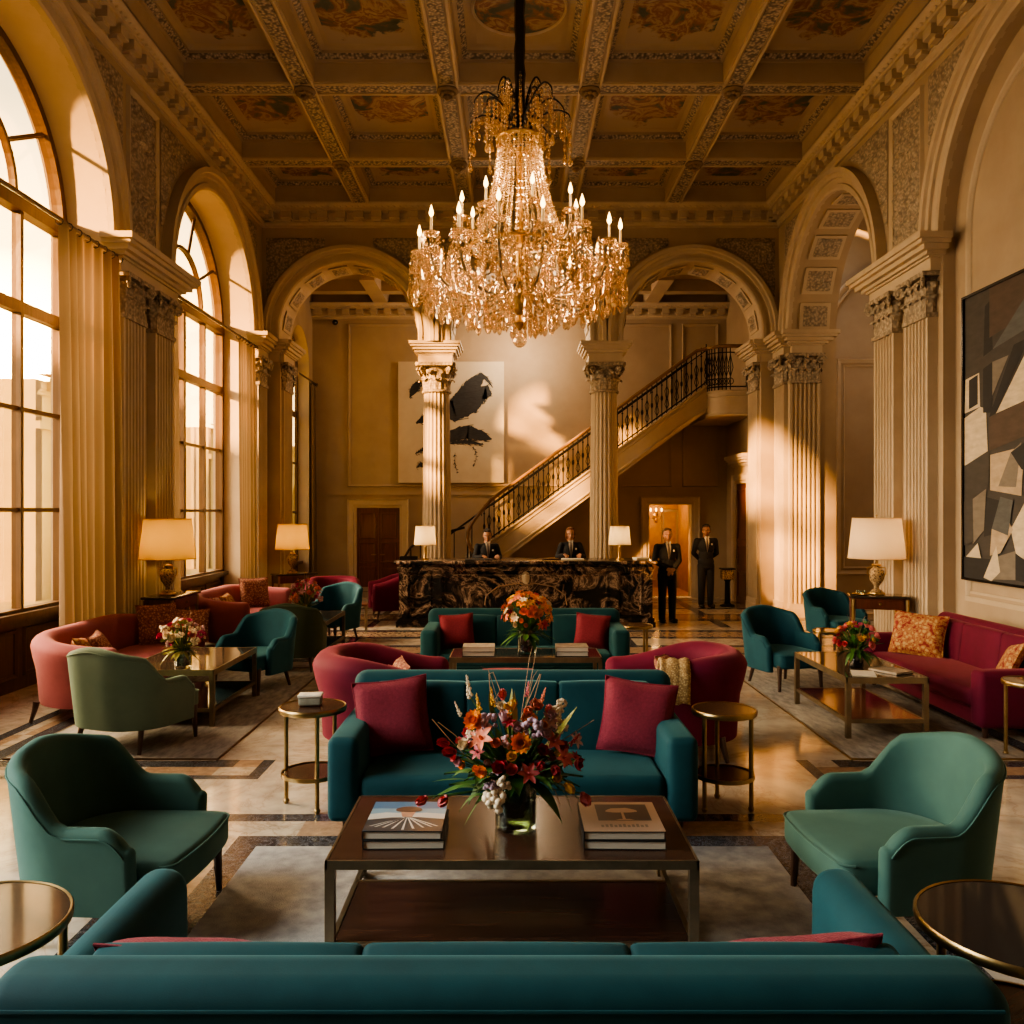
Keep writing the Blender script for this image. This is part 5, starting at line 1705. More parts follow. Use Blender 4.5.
stroke([(.55, -.6), (.62, -.85), (.55, -1.1)], [.008, .008, .005], 9, .3)
random.seed(3)
# security camera
t = thing('security_camera', 'tiny dark camera high on the back wall above the left door', 'camera', (-4.35, YH - .02, 6.78), 0)
mb = MB(); mb.lathe([(.06, 0), (.06, .03), (.02, .04)], 12, M=RX(PI / 2)); mb.build('mount', IRON, t); mb = MB(); mb.ell((0, -.09, -.02), .07, 12); mb.build('dome', SHOE, t)

# ---- geometric painting on the right wall
t = thing('geometric_painting', 'large geometric painting of black, grey and cream shapes above the burgundy sofa', 'painting', (XR + .16 - .05, 10.70, 1.28), 0)
MG = frame_matrix((0, 0, 0), (0, -1, 0), (-1, 0, 0))       # u runs towards the camera
WG, HG = 2.75, 3.49
mb = MB()
for (a, b, c, d) in ((-.03, 0, -.03, HG + .03), (WG, WG + .03, -.03, HG + .03), (0, WG, -.03, 0), (0, WG, HG, HG + .03)): mb.bx(a, b, -.045, .045, c, d, MG)
mb.build('picture_frame', SHOE, t)
GM = [mat('art_' + n, c, .7, col2=tuple(x * .72 for x in c), vscale=5, stretch=(1, 1, 3)) for n, c in (('black', (.018, .019, .024)), ('charcoal', (.055, .050, .050)), ('umber', (.085, .058, .046)), ('cream', (.66, .55, .40)), ('sand', (.48, .37, .26)), ('slate', (.10, .105, .11)), ('grey', (.20, .175, .15)))]
mb = MB(); mb.bx(0, WG, -.02, .012, 0, HG, MG); cv = mb.build('canvas', GM[1], t)
K = dict(k=0, c=1, u=2, w=3, s=4, l=5, g=6)
shapes = [('c', [(0, 2.5), (.62, 2.75), (.55, 3.49), (0, 3.49)]), ('k', [(.42, 2.7), (.62, 2.75), (.58, 3.35), (.45, 3.3)]), ('u', [(.55, 2.9), (1.2, 3.0), (1.4, 3.49), (.55, 3.49)]),
          ('l', [(.62, 2.75), (1.6, 2.9), (2.0, 3.2), (1.45, 3.35), (1.1, 3.1)]), ('k', [(1.4, 3.2), (2.75, 3.0), (2.75, 3.49), (1.4, 3.49)]),
          ('w', [(0, 2.06), (.35, 2.10), (.33, 2.52), (.02, 2.48)]), ('k', [(.10, 2.1), (.30, 2.14), (.30, 2.5), (.10, 2.46)]), ('w', [(0, 1.40), (.52, 1.55), (.48, 2.06), (.36, 2.1), (0, 2.0)]),
          ('k', [(.42, 2.02), (.62, 2.0), (.62, 2.6), (.42, 2.55)]), ('k', [(.55, 1.95), (.68, 1.98), (1.35, 2.75), (1.05, 2.72)]), ('g', [(.62, 2.2), (.95, 2.62), (.62, 2.6)]),
          ('w', [(.70, 1.98), (1.55, 2.1), (1.38, 2.7)]), ('s', [(1.55, 2.1), (2.3, 2.0), (2.2, 2.85), (1.38, 2.7)]),
          ('u', [(.56, 1.55), (1.6, 1.72), (1.55, 2.1), (.56, 1.95)]), ('c', [(0, .95), (.55, 1.12), (.56, 1.55), (0, 1.40)]),
          ('s', [(.58, 1.08), (1.2, 1.0), (1.25, 1.55), (.58, 1.5)]), ('g', [(.75, 1.12), (1.0, 1.5), (1.2, 1.6), (1.1, 1.1)]), ('k', [(1.0, 1.50), (1.6, 1.72), (1.55, 1.2), (1.2, 1.3)]),
          ('w', [(1.0, .62), (1.5, 1.2), (1.9, 1.1), (1.75, .1), (1.1, .35)]), ('g', [(.20, .42), (.45, .60), (.50, 1.1), (.2, .98)]), ('c', [(0, .40), (.22, .45), (.2, 1.0), (0, .95)]),
          ('k', [(.45, .52), (.78, .58), (.80, .95), (.5, 1.0)]), ('s', [(.58, .30), (.8, .34), (1.05, .62), (.8, .9), (.62, .62)]), ('l', [(.62, .62), (.95, .55), (1.05, .95), (.8, 1.0)]),
          ('w', [(.05, .26), (.32, .44), (.4, .24), (.2, .22)]), ('k', [(0, 0), (.62, 0), (.60, .26), (0, .26)]), ('g', [(.62, .02), (1.1, .05), (1.1, .38), (.75, .30)]), ('w', [(.45, .03), (.72, .42), (.80, .12), (.62, 0)]),
          ('k', [(1.1, .05), (1.75, 0), (1.72, .14), (1.1, .35)]), ('u', [(1.9, 1.1), (2.75, 1.2), (2.75, 2.0), (1.6, 1.72), (1.55, 1.2)]), ('s', [(1.78, .1), (2.75, 0), (2.75, 1.2), (1.9, 1.1)]), ('c', [(2.3, 2.0), (2.75, 2.0), (2.75, 3.0), (2.2, 2.85)])]
mb = MB()
for i, (k, pts) in enumerate(shapes):
    mb.add([(min(WG, p[0]), .013 + .0006 * i, min(HG, p[1])) for p in pts], [tuple(range(len(pts)))], False, K[k], MG)
mb.build('painted_shapes', GM, cv, normals=False)

# ---- curtains
def curtain(label, y0, y1, x, zt_, rod=True, folds=6, amp=.06):
    o_ = MB(); n = folds * 10; nz = 14
    ph = random.random() * 6
    def f(a, b):
        k = .75 + .25 * math.sin(a * 7 + ph)
        d = amp * math.sin(a * folds * 2 * PI + .35 * math.sin(b * 3 + ph)) * (.55 + .45 * (1 - b)) * k
        y = y0 + (y1 - y0) * a + .02 * math.sin(b * 2.2 + a * 9)
        return (x + d + .03 * (1 - b), y, .015 + (zt_ - .015) * b)
    o_.grid(f, n, nz)
    o = o_.build('curtain', CURT, None, angle=0, normals=False)
    for k in range(folds + 1):
        yy = y0 + (y1 - y0) * k / folds
        h = MB(); h.tube([(x + .045 * math.cos(2 * PI * j / 8), yy, zt_ + .015 + .045 * math.sin(2 * PI * j / 8)) for j in range(8)], .006, 4, closed=True)
        h.build('curtain_ring', IRON, o)
    return tag(o, label, 'curtain', 'linen window curtains')


curtain('linen curtain hanging at the far side of the near window', 9.62, 11.1, XL + .12, 5.38, folds=7, amp=.13)
curtain('linen curtain against the pier on the near side of the second window', 12.92, 13.32, XL + .02, 5.38, folds=3, amp=.05)
curtain('linen curtain at the far side of the second window', 16.0, 17.05, XL + .10, 5.38, folds=6, amp=.06)
curtain('linen curtain at the narrow window of the stair hall', 20.45, 20.9, HL + .1, 5.2, folds=3, amp=.04)
for (y0, y1, x, z, l) in ((7.0, 11.15, XL + .10, 5.43, 'dark curtain rod across the near window'), (12.95, 17.1, XL + .08, 5.43, 'dark curtain rod across the second window'), (18.9, 20.95, HL + .1, 5.25, 'dark curtain rod across the stair hall window')):
    t = thing('curtain_rod', l, 'curtain rod', (x, (y0 + y1) / 2, z), 0)
    mb = MB(); mb.tube([(0, (y0 - y1) / 2, 0), (0, (y1 - y0) / 2, 0)], .022, 8); mb.build('rod', WOODD, t)
    for s in (-1, 1):
        mb = MB(); mb.ell((0, s * ((y1 - y0) / 2 + .02), 0), .045, 10); mb.build('finial', WOODD, t)
        mb = MB(); mb.tube([(0, s * ((y1 - y0) / 2 - .1), 0), (-.10, s * ((y1 - y0) / 2 - .1), 0)], .012, 6); mb.build('bracket', IRON, t)
# ------------------------------------------------------------------ chandelier
CHX, CHY = .08, 8.75
ch = thing('chandelier', 'large crystal chandelier with lit candle lamps hanging from the coffered ceiling', 'chandelier', (CHX, CHY, 0), 0)
def zpx(py): return CAMZ + (512 - py) * CHY / F
mb = MB()
mb.tube([(0.004 * math.sin(k * 1.7), .004 * math.cos(k * 1.3), 6.0 + (ZB + .42 - 6.0) * k / 24) for k in range(25)], [.05 + .008 * (k % 2) for k in range(25)], 8)
mb.build('suspension_sleeve', SHOE, ch)
mb = MB()
mb.lathe([(.03, 5.85), (.10, 5.90), (.05, 5.97), (.04, 6.1), (.09, 6.15), (.11, 6.22), (.06, 6.3), (.05, 6.4)], 16); mb.build('crown_hub', IRON, ch)
mb = MB()
mb.lathe([(.02, 3.98), (.07, 4.04), (.03, 4.12), (.12, 4.22), (.16, 4.32), (.10, 4.40), (.04, 4.5), (.05, 4.7), (.10, 4.8), (.04, 4.9), (.035, 5.85)], 18); mb.build('stem', GOLD, ch)
for (r, z, t_) in ((.225, 5.93, .022), (.52, 4.80, .02)):
    mb = MB(); mb.tube([(r * math.cos(2 * PI * k / 32), r * math.sin(2 * PI * k / 32), z) for k in range(32)], t_, 6, closed=True)
    for k in range(6):
        a = 2 * PI * k / 6
        mb.tube([(.03 * math.cos(a), .03 * math.sin(a), z), (r * math.cos(a), r * math.sin(a), z)], .01, 5)
    mb.build('hoop', GOLD, ch)
def octa(mb, c, r, h, n=6):
    x, y, z = c
    vs = [(x, y, z + h * .5)] + [(x + r * math.cos(2 * PI * k / n), y + r * math.sin(2 * PI * k / n), z) for k in range(n)] + [(x, y, z - h * .5)]
    fs = []
    for k in range(n): fs += [(0, 1 + k, 1 + (k + 1) % n), (n + 1, 1 + (k + 1) % n, 1 + k)]
    mb.add(vs, fs, False)
def drop(mb, c, r, L, n=6):
    """pear shaped cut pendant hanging from c"""
    x, y, z = c
    rows = [(.1, 0), (.42, -.25), (.85, -.55), (1, -.72), (.62, -.9)]
    vs = []; fs = []
    for (k, d) in rows:
        for j in range(n): vs.append((x + r * k * math.cos(2 * PI * j / n), y + r * k * math.sin(2 * PI * j / n), z + d * L))
    vs.append((x, y, z - L)); m = len(rows)
    for i in range(m - 1):
        for j in range(n): fs.append((i * n + j, i * n + (j + 1) % n, (i + 1) * n + (j + 1) % n, (i + 1) * n + j))
    for j in range(n): fs.append(((m - 1) * n + j, (m - 1) * n + (j + 1) % n, len(vs) - 1))
    mb.add(vs, fs, False)
# tent of bead strands
mb = MB(); nb = 44
BEAD = mat('amber_bead', (.80, .55, .28), .12, .35, spec=.9)
for k in range(nb):
    t_ = k / (nb - 1)
    r = .225 + (.52 - .225) * (t_ ** 1.9)
    octa(mb, (r, 0, 5.92 - 1.12 * t_), .013 + .004 * (k % 3), .028, 5)
me = mb.mesh('bead_strand', BEAD)
for k in range(34):
    o = link('bead_strand', me, ch); o.rotation_euler = (0, 0, 2 * PI * k / 34 + random.uniform(-.03, .03))
# crown of drooping branches
def smooth_path(pts, k=5):
    out = []
    pts = [Vector(p) for p in pts]
    for i in range(len(pts) - 1):
        p0, p1, p2, p3 = pts[max(0, i - 1)], pts[i], pts[i + 1], pts[min(len(pts) - 1, i + 2)]
        for j in range(k):
            t_ = j / k
            out.append(.5 * (2 * p1 + (p2 - p0) * t_ + (2 * p0 - 5 * p1 + 4 * p2 - p3) * t_ ** 2 + (3 * p1 - p0 - 3 * p2 + p3) * t_ ** 3))
    return out + [pts[-1]]
for k in range(18):
    a = 2 * PI * k / 18 + .2; h = (.44, .58, .26)[k % 3]; R = (.46, .25, .50)[k % 3]
    ca, sa = math.cos(a), math.sin(a)
    mb = MB()
    pts = smooth_path([(.05 * ca, .05 * sa, 5.93), (R * .35 * ca, R * .35 * sa, 5.95 + h * .68), (R * .72 * ca, R * .72 * sa, 5.95 + h), (R * ca, R * sa, 5.95 + h * .82), (R * 1.04 * ca, R * 1.04 * sa, 5.95 + h * .5)])
    mb.tube(pts, [.015 - .010 * i / len(pts) for i in range(len(pts))], 6)
    b = mb.build('crown_branch', IRON, ch)
    mb = MB(); x, y, z = pts[-1]
    for j in range(7): octa(mb, (x, y, z - .03 - .045 * j), .017, .05)
    drop(mb, (x, y, z - .33), .026, .13)
    b2 = mb.build('crystal_string', CRYST, b)
    mb = MB()
    for q in pts[4:-1:2]:
        L_ = random.randint(2, 6)
        for j in range(L_): octa(mb, (q[0], q[1], q[2] - .03 - .042 * j), .015, .044)
        drop(mb, (q[0], q[1], q[2] - .03 - .042 * L_), .02, .09)
    mb.build('crystal_fringe', CRYST, b)
# candle arms
flame_m = MB(); flame_m.lathe([(.0, -.02), (.018, 0), (.023, .022), (.016, .055), (.005, .09), (0, .105)], 10)
FM = flame_m.mesh('flame', FLAME)
cm = MB(); cm.lathe([(.014, 0), (.014, .15), (.008, .155)], 12); CM = cm.mesh('candle', WAX)
pm = MB()
pm.lathe([(.012, -.03), (.06, -.012), (.085, .012), (.08, .02), (.05, .004), (.014, .01)], 16)
PM = pm.mesh('drip_pan', CRYST)
spots = []
def arm(R, z, a, zr):
    ca, sa = math.cos(a), math.sin(a)
    prof = [(.06, zr), (R * .30, zr - .16), (R * .62, zr - .20), (R * .88, zr - .10), (R * 1.0, zr + .12), (R, z)]
    if R < .7: prof = [(.06, zr), (R * .35, zr + .05), (R * .7, zr + .0), (R * .97, zr + .12), (R, z)]
    # smooth
    pts = []
    for i in range(len(prof) - 1):
        for j in range(4):
            t_ = j / 4; p0 = prof[max(0, i - 1)]; p1 = prof[i]; p2 = prof[i + 1]; p3 = prof[min(len(prof) - 1, i + 2)]
            q = [.5 * (2 * p1[c] + (p2[c] - p0[c]) * t_ + (2 * p0[c] - 5 * p1[c] + 4 * p2[c] - p3[c]) * t_ ** 2 + (3 * p1[c] - p0[c] - 3 * p2[c] + p3[c]) * t_ ** 3) for c in (0, 1)]
            pts.append((q[0] * ca, q[0] * sa, q[1]))
    pts.append((R * ca, R * sa, z))
    mb = MB(); mb.tube(pts, .014, 6); o = mb.build('candle_arm', BRONZE, ch)
    for (n, m_, dz) in (('drip_pan', PM, .02), ('candle', CM, .03), ('flame', FM, .205)):
        c = link(n, m_, o); c.location = (R * ca, R * sa, z + dz)
    spots.append((R * ca, R * sa, z))
    return pts
for k in range(16): arm(1.03, 4.70 + (.05 if k % 2 else -.02), 2 * PI * (k + .5) / 16, 4.45)
for k in range(8): arm(.60, 5.06, 2 * PI * (k + .25) / 8, 4.75)
# pendants: the hundred biggest, then a cloud of small ones
def zlow(r): return 3.93 + .27 * (r / 1.08) ** 2.2
dm = MB(); drop(dm, (0, 0, 0), .032, .19, 6)
for j in range(4): octa(dm, (0, 0, .03 + .05 * j), .014, .045)
DM = dm.mesh('crystal_pendant', CRYST)
n = 0
for (r, c) in ((1.10, 28), (.93, 24), (.75, 20), (.55, 16), (.34, 12)):
    for k in range(c):
        a = 2 * PI * (k + .3) / c + random.uniform(-.05, .05); rr = r + random.uniform(-.03, .03)
        o = link('crystal_pendant', DM, ch); o.location = (rr * math.cos(a), rr * math.sin(a), zlow(rr) + .19 + random.uniform(-.02, .05)); o.rotation_euler = (0, 0, random.random() * 6)
mb = MB()
random.seed(11)
for _ in range(760):
    r = 1.13 * math.sqrt(random.uniform(.01, 1)); a = random.uniform(0, 2 * PI)
    lo = zlow(r) + .06; hi = 4.72 + (.12 if r < .6 else 0) - (.0 if r < 1.0 else .05)
    z = random.uniform(lo + .05, hi); m_ = random.randint(2, 5)
    for j in range(m_):
        if z - .045 * j > lo: octa(mb, (r * math.cos(a), r * math.sin(a), z - .045 * j), random.uniform(.010, .017), .042)
    if random.random() < .6 and z - .045 * m_ - .1 > lo - .06: drop(mb, (r * math.cos(a), r * math.sin(a), z - .045 * m_ + .02), random.uniform(.018, .027), random.uniform(.09, .15))
for (x, y, z) in spots:
    for k in range(8):
        a = 2 * PI * k / 8
        for j in range(2): octa(mb, (x + .082 * math.cos(a), y + .082 * math.sin(a), z - .01 - .045 * j), .013, .042)
        drop(mb, (x + .082 * math.cos(a), y + .082 * math.sin(a), z - .09), .02, .10)
for k in range(48):                      # swags between arms
    a = 2 * PI * k / 48
    for j in range(6):
        t_ = j / 5; b = a + t_ * 2 * PI / 16; r = 1.03 - .10 * math.sin(PI * t_); octa(mb, (r * math.cos(b), r * math.sin(b), 4.66 - .16 * math.sin(PI * t_)), .013, .035)
o = mb.build('crystal_beads', CRYST, ch); o['kind'] = 'stuff'
mb = MB(); mb.ell((0, 0, 3.87), (.075, .075, .08), 14); octa(mb, (0, 0, 3.98), .03, .08); mb.build('crystal_ball', CRYST, ch)
for k in range(7):
    a = 2 * PI * k / 7
    l = lamp('POINT', 'candle_light', (CHX + .98 * math.cos(a), CHY + .98 * math.sin(a), 5.02), 9, (1, .74, .47), .06)
lamp('POINT', 'candle_light', (CHX, CHY, 5.35), 30, (1, .66, .36), .12)
lamp('POINT', 'candle_light', (CHX + .45, CHY - .3, 4.45), 16, (1, .66, .36), .1)
lamp('POINT', 'candle_light', (CHX - .45, CHY - .3, 4.45), 16, (1, .66, .36), .1)

# ------------------------------------------------------------------ flowers
def orient(p, d, sc=1):
    d = Vector(d).normalized()
    q = Vector((0, 0, 1)).rotation_difference(d)
    return Matrix.Translation(Vector(p)) @ q.to_matrix().to_4x4() @ RZ(random.random() * 6) @ S(sc, sc, sc)
def petal(mb, M, L, W, up, curl, mi=0):
    def f(a, b):
        s = (a - .5) * 2
        w = W * math.sin(PI * min(1, .12 + b * .88)) ** .7 * .5
        ang = up + curl * b
        return (L * b * math.cos(up + curl * b * .6), s * w, L * b * math.sin(up + curl * b * .6) + .15 * W * s * s)
    mb.grid(f, 3, 5, M, mi)
def fhead(kind, r):
    mb = MB()
    if kind == 'ball':
        for (k, n, up, L) in ((0, 13, .05, 1), (1, 12, .4, .95), (2, 10, .8, .8), (3, 8, 1.15, .62), (4, 5, 1.45, .45)):
            for i in range(n): petal(mb, RZ(2 * PI * i / n + k * .3), r * L, r * .5, up, .6)
        mb.ell((0, 0, r * .12), (r * .45, r * .45, r * .25), 8)
    elif kind == 'cup':
        for (n, up, k) in ((3, 1.0, 0), (3, 1.15, .5)):
            for i in range(n): petal(mb, RZ(2 * PI * (i + k) / n), r * 1.5, r * 1.15, up, .55)
        mb.ell((0, 0, r * .2), (r * .35, r * .35, r * .3), 8)
    elif kind == 'lily':
        for i in range(6): petal(mb, RZ(2 * PI * i / 6), r * 1.25, r * .55, .75, -.9)
        mb.ell((0, 0, r * .25), (r * .16, r * .16, r * .4), 6)
    elif kind == 'rose':
        for (n, up, L) in ((6, .35, 1), (5, .75, .85), (4, 1.1, .7), (3, 1.4, .6)):
            for i in range(n): petal(mb, RZ(2 * PI * i / n + up), r * L, r * .85, up, .7)
    elif kind == 'cluster':
        for i in range(22):
            v = Vector((random.gauss(0, 1), random.gauss(0, 1), random.gauss(.2, 1))).normalized() * r * random.uniform(.55, .95)
            mb.ell(tuple(v), r * random.uniform(.22, .34), 6)
    elif kind == 'spike':
        for i in range(16):
            z = r * 3.2 * i / 16; a = i * 2.4; q = r * .34 * (1 - i / 19)
            mb.ell((q * math.cos(a), q * math.sin(a), z), (r * .24 * (1 - i / 26), r * .24 * (1 - i / 26), r * .26), 6)
    elif kind == 'protea':
        for (n, up, L) in ((9, 1.05, 1.9), (8, 1.25, 2.1), (5, 1.45, 2.2)):
            for i in range(n): petal(mb, RZ(2 * PI * i / n + up), r * L, r * .55, up, .2)
    return mb
def blade(mb, p, d, L, w, droop, mi=0):
    p, d = Vector(p), Vector(d).normalized()
    side = d.cross(Vector((0, 0, 1)))
    side = side.normalized() if side.length > .01 else Vector((1, 0, 0))
    def f(a, b):
        s = (a - .5) * 2
        return p + d * (L * b) + Vector((0, 0, -droop * b * b)) + side * (s * w * math.sin(PI * min(1, .08 + .92 * b)) * .5) + Vector((0, 0, .12 * w * abs(s)))
    mb.grid(f, 2, 7, None, mi)


def bouquet(label, loc, heads, r, h, nleaf, seed, leafm=LEAF, low=-.15, group=None, grasses=6, cat='flowers', emin=-.3):
    """heads: (position, direction, kind, radius, material, stem?) local to the vase mouth centre"""
    random.seed(seed)
    t = thing('flower_bouquet', label, cat, loc, 0, group)
    st_ = MB()
    for (p, d, kind, rr, m) in heads:
        p = Vector(p)
        b = fhead(kind, rr); me = b.mesh('flower', m, angle=0, normals=False)
        o = link('flower', me, t); o.matrix_local = orient(p, d)
        st_.tube([(p.x * .12, p.y * .12, low * .8), (p.x * .35, p.y * .35, p.z * .35), tuple(p * .8 + Vector((0, 0, p.z * .05))), tuple(p)], .0035, 5)
    st_.build('stems', LEAF, t)
    lf = MB()
    for k in range(nleaf):
        a = random.uniform(0, 2 * PI); e = random.uniform(emin, 1.2)
        d = Vector((math.cos(a) * math.cos(e), math.sin(a) * math.cos(e), math.sin(e)))
        q = d * random.uniform(.05, .35) * r; q.z = max(q.z, .0) + .02
        blade(lf, q, d, r * random.uniform(.45, .85), r * random.uniform(.10, .22), random.uniform(0, .5) * r)
    o = lf.build('foliage', leafm, t, angle=0, normals=False); o['kind'] = 'stuff'
    g = MB()
    for k in range(grasses):
        a = random.uniform(0, 2 * PI); s = random.uniform(.25, .7)
        g.tube([(0, 0, low * .5), (math.cos(a) * r * s * .4, math.sin(a) * r * s * .4, h * .55), (math.cos(a) * r * s, math.sin(a) * r * s, h * random.uniform(.95, 1.15)), (math.cos(a) * r * s * 1.25, math.sin(a) * r * s * 1.25, h * random.uniform(1.0, 1.1))], [.002, .0017, .0014, .0008], 4)
    if grasses: g.build('dry_grass', STRAW, t)
    return t


def glass_vase(label, loc, r, h, water=.6, m=VGLASS, flare=1.0, group=None):
    t = thing('glass_vase', label, 'vase', loc, 0, group)
    mb = MB(); mb.lathe([(0, 0), (r * .92, 0), (r, .012), (r * flare, h), (r * flare - .006, h), (r - .008, .02), (0, .018)], 32); mb.build('vase', m, t)
    if water:
        mb = MB(); mb.lathe([(0, .019), (r - .01, .021), (r - .009, h * water), (0, h * water)], 24); mb.build('water', glassmat('vase_water', (.26, .30, .20), .02), t)
    return t


VZ = .446 + .014 + .001
glass_vase('clear glass vase of flowers on the walnut coffee table', (.02, 4.42, VZ), .108, .245)
hd = []
def H(px, py, kind, rpx, m, y=4.35, d=None):
    w = P(px, py, y) - Vector((.02, 4.42, VZ + .22))
    hd.append((tuple(w), d if d else (w.x * 1.6, -abs(w.z) * .35 - .35, w.z + .1), kind, rpx * y / F, m))
H(521, 743, 'ball', 12, FORANGE, 4.16, (0, -1, .25)); H(475, 721, 'ball', 12, FORANGE, 4.28, (-.5, -.8, .5)); H(482, 771, 'ball', 8, FORANGE, 4.14, (-.4, -1, 0))
H(512, 758, 'rose', 8, FYELLOW, 4.15); H(500, 769, 'rose', 10, FRED, 4.12); H(512, 771, 'rose', 9, FPINK, 4.12); H(528, 774, 'lily', 10, FPINK, 4.13); H(538, 768, 'cup', 8, FRED, 4.16)
H(482, 739, 'lily', 13, FCORAL, 4.22); H(456, 752, 'cup', 9, FRED, 4.25, (-1, -.4, .1)); H(449, 744, 'cup', 8, FRED, 4.3, (-1, -.3, .3)); H(466, 746, 'rose', 9, FWHITE, 4.22)
H(489, 722, 'cluster', 10, FLILAC, 4.32); H(504, 726, 'protea', 8, FMAUVE, 4.28, (0, -.25, 1)); H(512, 712, 'protea', 6, FYELLOW, 4.36, (.05, -.1, 1)); H(503, 700, 'cup', 7, FPINK, 4.42, (-.1, 0, 1))
H(493, 706, 'spike', 6, FYELLOW, 4.42, (-.1, 0, 1)); H(535, 708, 'rose', 10, FCORAL, 4.36); H(527, 715, 'cup', 8, FCORAL, 4.32); H(546, 714, 'protea', 5, FPINK, 4.36, (.45, -.1, 1)); H(533, 728, 'cluster', 11, FLILAC, 4.25)
H(556, 712, 'cluster', 7, FWHITE, 4.4); H(561, 704, 'cluster', 6, FWHITE, 4.45); H(544, 735, 'rose', 9, FMAUVE, 4.25); H(553, 742, 'lily', 10, FPINK, 4.25); H(549, 722, 'lily', 9, FMAUVE, 4.34)
H(496, 800, 'cluster', 13, FWHITE, 4.10); H(492, 786, 'cluster', 8, FLILAC, 4.12); H(504, 784, 'cluster', 8, FWHITE, 4.12)
H(574, 763, 'rose', 10, FRED, 4.3, (1, -.5, 0)); H(563, 758, 'lily', 10, FPINK, 4.24); H(552, 768, 'cup', 8, FRED, 4.18, (.5, -.8, -.1)); H(554, 778, 'rose', 8, FYELLOW, 4.17); H(565, 784, 'cup', 8, FYELLOW, 4.22, (.6, -.5, -.4)); H(560, 748, 'rose', 9, FRED, 4.28); H(541, 752, 'rose', 9, FRED, 4.18)
H(427, 797, 'cup', 8, FPINK, 4.3, (-.6, -.4, -.3)); H(447, 796, 'cup', 8, FPINK, 4.22, (-.4, -.4, -.5)); H(582, 793, 'cup', 9, FPINK, 4.25, (.3, -.5, -.5))
H(470, 697, 'spike', 7, FWHITE, 4.42, (-.15, 0, 1)); H(461, 716, 'spike', 5, FWHITE, 4.35, (-.45, 0, 1)); H(472, 735, 'cluster', 6, FWHITE, 4.25); H(518, 730, 'rose', 9, FMAUVE, 4.26); H(497, 745, 'rose', 8, FCORAL, 4.2); H(508, 740, 'cluster', 8, FMAUVE, 4.22)
H(527, 697, 'spike', 5, FPINK, 4.45, (.1, 0, 1)); H(480, 712, 'spike', 6, FYELLOW, 4.4, (-.2, 0, 1)); H(570, 745, 'spike', 5, FRED, 4.35, (.7, 0, .8)); H(541, 703, 'spike', 5, FCORAL, 4.42, (.3, 0, 1))
random.seed(77)
for i in range(46):
    a_ = random.uniform(0, 2 * PI); rr_ = random.uniform(.3, 1) ** .5; px_ = 515 + 62 * rr_ * math.cos(a_); py_ = 748 - 42 * rr_ * math.sin(a_) * (1 if math.sin(a_) > 0 else .75)
    H(px_, py_, random.choice(['rose', 'lily', 'cluster', 'rose', 'cup']), random.uniform(5, 8.5), random.choice([FRED, FPINK, FCORAL, FMAUVE, FLILAC, FWHITE, FYELLOW, FORANGE]), 4.42 - .20 * math.sqrt(max(0, 1 - rr_ ** 2)) + random.uniform(-.02, .06))
b = bouquet('large mixed bouquet of orange, pink and cream flowers on the walnut coffee table', (.02, 4.42, VZ + .22), hd, .40, .62, 130, 5, low=-.2, grasses=4, emin=.02)
o0 = Vector((.02, 4.42, VZ + .22))
for (pa, pb, y, w, dr) in (((540, 756), (577, 712), 4.25, .075, -.02), ((508, 738), (512, 688), 4.36, .03, 0), ((516, 738), (514, 690), 4.34, .028, 0), ((493, 722), (490, 686), 4.42, .03, 0)):
    mb = MB(); A, B = P(pa[0], pa[1], y) - o0, P(pb[0], pb[1], y + .04) - o0
    blade(mb, A, B - A, (B - A).length, w, dr)
    mb.build('broad_leaf', LEAFY, b, angle=0, normals=False)
for (pa, pb, y, w, dr) in (((478, 790), (456, 778), 4.2, .05, .06), ((482, 795), (459, 792), 4.18, .05, .10), ((480, 800), (464, 822), 4.12, .03, .02), ((470, 780), (432, 776), 4.25, .02, .03), ((558, 780), (572, 806), 4.2, .03, .03), ((470, 770), (452, 770), 4.2, .04, .04)):
    mb = MB(); A, B = P(pa[0], pa[1], y) - o0, P(pb[0], pb[1], y) - o0
    blade(mb, A, B - A, (B - A).length, w, dr)
    mb.build('drooping_leaf', LEAF, b, angle=0, normals=False)
mb = MB()
for pts in ([(505, 720), (490, 690), (489, 674)], [(495, 700), (500, 690), (493, 672), (489, 674)], [(520, 720), (533, 690), (540, 674)], [(525, 720), (535, 696), (541, 674)], [(470, 760), (450, 740), (432, 719)], [(472, 752), (455, 735), (438, 722)], [(555, 745), (575, 732), (594, 720)], [(545, 782), (555, 790), (560, 805)]):
    mb = MB(); mb.tube([tuple(P(a, c, 4.3) - o0) for a, c in pts], [.0022] * len(pts), 4); mb.build('grass_blade', STRAW, b)

def random_heads(r, h, n, mats_, kinds, rr, seed, zc=.5):
    random.seed(seed); out = []
    for i in range(n):
        for _ in range(20):
            v = Vector((random.uniform(-1, 1), random.uniform(-1, 1), random.uniform(-.25, 1)))
            if .45 < v.length < 1: break
        v = v.normalized() * random.uniform(.78, 1)
        p = (v.x * r, v.y * r, h * zc + v.z * h * .5)
        out.append((p, (v.x, v.y, v.z + .3), random.choice(kinds), rr * random.uniform(.75, 1.25), random.choice(mats_)))
    return out


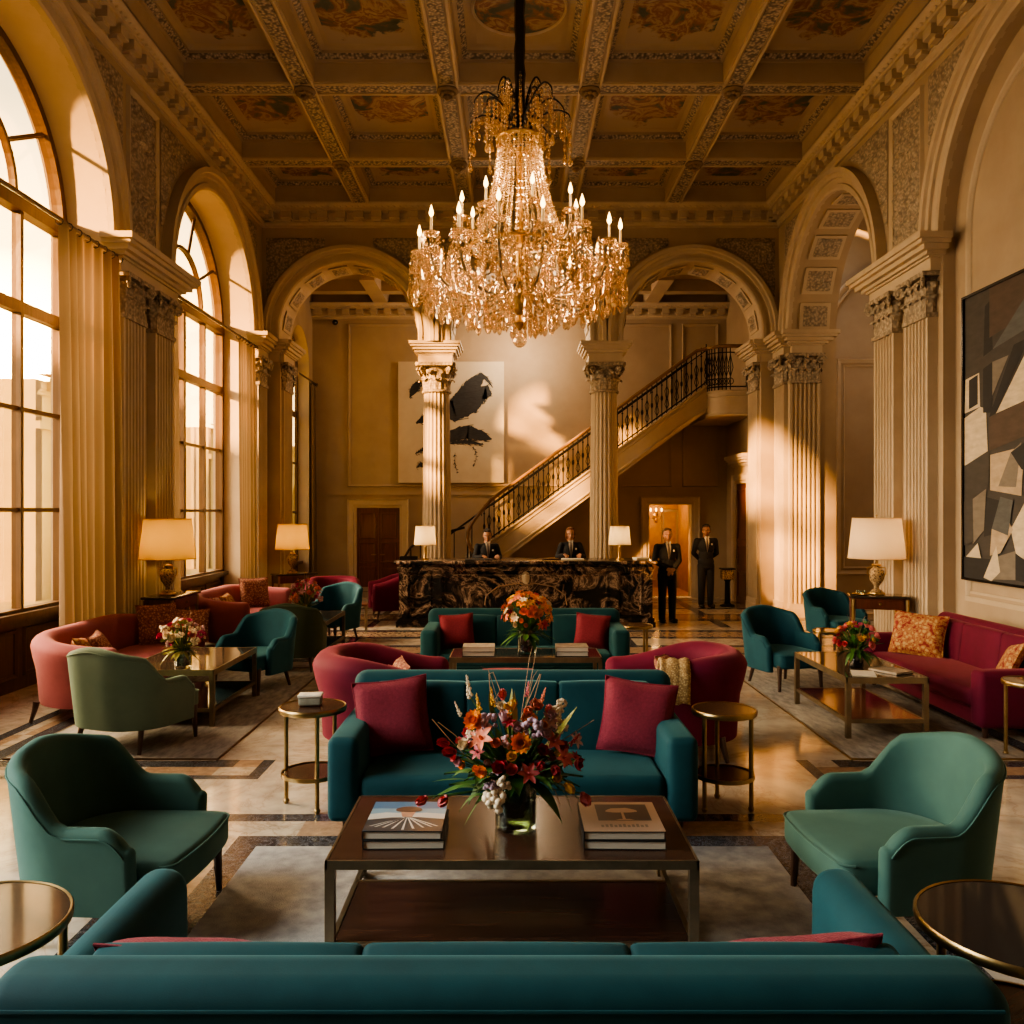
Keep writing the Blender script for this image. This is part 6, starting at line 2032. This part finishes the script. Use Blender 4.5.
glass_vase('glass vase with the tall orange bouquet on the far bronze table', (.16, 9.25, .563), .10, .26)
bouquet('tall orange and peach lily bouquet in front of the far teal sofa', (.16, 9.25, .563 + .20), random_heads(.27, .52, 110, [FORANGE, FCORAL, FYELLOW, FORANGE, FRED, FWHITE], ['lily', 'rose', 'lily', 'ball'], .045, 21, .42), .32, .62, 60, 22, grasses=5)
glass_vase('small glass vase on the table by the near rose sofa', (-3.26, 8.42, .567), .085, .17)
bouquet('magenta and cream bouquet on the table by the near rose sofa', (-3.26, 8.42, .567 + .14), random_heads(.21, .34, 44, [FMAG, FPINK, FWHITE, FWHITE, FMAUVE, LEAFY], ['rose', 'ball', 'cluster'], .042, 31, .42), .24, .36, 45, 32, LEAFY, grasses=4)
glass_vase('small glass vase on the table by the far rose sofa', (-2.95, 12.15, .563), .085, .16)
bouquet('pink, coral and lime bouquet on the table by the far rose sofa', (-2.95, 12.15, .563 + .14), random_heads(.22, .46, 46, [FMAG, FPINK, FCORAL, LEAFY, LEAFY, FMAUVE], ['rose', 'lily', 'cluster'], .045, 41, .45), .26, .5, 45, 42, LEAFY, grasses=4)
glass_vase('black glass vase on the table in front of the burgundy sofa', (3.38, 8.35, .577), .07, .15, 0, mat('black_vase_glass', (.012, .012, .012), .06, coat=1), group=None)
bouquet('pink and yellow bouquet in the black vase by the burgundy sofa', (3.38, 8.35, .577 + .13), random_heads(.19, .34, 34, [FPINK, FMAG, FPINK, FYELLOW, FRED, LEAF], ['rose', 'ball', 'rose'], .045, 51, .42), .25, .36, 60, 52, grasses=5)

# ------------------------------------------------------------------ books
def book(label, loc, rz, w, d, h, cover, group, picture=None):
    t = thing('book', label, 'book', loc, rz, group)
    mb = MB(); mb.bx(-w / 2, w / 2, -d / 2, d / 2, 0, .004); mb.bx(-w / 2, w / 2, -d / 2, d / 2, h - .004, h); mb.bx(-w / 2 - .003, -w / 2 + .002, -d / 2, d / 2, 0, h); mb.build('cover', cover, t)
    mb = MB(); mb.bx(-w / 2 + .002, w / 2 - .007, -d / 2 + .006, d / 2 - .006, .004, h - .004); mb.build('pages', PAPER, t)
    if picture:
        mb = MB(); ms = picture(mb, w, d, h); mb.build('cover_picture', ms, t, normals=False)
    return t
def poly(mb, pts, z, mi): mb.add([(a, b, z) for a, b in pts], [tuple(range(len(pts)))], False, mi)
B1 = [mat('cover_' + n, c, .3, coat=.4) for n, c in (('sky_blue', (.07, .18, .34)), ('pale_blue', (.22, .36, .48)), ('haze', (.58, .58, .56)), ('slate', (.05, .055, .065)), ('rock_brown', (.12, .07, .055)), ('white_ray', (.62, .62, .6)), ('ember', (.5, .28, .2)))]
def pic1(mb, w, d, h):
    z = h + .0006; W, D = w / 2, d / 2
    poly(mb, [(-W, -D), (W, -D), (W, D), (-W, D)], z, 0)
    poly(mb, [(-W, -D * .1), (W, -D * .1), (W, D * .5), (-W, D * .5)], z + .0003, 1)
    poly(mb, [(-W, -D * .25), (W, -D * .25), (W, D * .12), (W * .5, D * .2), (0, D * .16), (-W * .6, D * .22), (-W, D * .1)], z + .0006, 2)
    poly(mb, [(-W, -D), (W, -D), (W, -D * .22), (W * .3, -D * .1), (-W * .4, -D * .12), (-W, -D * .28)], z + .0009, 3)
    for k in range(9):
        a = -1.15 + 2.3 * k / 8
        x = math.sin(a); poly(mb, [(x * .06 * W, -D * .12), (x * .10 * W + .003, -D * .12), (x * W * .95 + .006, -D * (.92 - .25 * abs(x))), (x * W * .95 - .006, -D * (.92 - .25 * abs(x)))], z + .0012, 5)
    poly(mb, [(-W * .12, -D * .1), (W * .14, -D * .1), (W * .2, D * .25), (-W * .2, D * .25)], z + .0015, 6)
    poly(mb, [(W * .36 * math.cos(2 * PI * k / 18), D * .38 + D * .25 * math.sin(2 * PI * k / 18) * (1 if k < 9 else .6)) for k in range(18)], z + .0018, 4)
    return B1
B2 = [mat('cover_' + n, c, .4, coat=.25) for n, c in (('tan_board', (.40, .29, .22)), ('umber_photo', (.045, .035, .03)), ('tan_tree', (.46, .33, .24)), ('grey_band', (.17, .13, .11)))]
def pic2(mb, w, d, h):
    z = h + .0006; W, D = w / 2, d / 2
    poly(mb, [(-W, -D), (W, -D), (W, D), (-W, D)], z, 0)
    poly(mb, [(-W * .58, -D * .30), (W * .78, -D * .30), (W * .78, D * .82), (-W * .58, D * .82)], z + .0003, 1)
    poly(mb, [(W * .08 + W * .42 * math.cos(2 * PI * k / 20), D * .32 + D * .24 * math.sin(2 * PI * k / 20) * (1 if k < 10 else .35) * (1 + .1 * math.sin(k * 2))) for k in range(20)], z + .0006, 2)
    poly(mb, [(W * .05, -D * .22), (W * .13, -D * .22), (W * .12, D * .32), (W * .06, D * .32)], z + .0006, 2)
    poly(mb, [(-W * .15, -D * .26), (W * .35, -D * .26), (W * .22, -D * .2), (-W * .02, -D * .2)], z + .0008, 2)
    for k in range(11): poly(mb, [(-W * .55 + W * .11 * k, -D * .72), (-W * .55 + W * .11 * k + W * .07, -D * .72), (-W * .55 + W * .11 * k + W * .07, -D * (.58 - .03 * (k % 3))), (-W * .55 + W * .11 * k, -D * (.58 - .03 * (k % 3)))], z + .0004, 3)
    return B2
bz = .446 + .015
book('lower dark covered book of the left stack on the walnut coffee table', (-.53, 4.34, bz), .02, .395, .43, .045, BLACKC, 'coffee table books')
book('top book of the left stack, blue cover with rock and white rays', (-.535, 4.34, bz + .0455), .0, .385, .42, .042, BLACKC, 'coffee table books', pic1)
book('lower dark covered book of the right stack on the walnut coffee table', (.555, 4.33, bz), -.02, .40, .42, .045, BLACKC, 'coffee table books')
book('top book of the right stack, tan cover with a pale tree', (.55, 4.335, bz + .0455), 0, .395, .42, .042, BLACKC, 'coffee table books', pic2)
GB = mat('grey_print_cover', (.22, .18, .15), .5, col2=(.45, .38, .3), vscale=16)
for (x, l) in ((-.355, 'left'), (.645, 'right')):
    for k in range(2):
        book('%s book of the %s stack on the far bronze table' % (('lower', 'upper')[k], l), (x, 9.18, .5635 + .05 * k), .02 * (k - .5), .34, .28, .049, (BLACKC, GB)[k], 'books on the far table')
book('pale magazine on the glass table before the burgundy sofa', (3.62, 8.12, .577), .5, .24, .31, .02, GB, None)
book('thin white booklet at the edge of the glass table by the burgundy sofa', (3.30, 7.98, .577), -.3, .2, .28, .012, PAPER, None)
# small objects on side tables
t = thing('trinket_box', 'pale stone box on the left round brass table', 'box', (-1.45, 6.12, .715), .1)
mb = MB(); mb.rbox((0, 0, .03), (.16, .11, .06), .012, 3); mb.build('box', mat('grey_green_stone', (.20, .20, .16), .35, col2=(.32, .31, .26), vscale=20), t)
mb = MB(); mb.rbox((0, 0, .068), (.17, .12, .018), .006, 2); mb.build('lid', PAPER, t)
t = thing('crystal_decanter', 'cut crystal decanter on the front right round table', 'decanter', (1.92, 3.02, .605), 0)
mb = MB(); mb.lathe([(.05, 0), (.058, .01), (.06, .05), (.05, .09), (.03, .12), (.024, .15), (.032, .16)], 12, smooth=False); mb.build('decanter', CRYST, t)
mb = MB(); mb.ell((0, 0, .20), (.026, .026, .036), 8); mb.tube([(0, 0, .15), (0, 0, .19)], .012, 6); mb.build('stopper', CRYST, t)
t = thing('silver_tray', 'small tray with glassware on the right console', 'tray', (4.80, 11.70, .962), .1)
mb = MB(); mb.lathe([(0, 0), (.09, 0), (.11, .015), (.105, .018), (.088, .006), (0, .006)], 24); mb.build('tray', GOLD, t)
for k in range(3):
    mb = MB(); a = 2 * PI * k / 3; mb.lathe([(.02, .006), (.025, .06), (.022, .06), (.017, .01)], 10, (.045 * math.cos(a), .045 * math.sin(a), 0)); mb.build('glass', VGLASS, t)
# ------------------------------------------------------------------ people
def voxel(mb, size, it=3):
    me = mb.mesh('tmp', SKIN, angle=0)
    o = bpy.data.objects.new('tmp', me); COL.objects.link(o)
    r = o.modifiers.new('r', 'REMESH'); r.mode = 'VOXEL'; r.voxel_size = size; r.use_smooth_shade = True
    s = o.modifiers.new('s', 'SMOOTH'); s.iterations = it; s.factor = .5
    dg = bpy.context.evaluated_depsgraph_get(); dg.update()
    out = bpy.data.meshes.new_from_object(o.evaluated_get(dg))
    bpy.data.objects.remove(o); bpy.data.meshes.remove(me)
    return out


def limb(mb, pts, rs, n=12):
    for i in range(len(pts) - 1): mb.caps(pts[i], pts[i + 1], rs[i], rs[i + 1], n)


def hand(mb, wrist, d, palm_n, side):
    """palm and five curled fingers; d points to the fingertips, palm_n out of the palm, side +1/-1 for thumb"""
    w, d, pn = Vector(wrist), Vector(d).normalized(), Vector(palm_n).normalized()
    sd = d.cross(pn).normalized() * side
    for k in range(4): mb.caps(w + d * .01 + sd * (.012 * (k - 1.5)), w + d * .085 + sd * (.020 * (k - 1.5)), .016, .012, 8)
    for k, L in enumerate((.058, .078, .082, .074)[::-1] if side else ()):
        b = w + d * .085 + sd * (.020 * (k - 1.5))
        c = b + d * L * .45 + pn * .012; e = c + d * L * .35 + pn * .03; f = e + d * L * .1 + pn * .03
        for a_, b_, r in ((b, c, .0095), (c, e, .0088), (e, f, .008)): mb.caps(a_, b_, r, r * .94, 8)
    b = w + d * .02 + sd * .028; c = b + d * .03 + sd * .024 + pn * .008; e = c + d * .035 + sd * .006 + pn * .012
    mb.caps(b, c, .012, .0105, 8); mb.caps(c, e, .0105, .009, 8)


def person(label, loc, rz, pose, hair, skin, lean=0, female=False, tilt=0, legs=True, turn=0, sc=1.0):
    root = thing('person', label, 'person', loc, rz, None)
    root.scale = (sc, sc, sc)
    L = lambda p: p
    hip, sh_, el, wr = .93, 1.455, {}, {}
    hw_ = .195 if not female else .175
    arms = {}
    for s in (-1, 1):
        shp = (s * hw_, .01, sh_ - .02)
        if pose == 'clasped': e, w = (s * .245, .035, 1.17), (s * .075, -.205, 1.03)
        elif pose == 'behind': e, w = (s * .255, .07, 1.17), (s * .07, .185, 1.00)
        else: e, w = (s * .265, -.03, 1.20), (s * .15, -.30, 1.262)
        arms[s] = (shp, e, w)
    H0 = Vector((0, -.012, 1.675))
    MH_ = T(0, 0, -.022) @ T(*H0) @ RZ(turn) @ RX(tilt) @ S(1.07, 1.07, 1.07) @ T(*(-H0))

    def headpts(mb, k=0):
        mb.ell((0, .012, 1.70), (.078, .096, .098), 18, MH_); mb.ell((0, -.018, 1.645), (.064, .078, .078), 16, MH_); mb.ell((0, -.040, 1.598), (.038, .045, .036), 12, MH_)
        for s in (-1, 1):
            mb.ell((s * .042, -.060, 1.645), (.026, .026, .03), 8, MH_)          # cheeks
            mb.ell((s * .080, .015, 1.665), (.011, .022, .033), 8, MH_)          # ears
        mb.ell((0, -.085, 1.700), (.046, .014, .013), 10, MH_)                    # brow ridge
        mb.caps(MH_ @ Vector((0, -.094, 1.685)), MH_ @ Vector((0, -.114, 1.648)), .0095, .0145, 8)      # nose
        mb.ell((0, -.090, 1.614), (.026, .012, .0075), 8, MH_); mb.ell((0, -.088, 1.604), (.022, .012, .0075), 8, MH_)
    body = MB()
    headpts(body)
    body.caps((0, .02, 1.47), (0, .008, 1.62), .062, .055, 14)
    body.ell((0, .01, 1.31), (.155, .10, .19)); body.ell((0, .01, 1.08), (.14, .095, .17)); body.ell((0, .01, .95), (.15, .10, .12)); body.caps((-.15, .01, 1.43), (.15, .01, 1.43), .055, .055)
    for s in (-1, 1):
        a = arms[s]; limb(body, a, [.05, .041, .028])
        wv = Vector(a[2]); d = wv - Vector(a[1])
        if pose == 'clasped': hand(body, wv, (-s * .75, -.25, -.45), (-.0, .7, -.5) if s > 0 else (0, .8, -.3), -s)
        elif pose == 'behind': hand(body, wv, (-s * .8, .2, -.4), (0, -.7, 0), -s)
        else: hand(body, wv, (-s * .2, -1, -.1), (0, 0, -1), -s)
        if legs: limb(body, [(s * .085, .01, .92), (s * .095, .0, .50), (s * .095, .02, .08)], [.075, .055, .036])
        if legs: body.caps((s * .10, .03, .05), (s * .105, -.12, .035), .035, .03)
    me = voxel(body, .0065, 2); me.materials.clear(); me.materials.append(skin)
    link('body', me, root)
    # jacket
    jk = MB()
    bw = 1.0 if not female else .9
    jk.ell((0, .01, 1.32), (.185 * bw, .125, .20), 20); jk.ell((0, .01, 1.12), (.165 * bw, .115, .18), 20); jk.ell((0, .01, .98), (.18 * bw, .125, .15), 20); jk.ell((0, .012, .88), (.178 * bw, .125, .09), 20)
    jk.caps((-.165 * bw, .012, 1.435), (.165 * bw, .012, 1.435), .062, .062); jk.caps((0, .02, 1.43), (0, .02, 1.48), .085, .066)
    for s in (-1, 1): limb(jk, [arms[s][0], arms[s][1], tuple(Vector(arms[s][2]).lerp(Vector(arms[s][1]), .06))], [.068, .054, .043])
    jm = voxel(jk, .010, 3); jm.materials.clear(); jm.materials.append(SUIT)
    jo = link('suit_jacket', jm, root)
    bvh = BVHTree.FromPolygons([v.co.copy() for v in jm.vertices], [tuple(p.vertices) for p in jm.polygons])

    def fr(x, z, off):
        h = bvh.ray_cast(Vector((x, -1, z)), Vector((0, 1, 0)))
        return Vector((x, (h[0].y if h[0] else -.1) - off, z))

    def patch(name, left, right, m, off, par, n=10, k=4):
        """left/right: polylines of (x, z), same length parameterisation"""
        def ev(pl, t):
            f = t * (len(pl) - 1); i = min(len(pl) - 2, int(f)); u = f - i
            return (pl[i][0] * (1 - u) + pl[i + 1][0] * u, pl[i][1] * (1 - u) + pl[i + 1][1] * u)
        b = MB()

        def f(a, t):
            l, r = ev(left, t), ev(right, t)
            return fr(l[0] * (1 - a) + r[0] * a, l[1] * (1 - a) + r[1] * a, off)
        b.grid(f, k, n); return b.build(name, m, par, angle=0, normals=False)
    patch('shirt_front', [(-.055, 1.52), (-.05, 1.46), (-.03, 1.34), (-.004, 1.20)], [(.055, 1.52), (.05, 1.46), (.03, 1.34), (.004, 1.20)], SHIRT, .004, root)
    if not female or True:
        patch('necktie', [(-.018, 1.505), (-.013, 1.47), (-.024, 1.34), (-.004, 1.22)], [(.018, 1.505), (.013, 1.47), (.024, 1.34), (.004, 1.22)], TIE, .010, root)
    for s in (-1, 1):
        patch('lapel', [(s * .05, 1.50), (s * .045, 1.44), (s * .03, 1.34), (s * .004, 1.19)], [(s * .075, 1.50), (s * .105, 1.42), (s * .075, 1.36), (s * .012, 1.19)], SUIT, .012, jo)
        b = MB(); p = fr(s * .022, 1.555, .0); b.prism([(0, 0), (s * .045, .006), (s * .038, -.035), (s * .01, -.045)], 0, .008, T(s * .006, -.075, 1.535) @ RX(PI / 2 - .3)); b.build('shirt_collar', SHIRT, root)
        if pose != 'behind':
            a = arms[s]; w = Vector(a[2]); e = Vector(a[1]); d = (w - e).normalized()
            b = MB(); b.tube([w - d * .035, w - d * .005], [.036, .034], 12); b.build('shirt_cuff', SHIRT, root)
    b = MB()
    for k in range(5):
        a = 2 * PI * k / 5; p = fr(.10 + .012 * math.cos(a), 1.365 + .012 * math.sin(a), .012); b.ell(tuple(p), (.011, .006, .011), 6)
    b.build('pocket_flower', SHIRT, jo)
    for z in (1.15, 1.06):
        b = MB(); p = fr(.006, z, .004); b.ell(tuple(p), (.009, .005, .009), 8); b.build('button', SHOE, jo)
    if legs:
        tr = MB()
        tr.ell((0, .012, .93), (.16, .11, .12), 18)
        for s in (-1, 1): limb(tr, [(s * .088, .012, .90), (s * .098, .0, .50), (s * .10, .02, .07)], [.098, .078, .066], 16)
        tm = voxel(tr, .010, 3); tm.materials.clear(); tm.materials.append(SUIT); link('trousers', tm, root)
        for s in (-1, 1):
            b = MB(); b.rbox((0, 0, 0), (.092, .27, .085), .04, 4, T(s * .105, -.045, .045) @ RZ(s * .12)); b.ell((s * .105 + s * .012, -.13, .035), (.046, .06, .035)); b.bx(s * .105 - .044, s * .105 + .044, -.17, .09, 0, .015); b.build('shoe', SHOE, root)
    hr = MB()
    hr.ell((0, .036, 1.727), (.085, .094, .090), 18, MH_); hr.ell((0, .055, 1.675), (.082, .074, .085), 16, MH_)
    if female:
        hr.ell((0, .055, 1.63), (.088, .07, .085), 14, MH_)
        for s in (-1, 1): hr.ell((s * .072, .0, 1.665), (.022, .05, .07), 10, MH_)
    else:
        for s in (-1, 1): hr.ell((s * .072, .01, 1.70), (.016, .03, .04), 8, MH_)
    hr.ell((.022, -.035, 1.783), (.05, .036, .022), 10, MH_); hr.ell((-.03, -.030, 1.780), (.045, .036, .020), 10, MH_)
    hm = voxel(hr, .007, 2); hm.materials.clear(); hm.materials.append(hair); link('hair', hm, root)
    for s in (-1, 1):
        b = MB(); b.ell((s * .031, -.082, 1.676), (.012, .008, .0075), 8, MH_); o = b.build('eye', SHIRT, root)
        b = MB(); b.ell((s * .031, -.0885, 1.676), (.0055, .003, .0058), 8, MH_); b.build('iris', SHOE, o)
        b = MB(); b.tube([MH_ @ Vector((s * .014, -.099, 1.700)), MH_ @ Vector((s * .034, -.097, 1.704)), MH_ @ Vector((s * .05, -.086, 1.698))], .0035, 5); b.build('eyebrow', hair, root)
    b = MB(); b.tube([MH_ @ Vector((-.022, -.098, 1.610)), MH_ @ Vector((0, -.103, 1.609)), MH_ @ Vector((.022, -.098, 1.610))], .0035, 5); b.build('mouth', mat('lips', (.30, .10, .08), .5), root)
    return root


person('man in dark suit standing with clasped hands at the right end of the desk', (2.96, 16.2, 0), .12, 'clasped', HAIRB, SKIN, turn=-.15)
person('man in dark suit standing with hands behind his back by the doorway', (4.28, 18.75, 0), .05, 'behind', HAIRD, SKIN2, turn=-.35, tilt=.06, sc=1.02)
person('dark haired receptionist in a dark suit behind the left half of the desk', (-.50, 17.02, 0), .25, 'desk', HAIRD, SKIN, tilt=.22, turn=-.2, sc=.98)
person('auburn haired receptionist in a dark suit behind the right half of the desk', (1.17, 17.02, 0), .05, 'desk', HAIRR, SKIN, female=True, sc=1.0)

# ------------------------------------------------------------------ light, sky, camera
w = bpy.data.worlds.new('sky'); SC.world = w; w.use_nodes = True
nt = w.node_tree; nt.nodes.clear()
out = nt.nodes.new('ShaderNodeOutputWorld'); bg = nt.nodes.new('ShaderNodeBackground'); nt.links.new(bg.outputs[0], out.inputs[0])
tc = nt.nodes.new('ShaderNodeTexCoord')
sp = nt.nodes.new('ShaderNodeSeparateXYZ'); nt.links.new(tc.outputs['Generated'], sp.inputs[0])
cr = ramp(nt, sp.outputs['Z'], [(.0, (1.0, .66, .26)), (.2, (1.0, .80, .48)), (.5, (1.0, .91, .76)), (.9, (.8, .85, .92))])
nt.links.new(cr, bg.inputs['Color']); bg.inputs['Strength'].default_value = SKY_E
# bright hazy aureole of the low sun down the street
GD = Vector((-.512, .85, .085)).normalized()
dp = nt.nodes.new('ShaderNodeVectorMath'); dp.operation = 'DOT_PRODUCT'; nt.links.new(tc.outputs['Generated'], dp.inputs[0]); dp.inputs[1].default_value = GD
gl = ramp(nt, dp.outputs['Value'], [(.86, (0, 0, 0)), (.95, (.03, .02, .007)), (.985, (.16, .10, .035)), (.9985, (1, .72, .3))])
b2 = nt.nodes.new('ShaderNodeBackground'); nt.links.new(gl, b2.inputs['Color']); b2.inputs['Strength'].default_value = 90
ad = nt.nodes.new('ShaderNodeAddShader'); nt.links.new(bg.outputs[0], ad.inputs[0]); nt.links.new(b2.outputs[0], ad.inputs[1]); nt.links.new(ad.outputs[0], out.inputs[0])
SUN_DIR = Vector((.775, .615, -.262)).normalized()
sun = lamp('SUN', 'low_sun', (-20, -15, 12), SUN_E, (1, .53, .18))
sun.data.angle = .045
sun.rotation_euler = SUN_DIR.to_track_quat('-Z', 'Y').to_euler()
for b in BAYS:                                          # daylight portals in the window openings
    l = lamp('AREA', 'window_portal', (XL - .9, b, 4.2), 10, (1, 1, 1), 4.0, (0, -PI / 2, 0), None)
    l.data.shape = 'RECTANGLE'; l.data.size = 7.0; l.data.size_y = 4.2
    l.data.cycles.is_portal = True
for b, e in zip(BAYS, WIN_E):                                    # window glow; cool lamp of the unseen bay added as front fill
    l = lamp('AREA', 'window_glow', (XL - 1.6, b, 3.3), e, (1, .76, .50) if b == 9.05 else (1, .77, .52) if b > 5 else (.90, .97, 1), 5.0, (0, -PI / 2 + .48, 0), None, 1.9)
    l.data.shape = 'RECTANGLE'; l.data.size = 4.5; l.data.size_y = 3.8
lamp('AREA', 'facade_fill', (XL - .8, 18, 9.5), FAC_E, (1, .74, .32), 20, (0, PI / 2 + .55, 0)).data.size_y = 6  # added lamp without a real source, brightens the facade outside
lamp('POINT', 'corridor_light', (3.75, 22.7, 2.1), 28, (1, .58, .2), .12)
lamp('POINT', 'hall_light', (.2, 19.7, 6.0), 170, (1, .72, .44), .35)
lamp('SPOT', 'landing_downlight', (4.7, 20.0, ZL - .62), 10, (1, .8, .5), .04)
lamp('POINT', 'passage_light', (8.0, 15.5, 5.5), 60, (1, .68, .38), .3)
cam = bpy.data.cameras.new('camera'); co = bpy.data.objects.new('camera', cam); COL.objects.link(co)
co.location = (0, 0, CAMZ); co.rotation_euler = (PI / 2, 0, 0)
cam.sensor_width = 36; cam.lens = F / 1024 * 36; cam.clip_start = .05; cam.clip_end = 300
SC.camera = co
SC.view_settings.view_transform = 'AgX'
SC.view_settings.look = 'AgX - Medium High Contrast'
SC.view_settings.exposure = EXPO
SC.cycles.max_bounces = 8
SC.cycles.diffuse_bounces = 4
SC.cycles.transparent_max_bounces = 16
SC.cycles.sample_clamp_indirect = 6
SC.cycles.caustics_reflective = False
SC.cycles.caustics_refractive = False
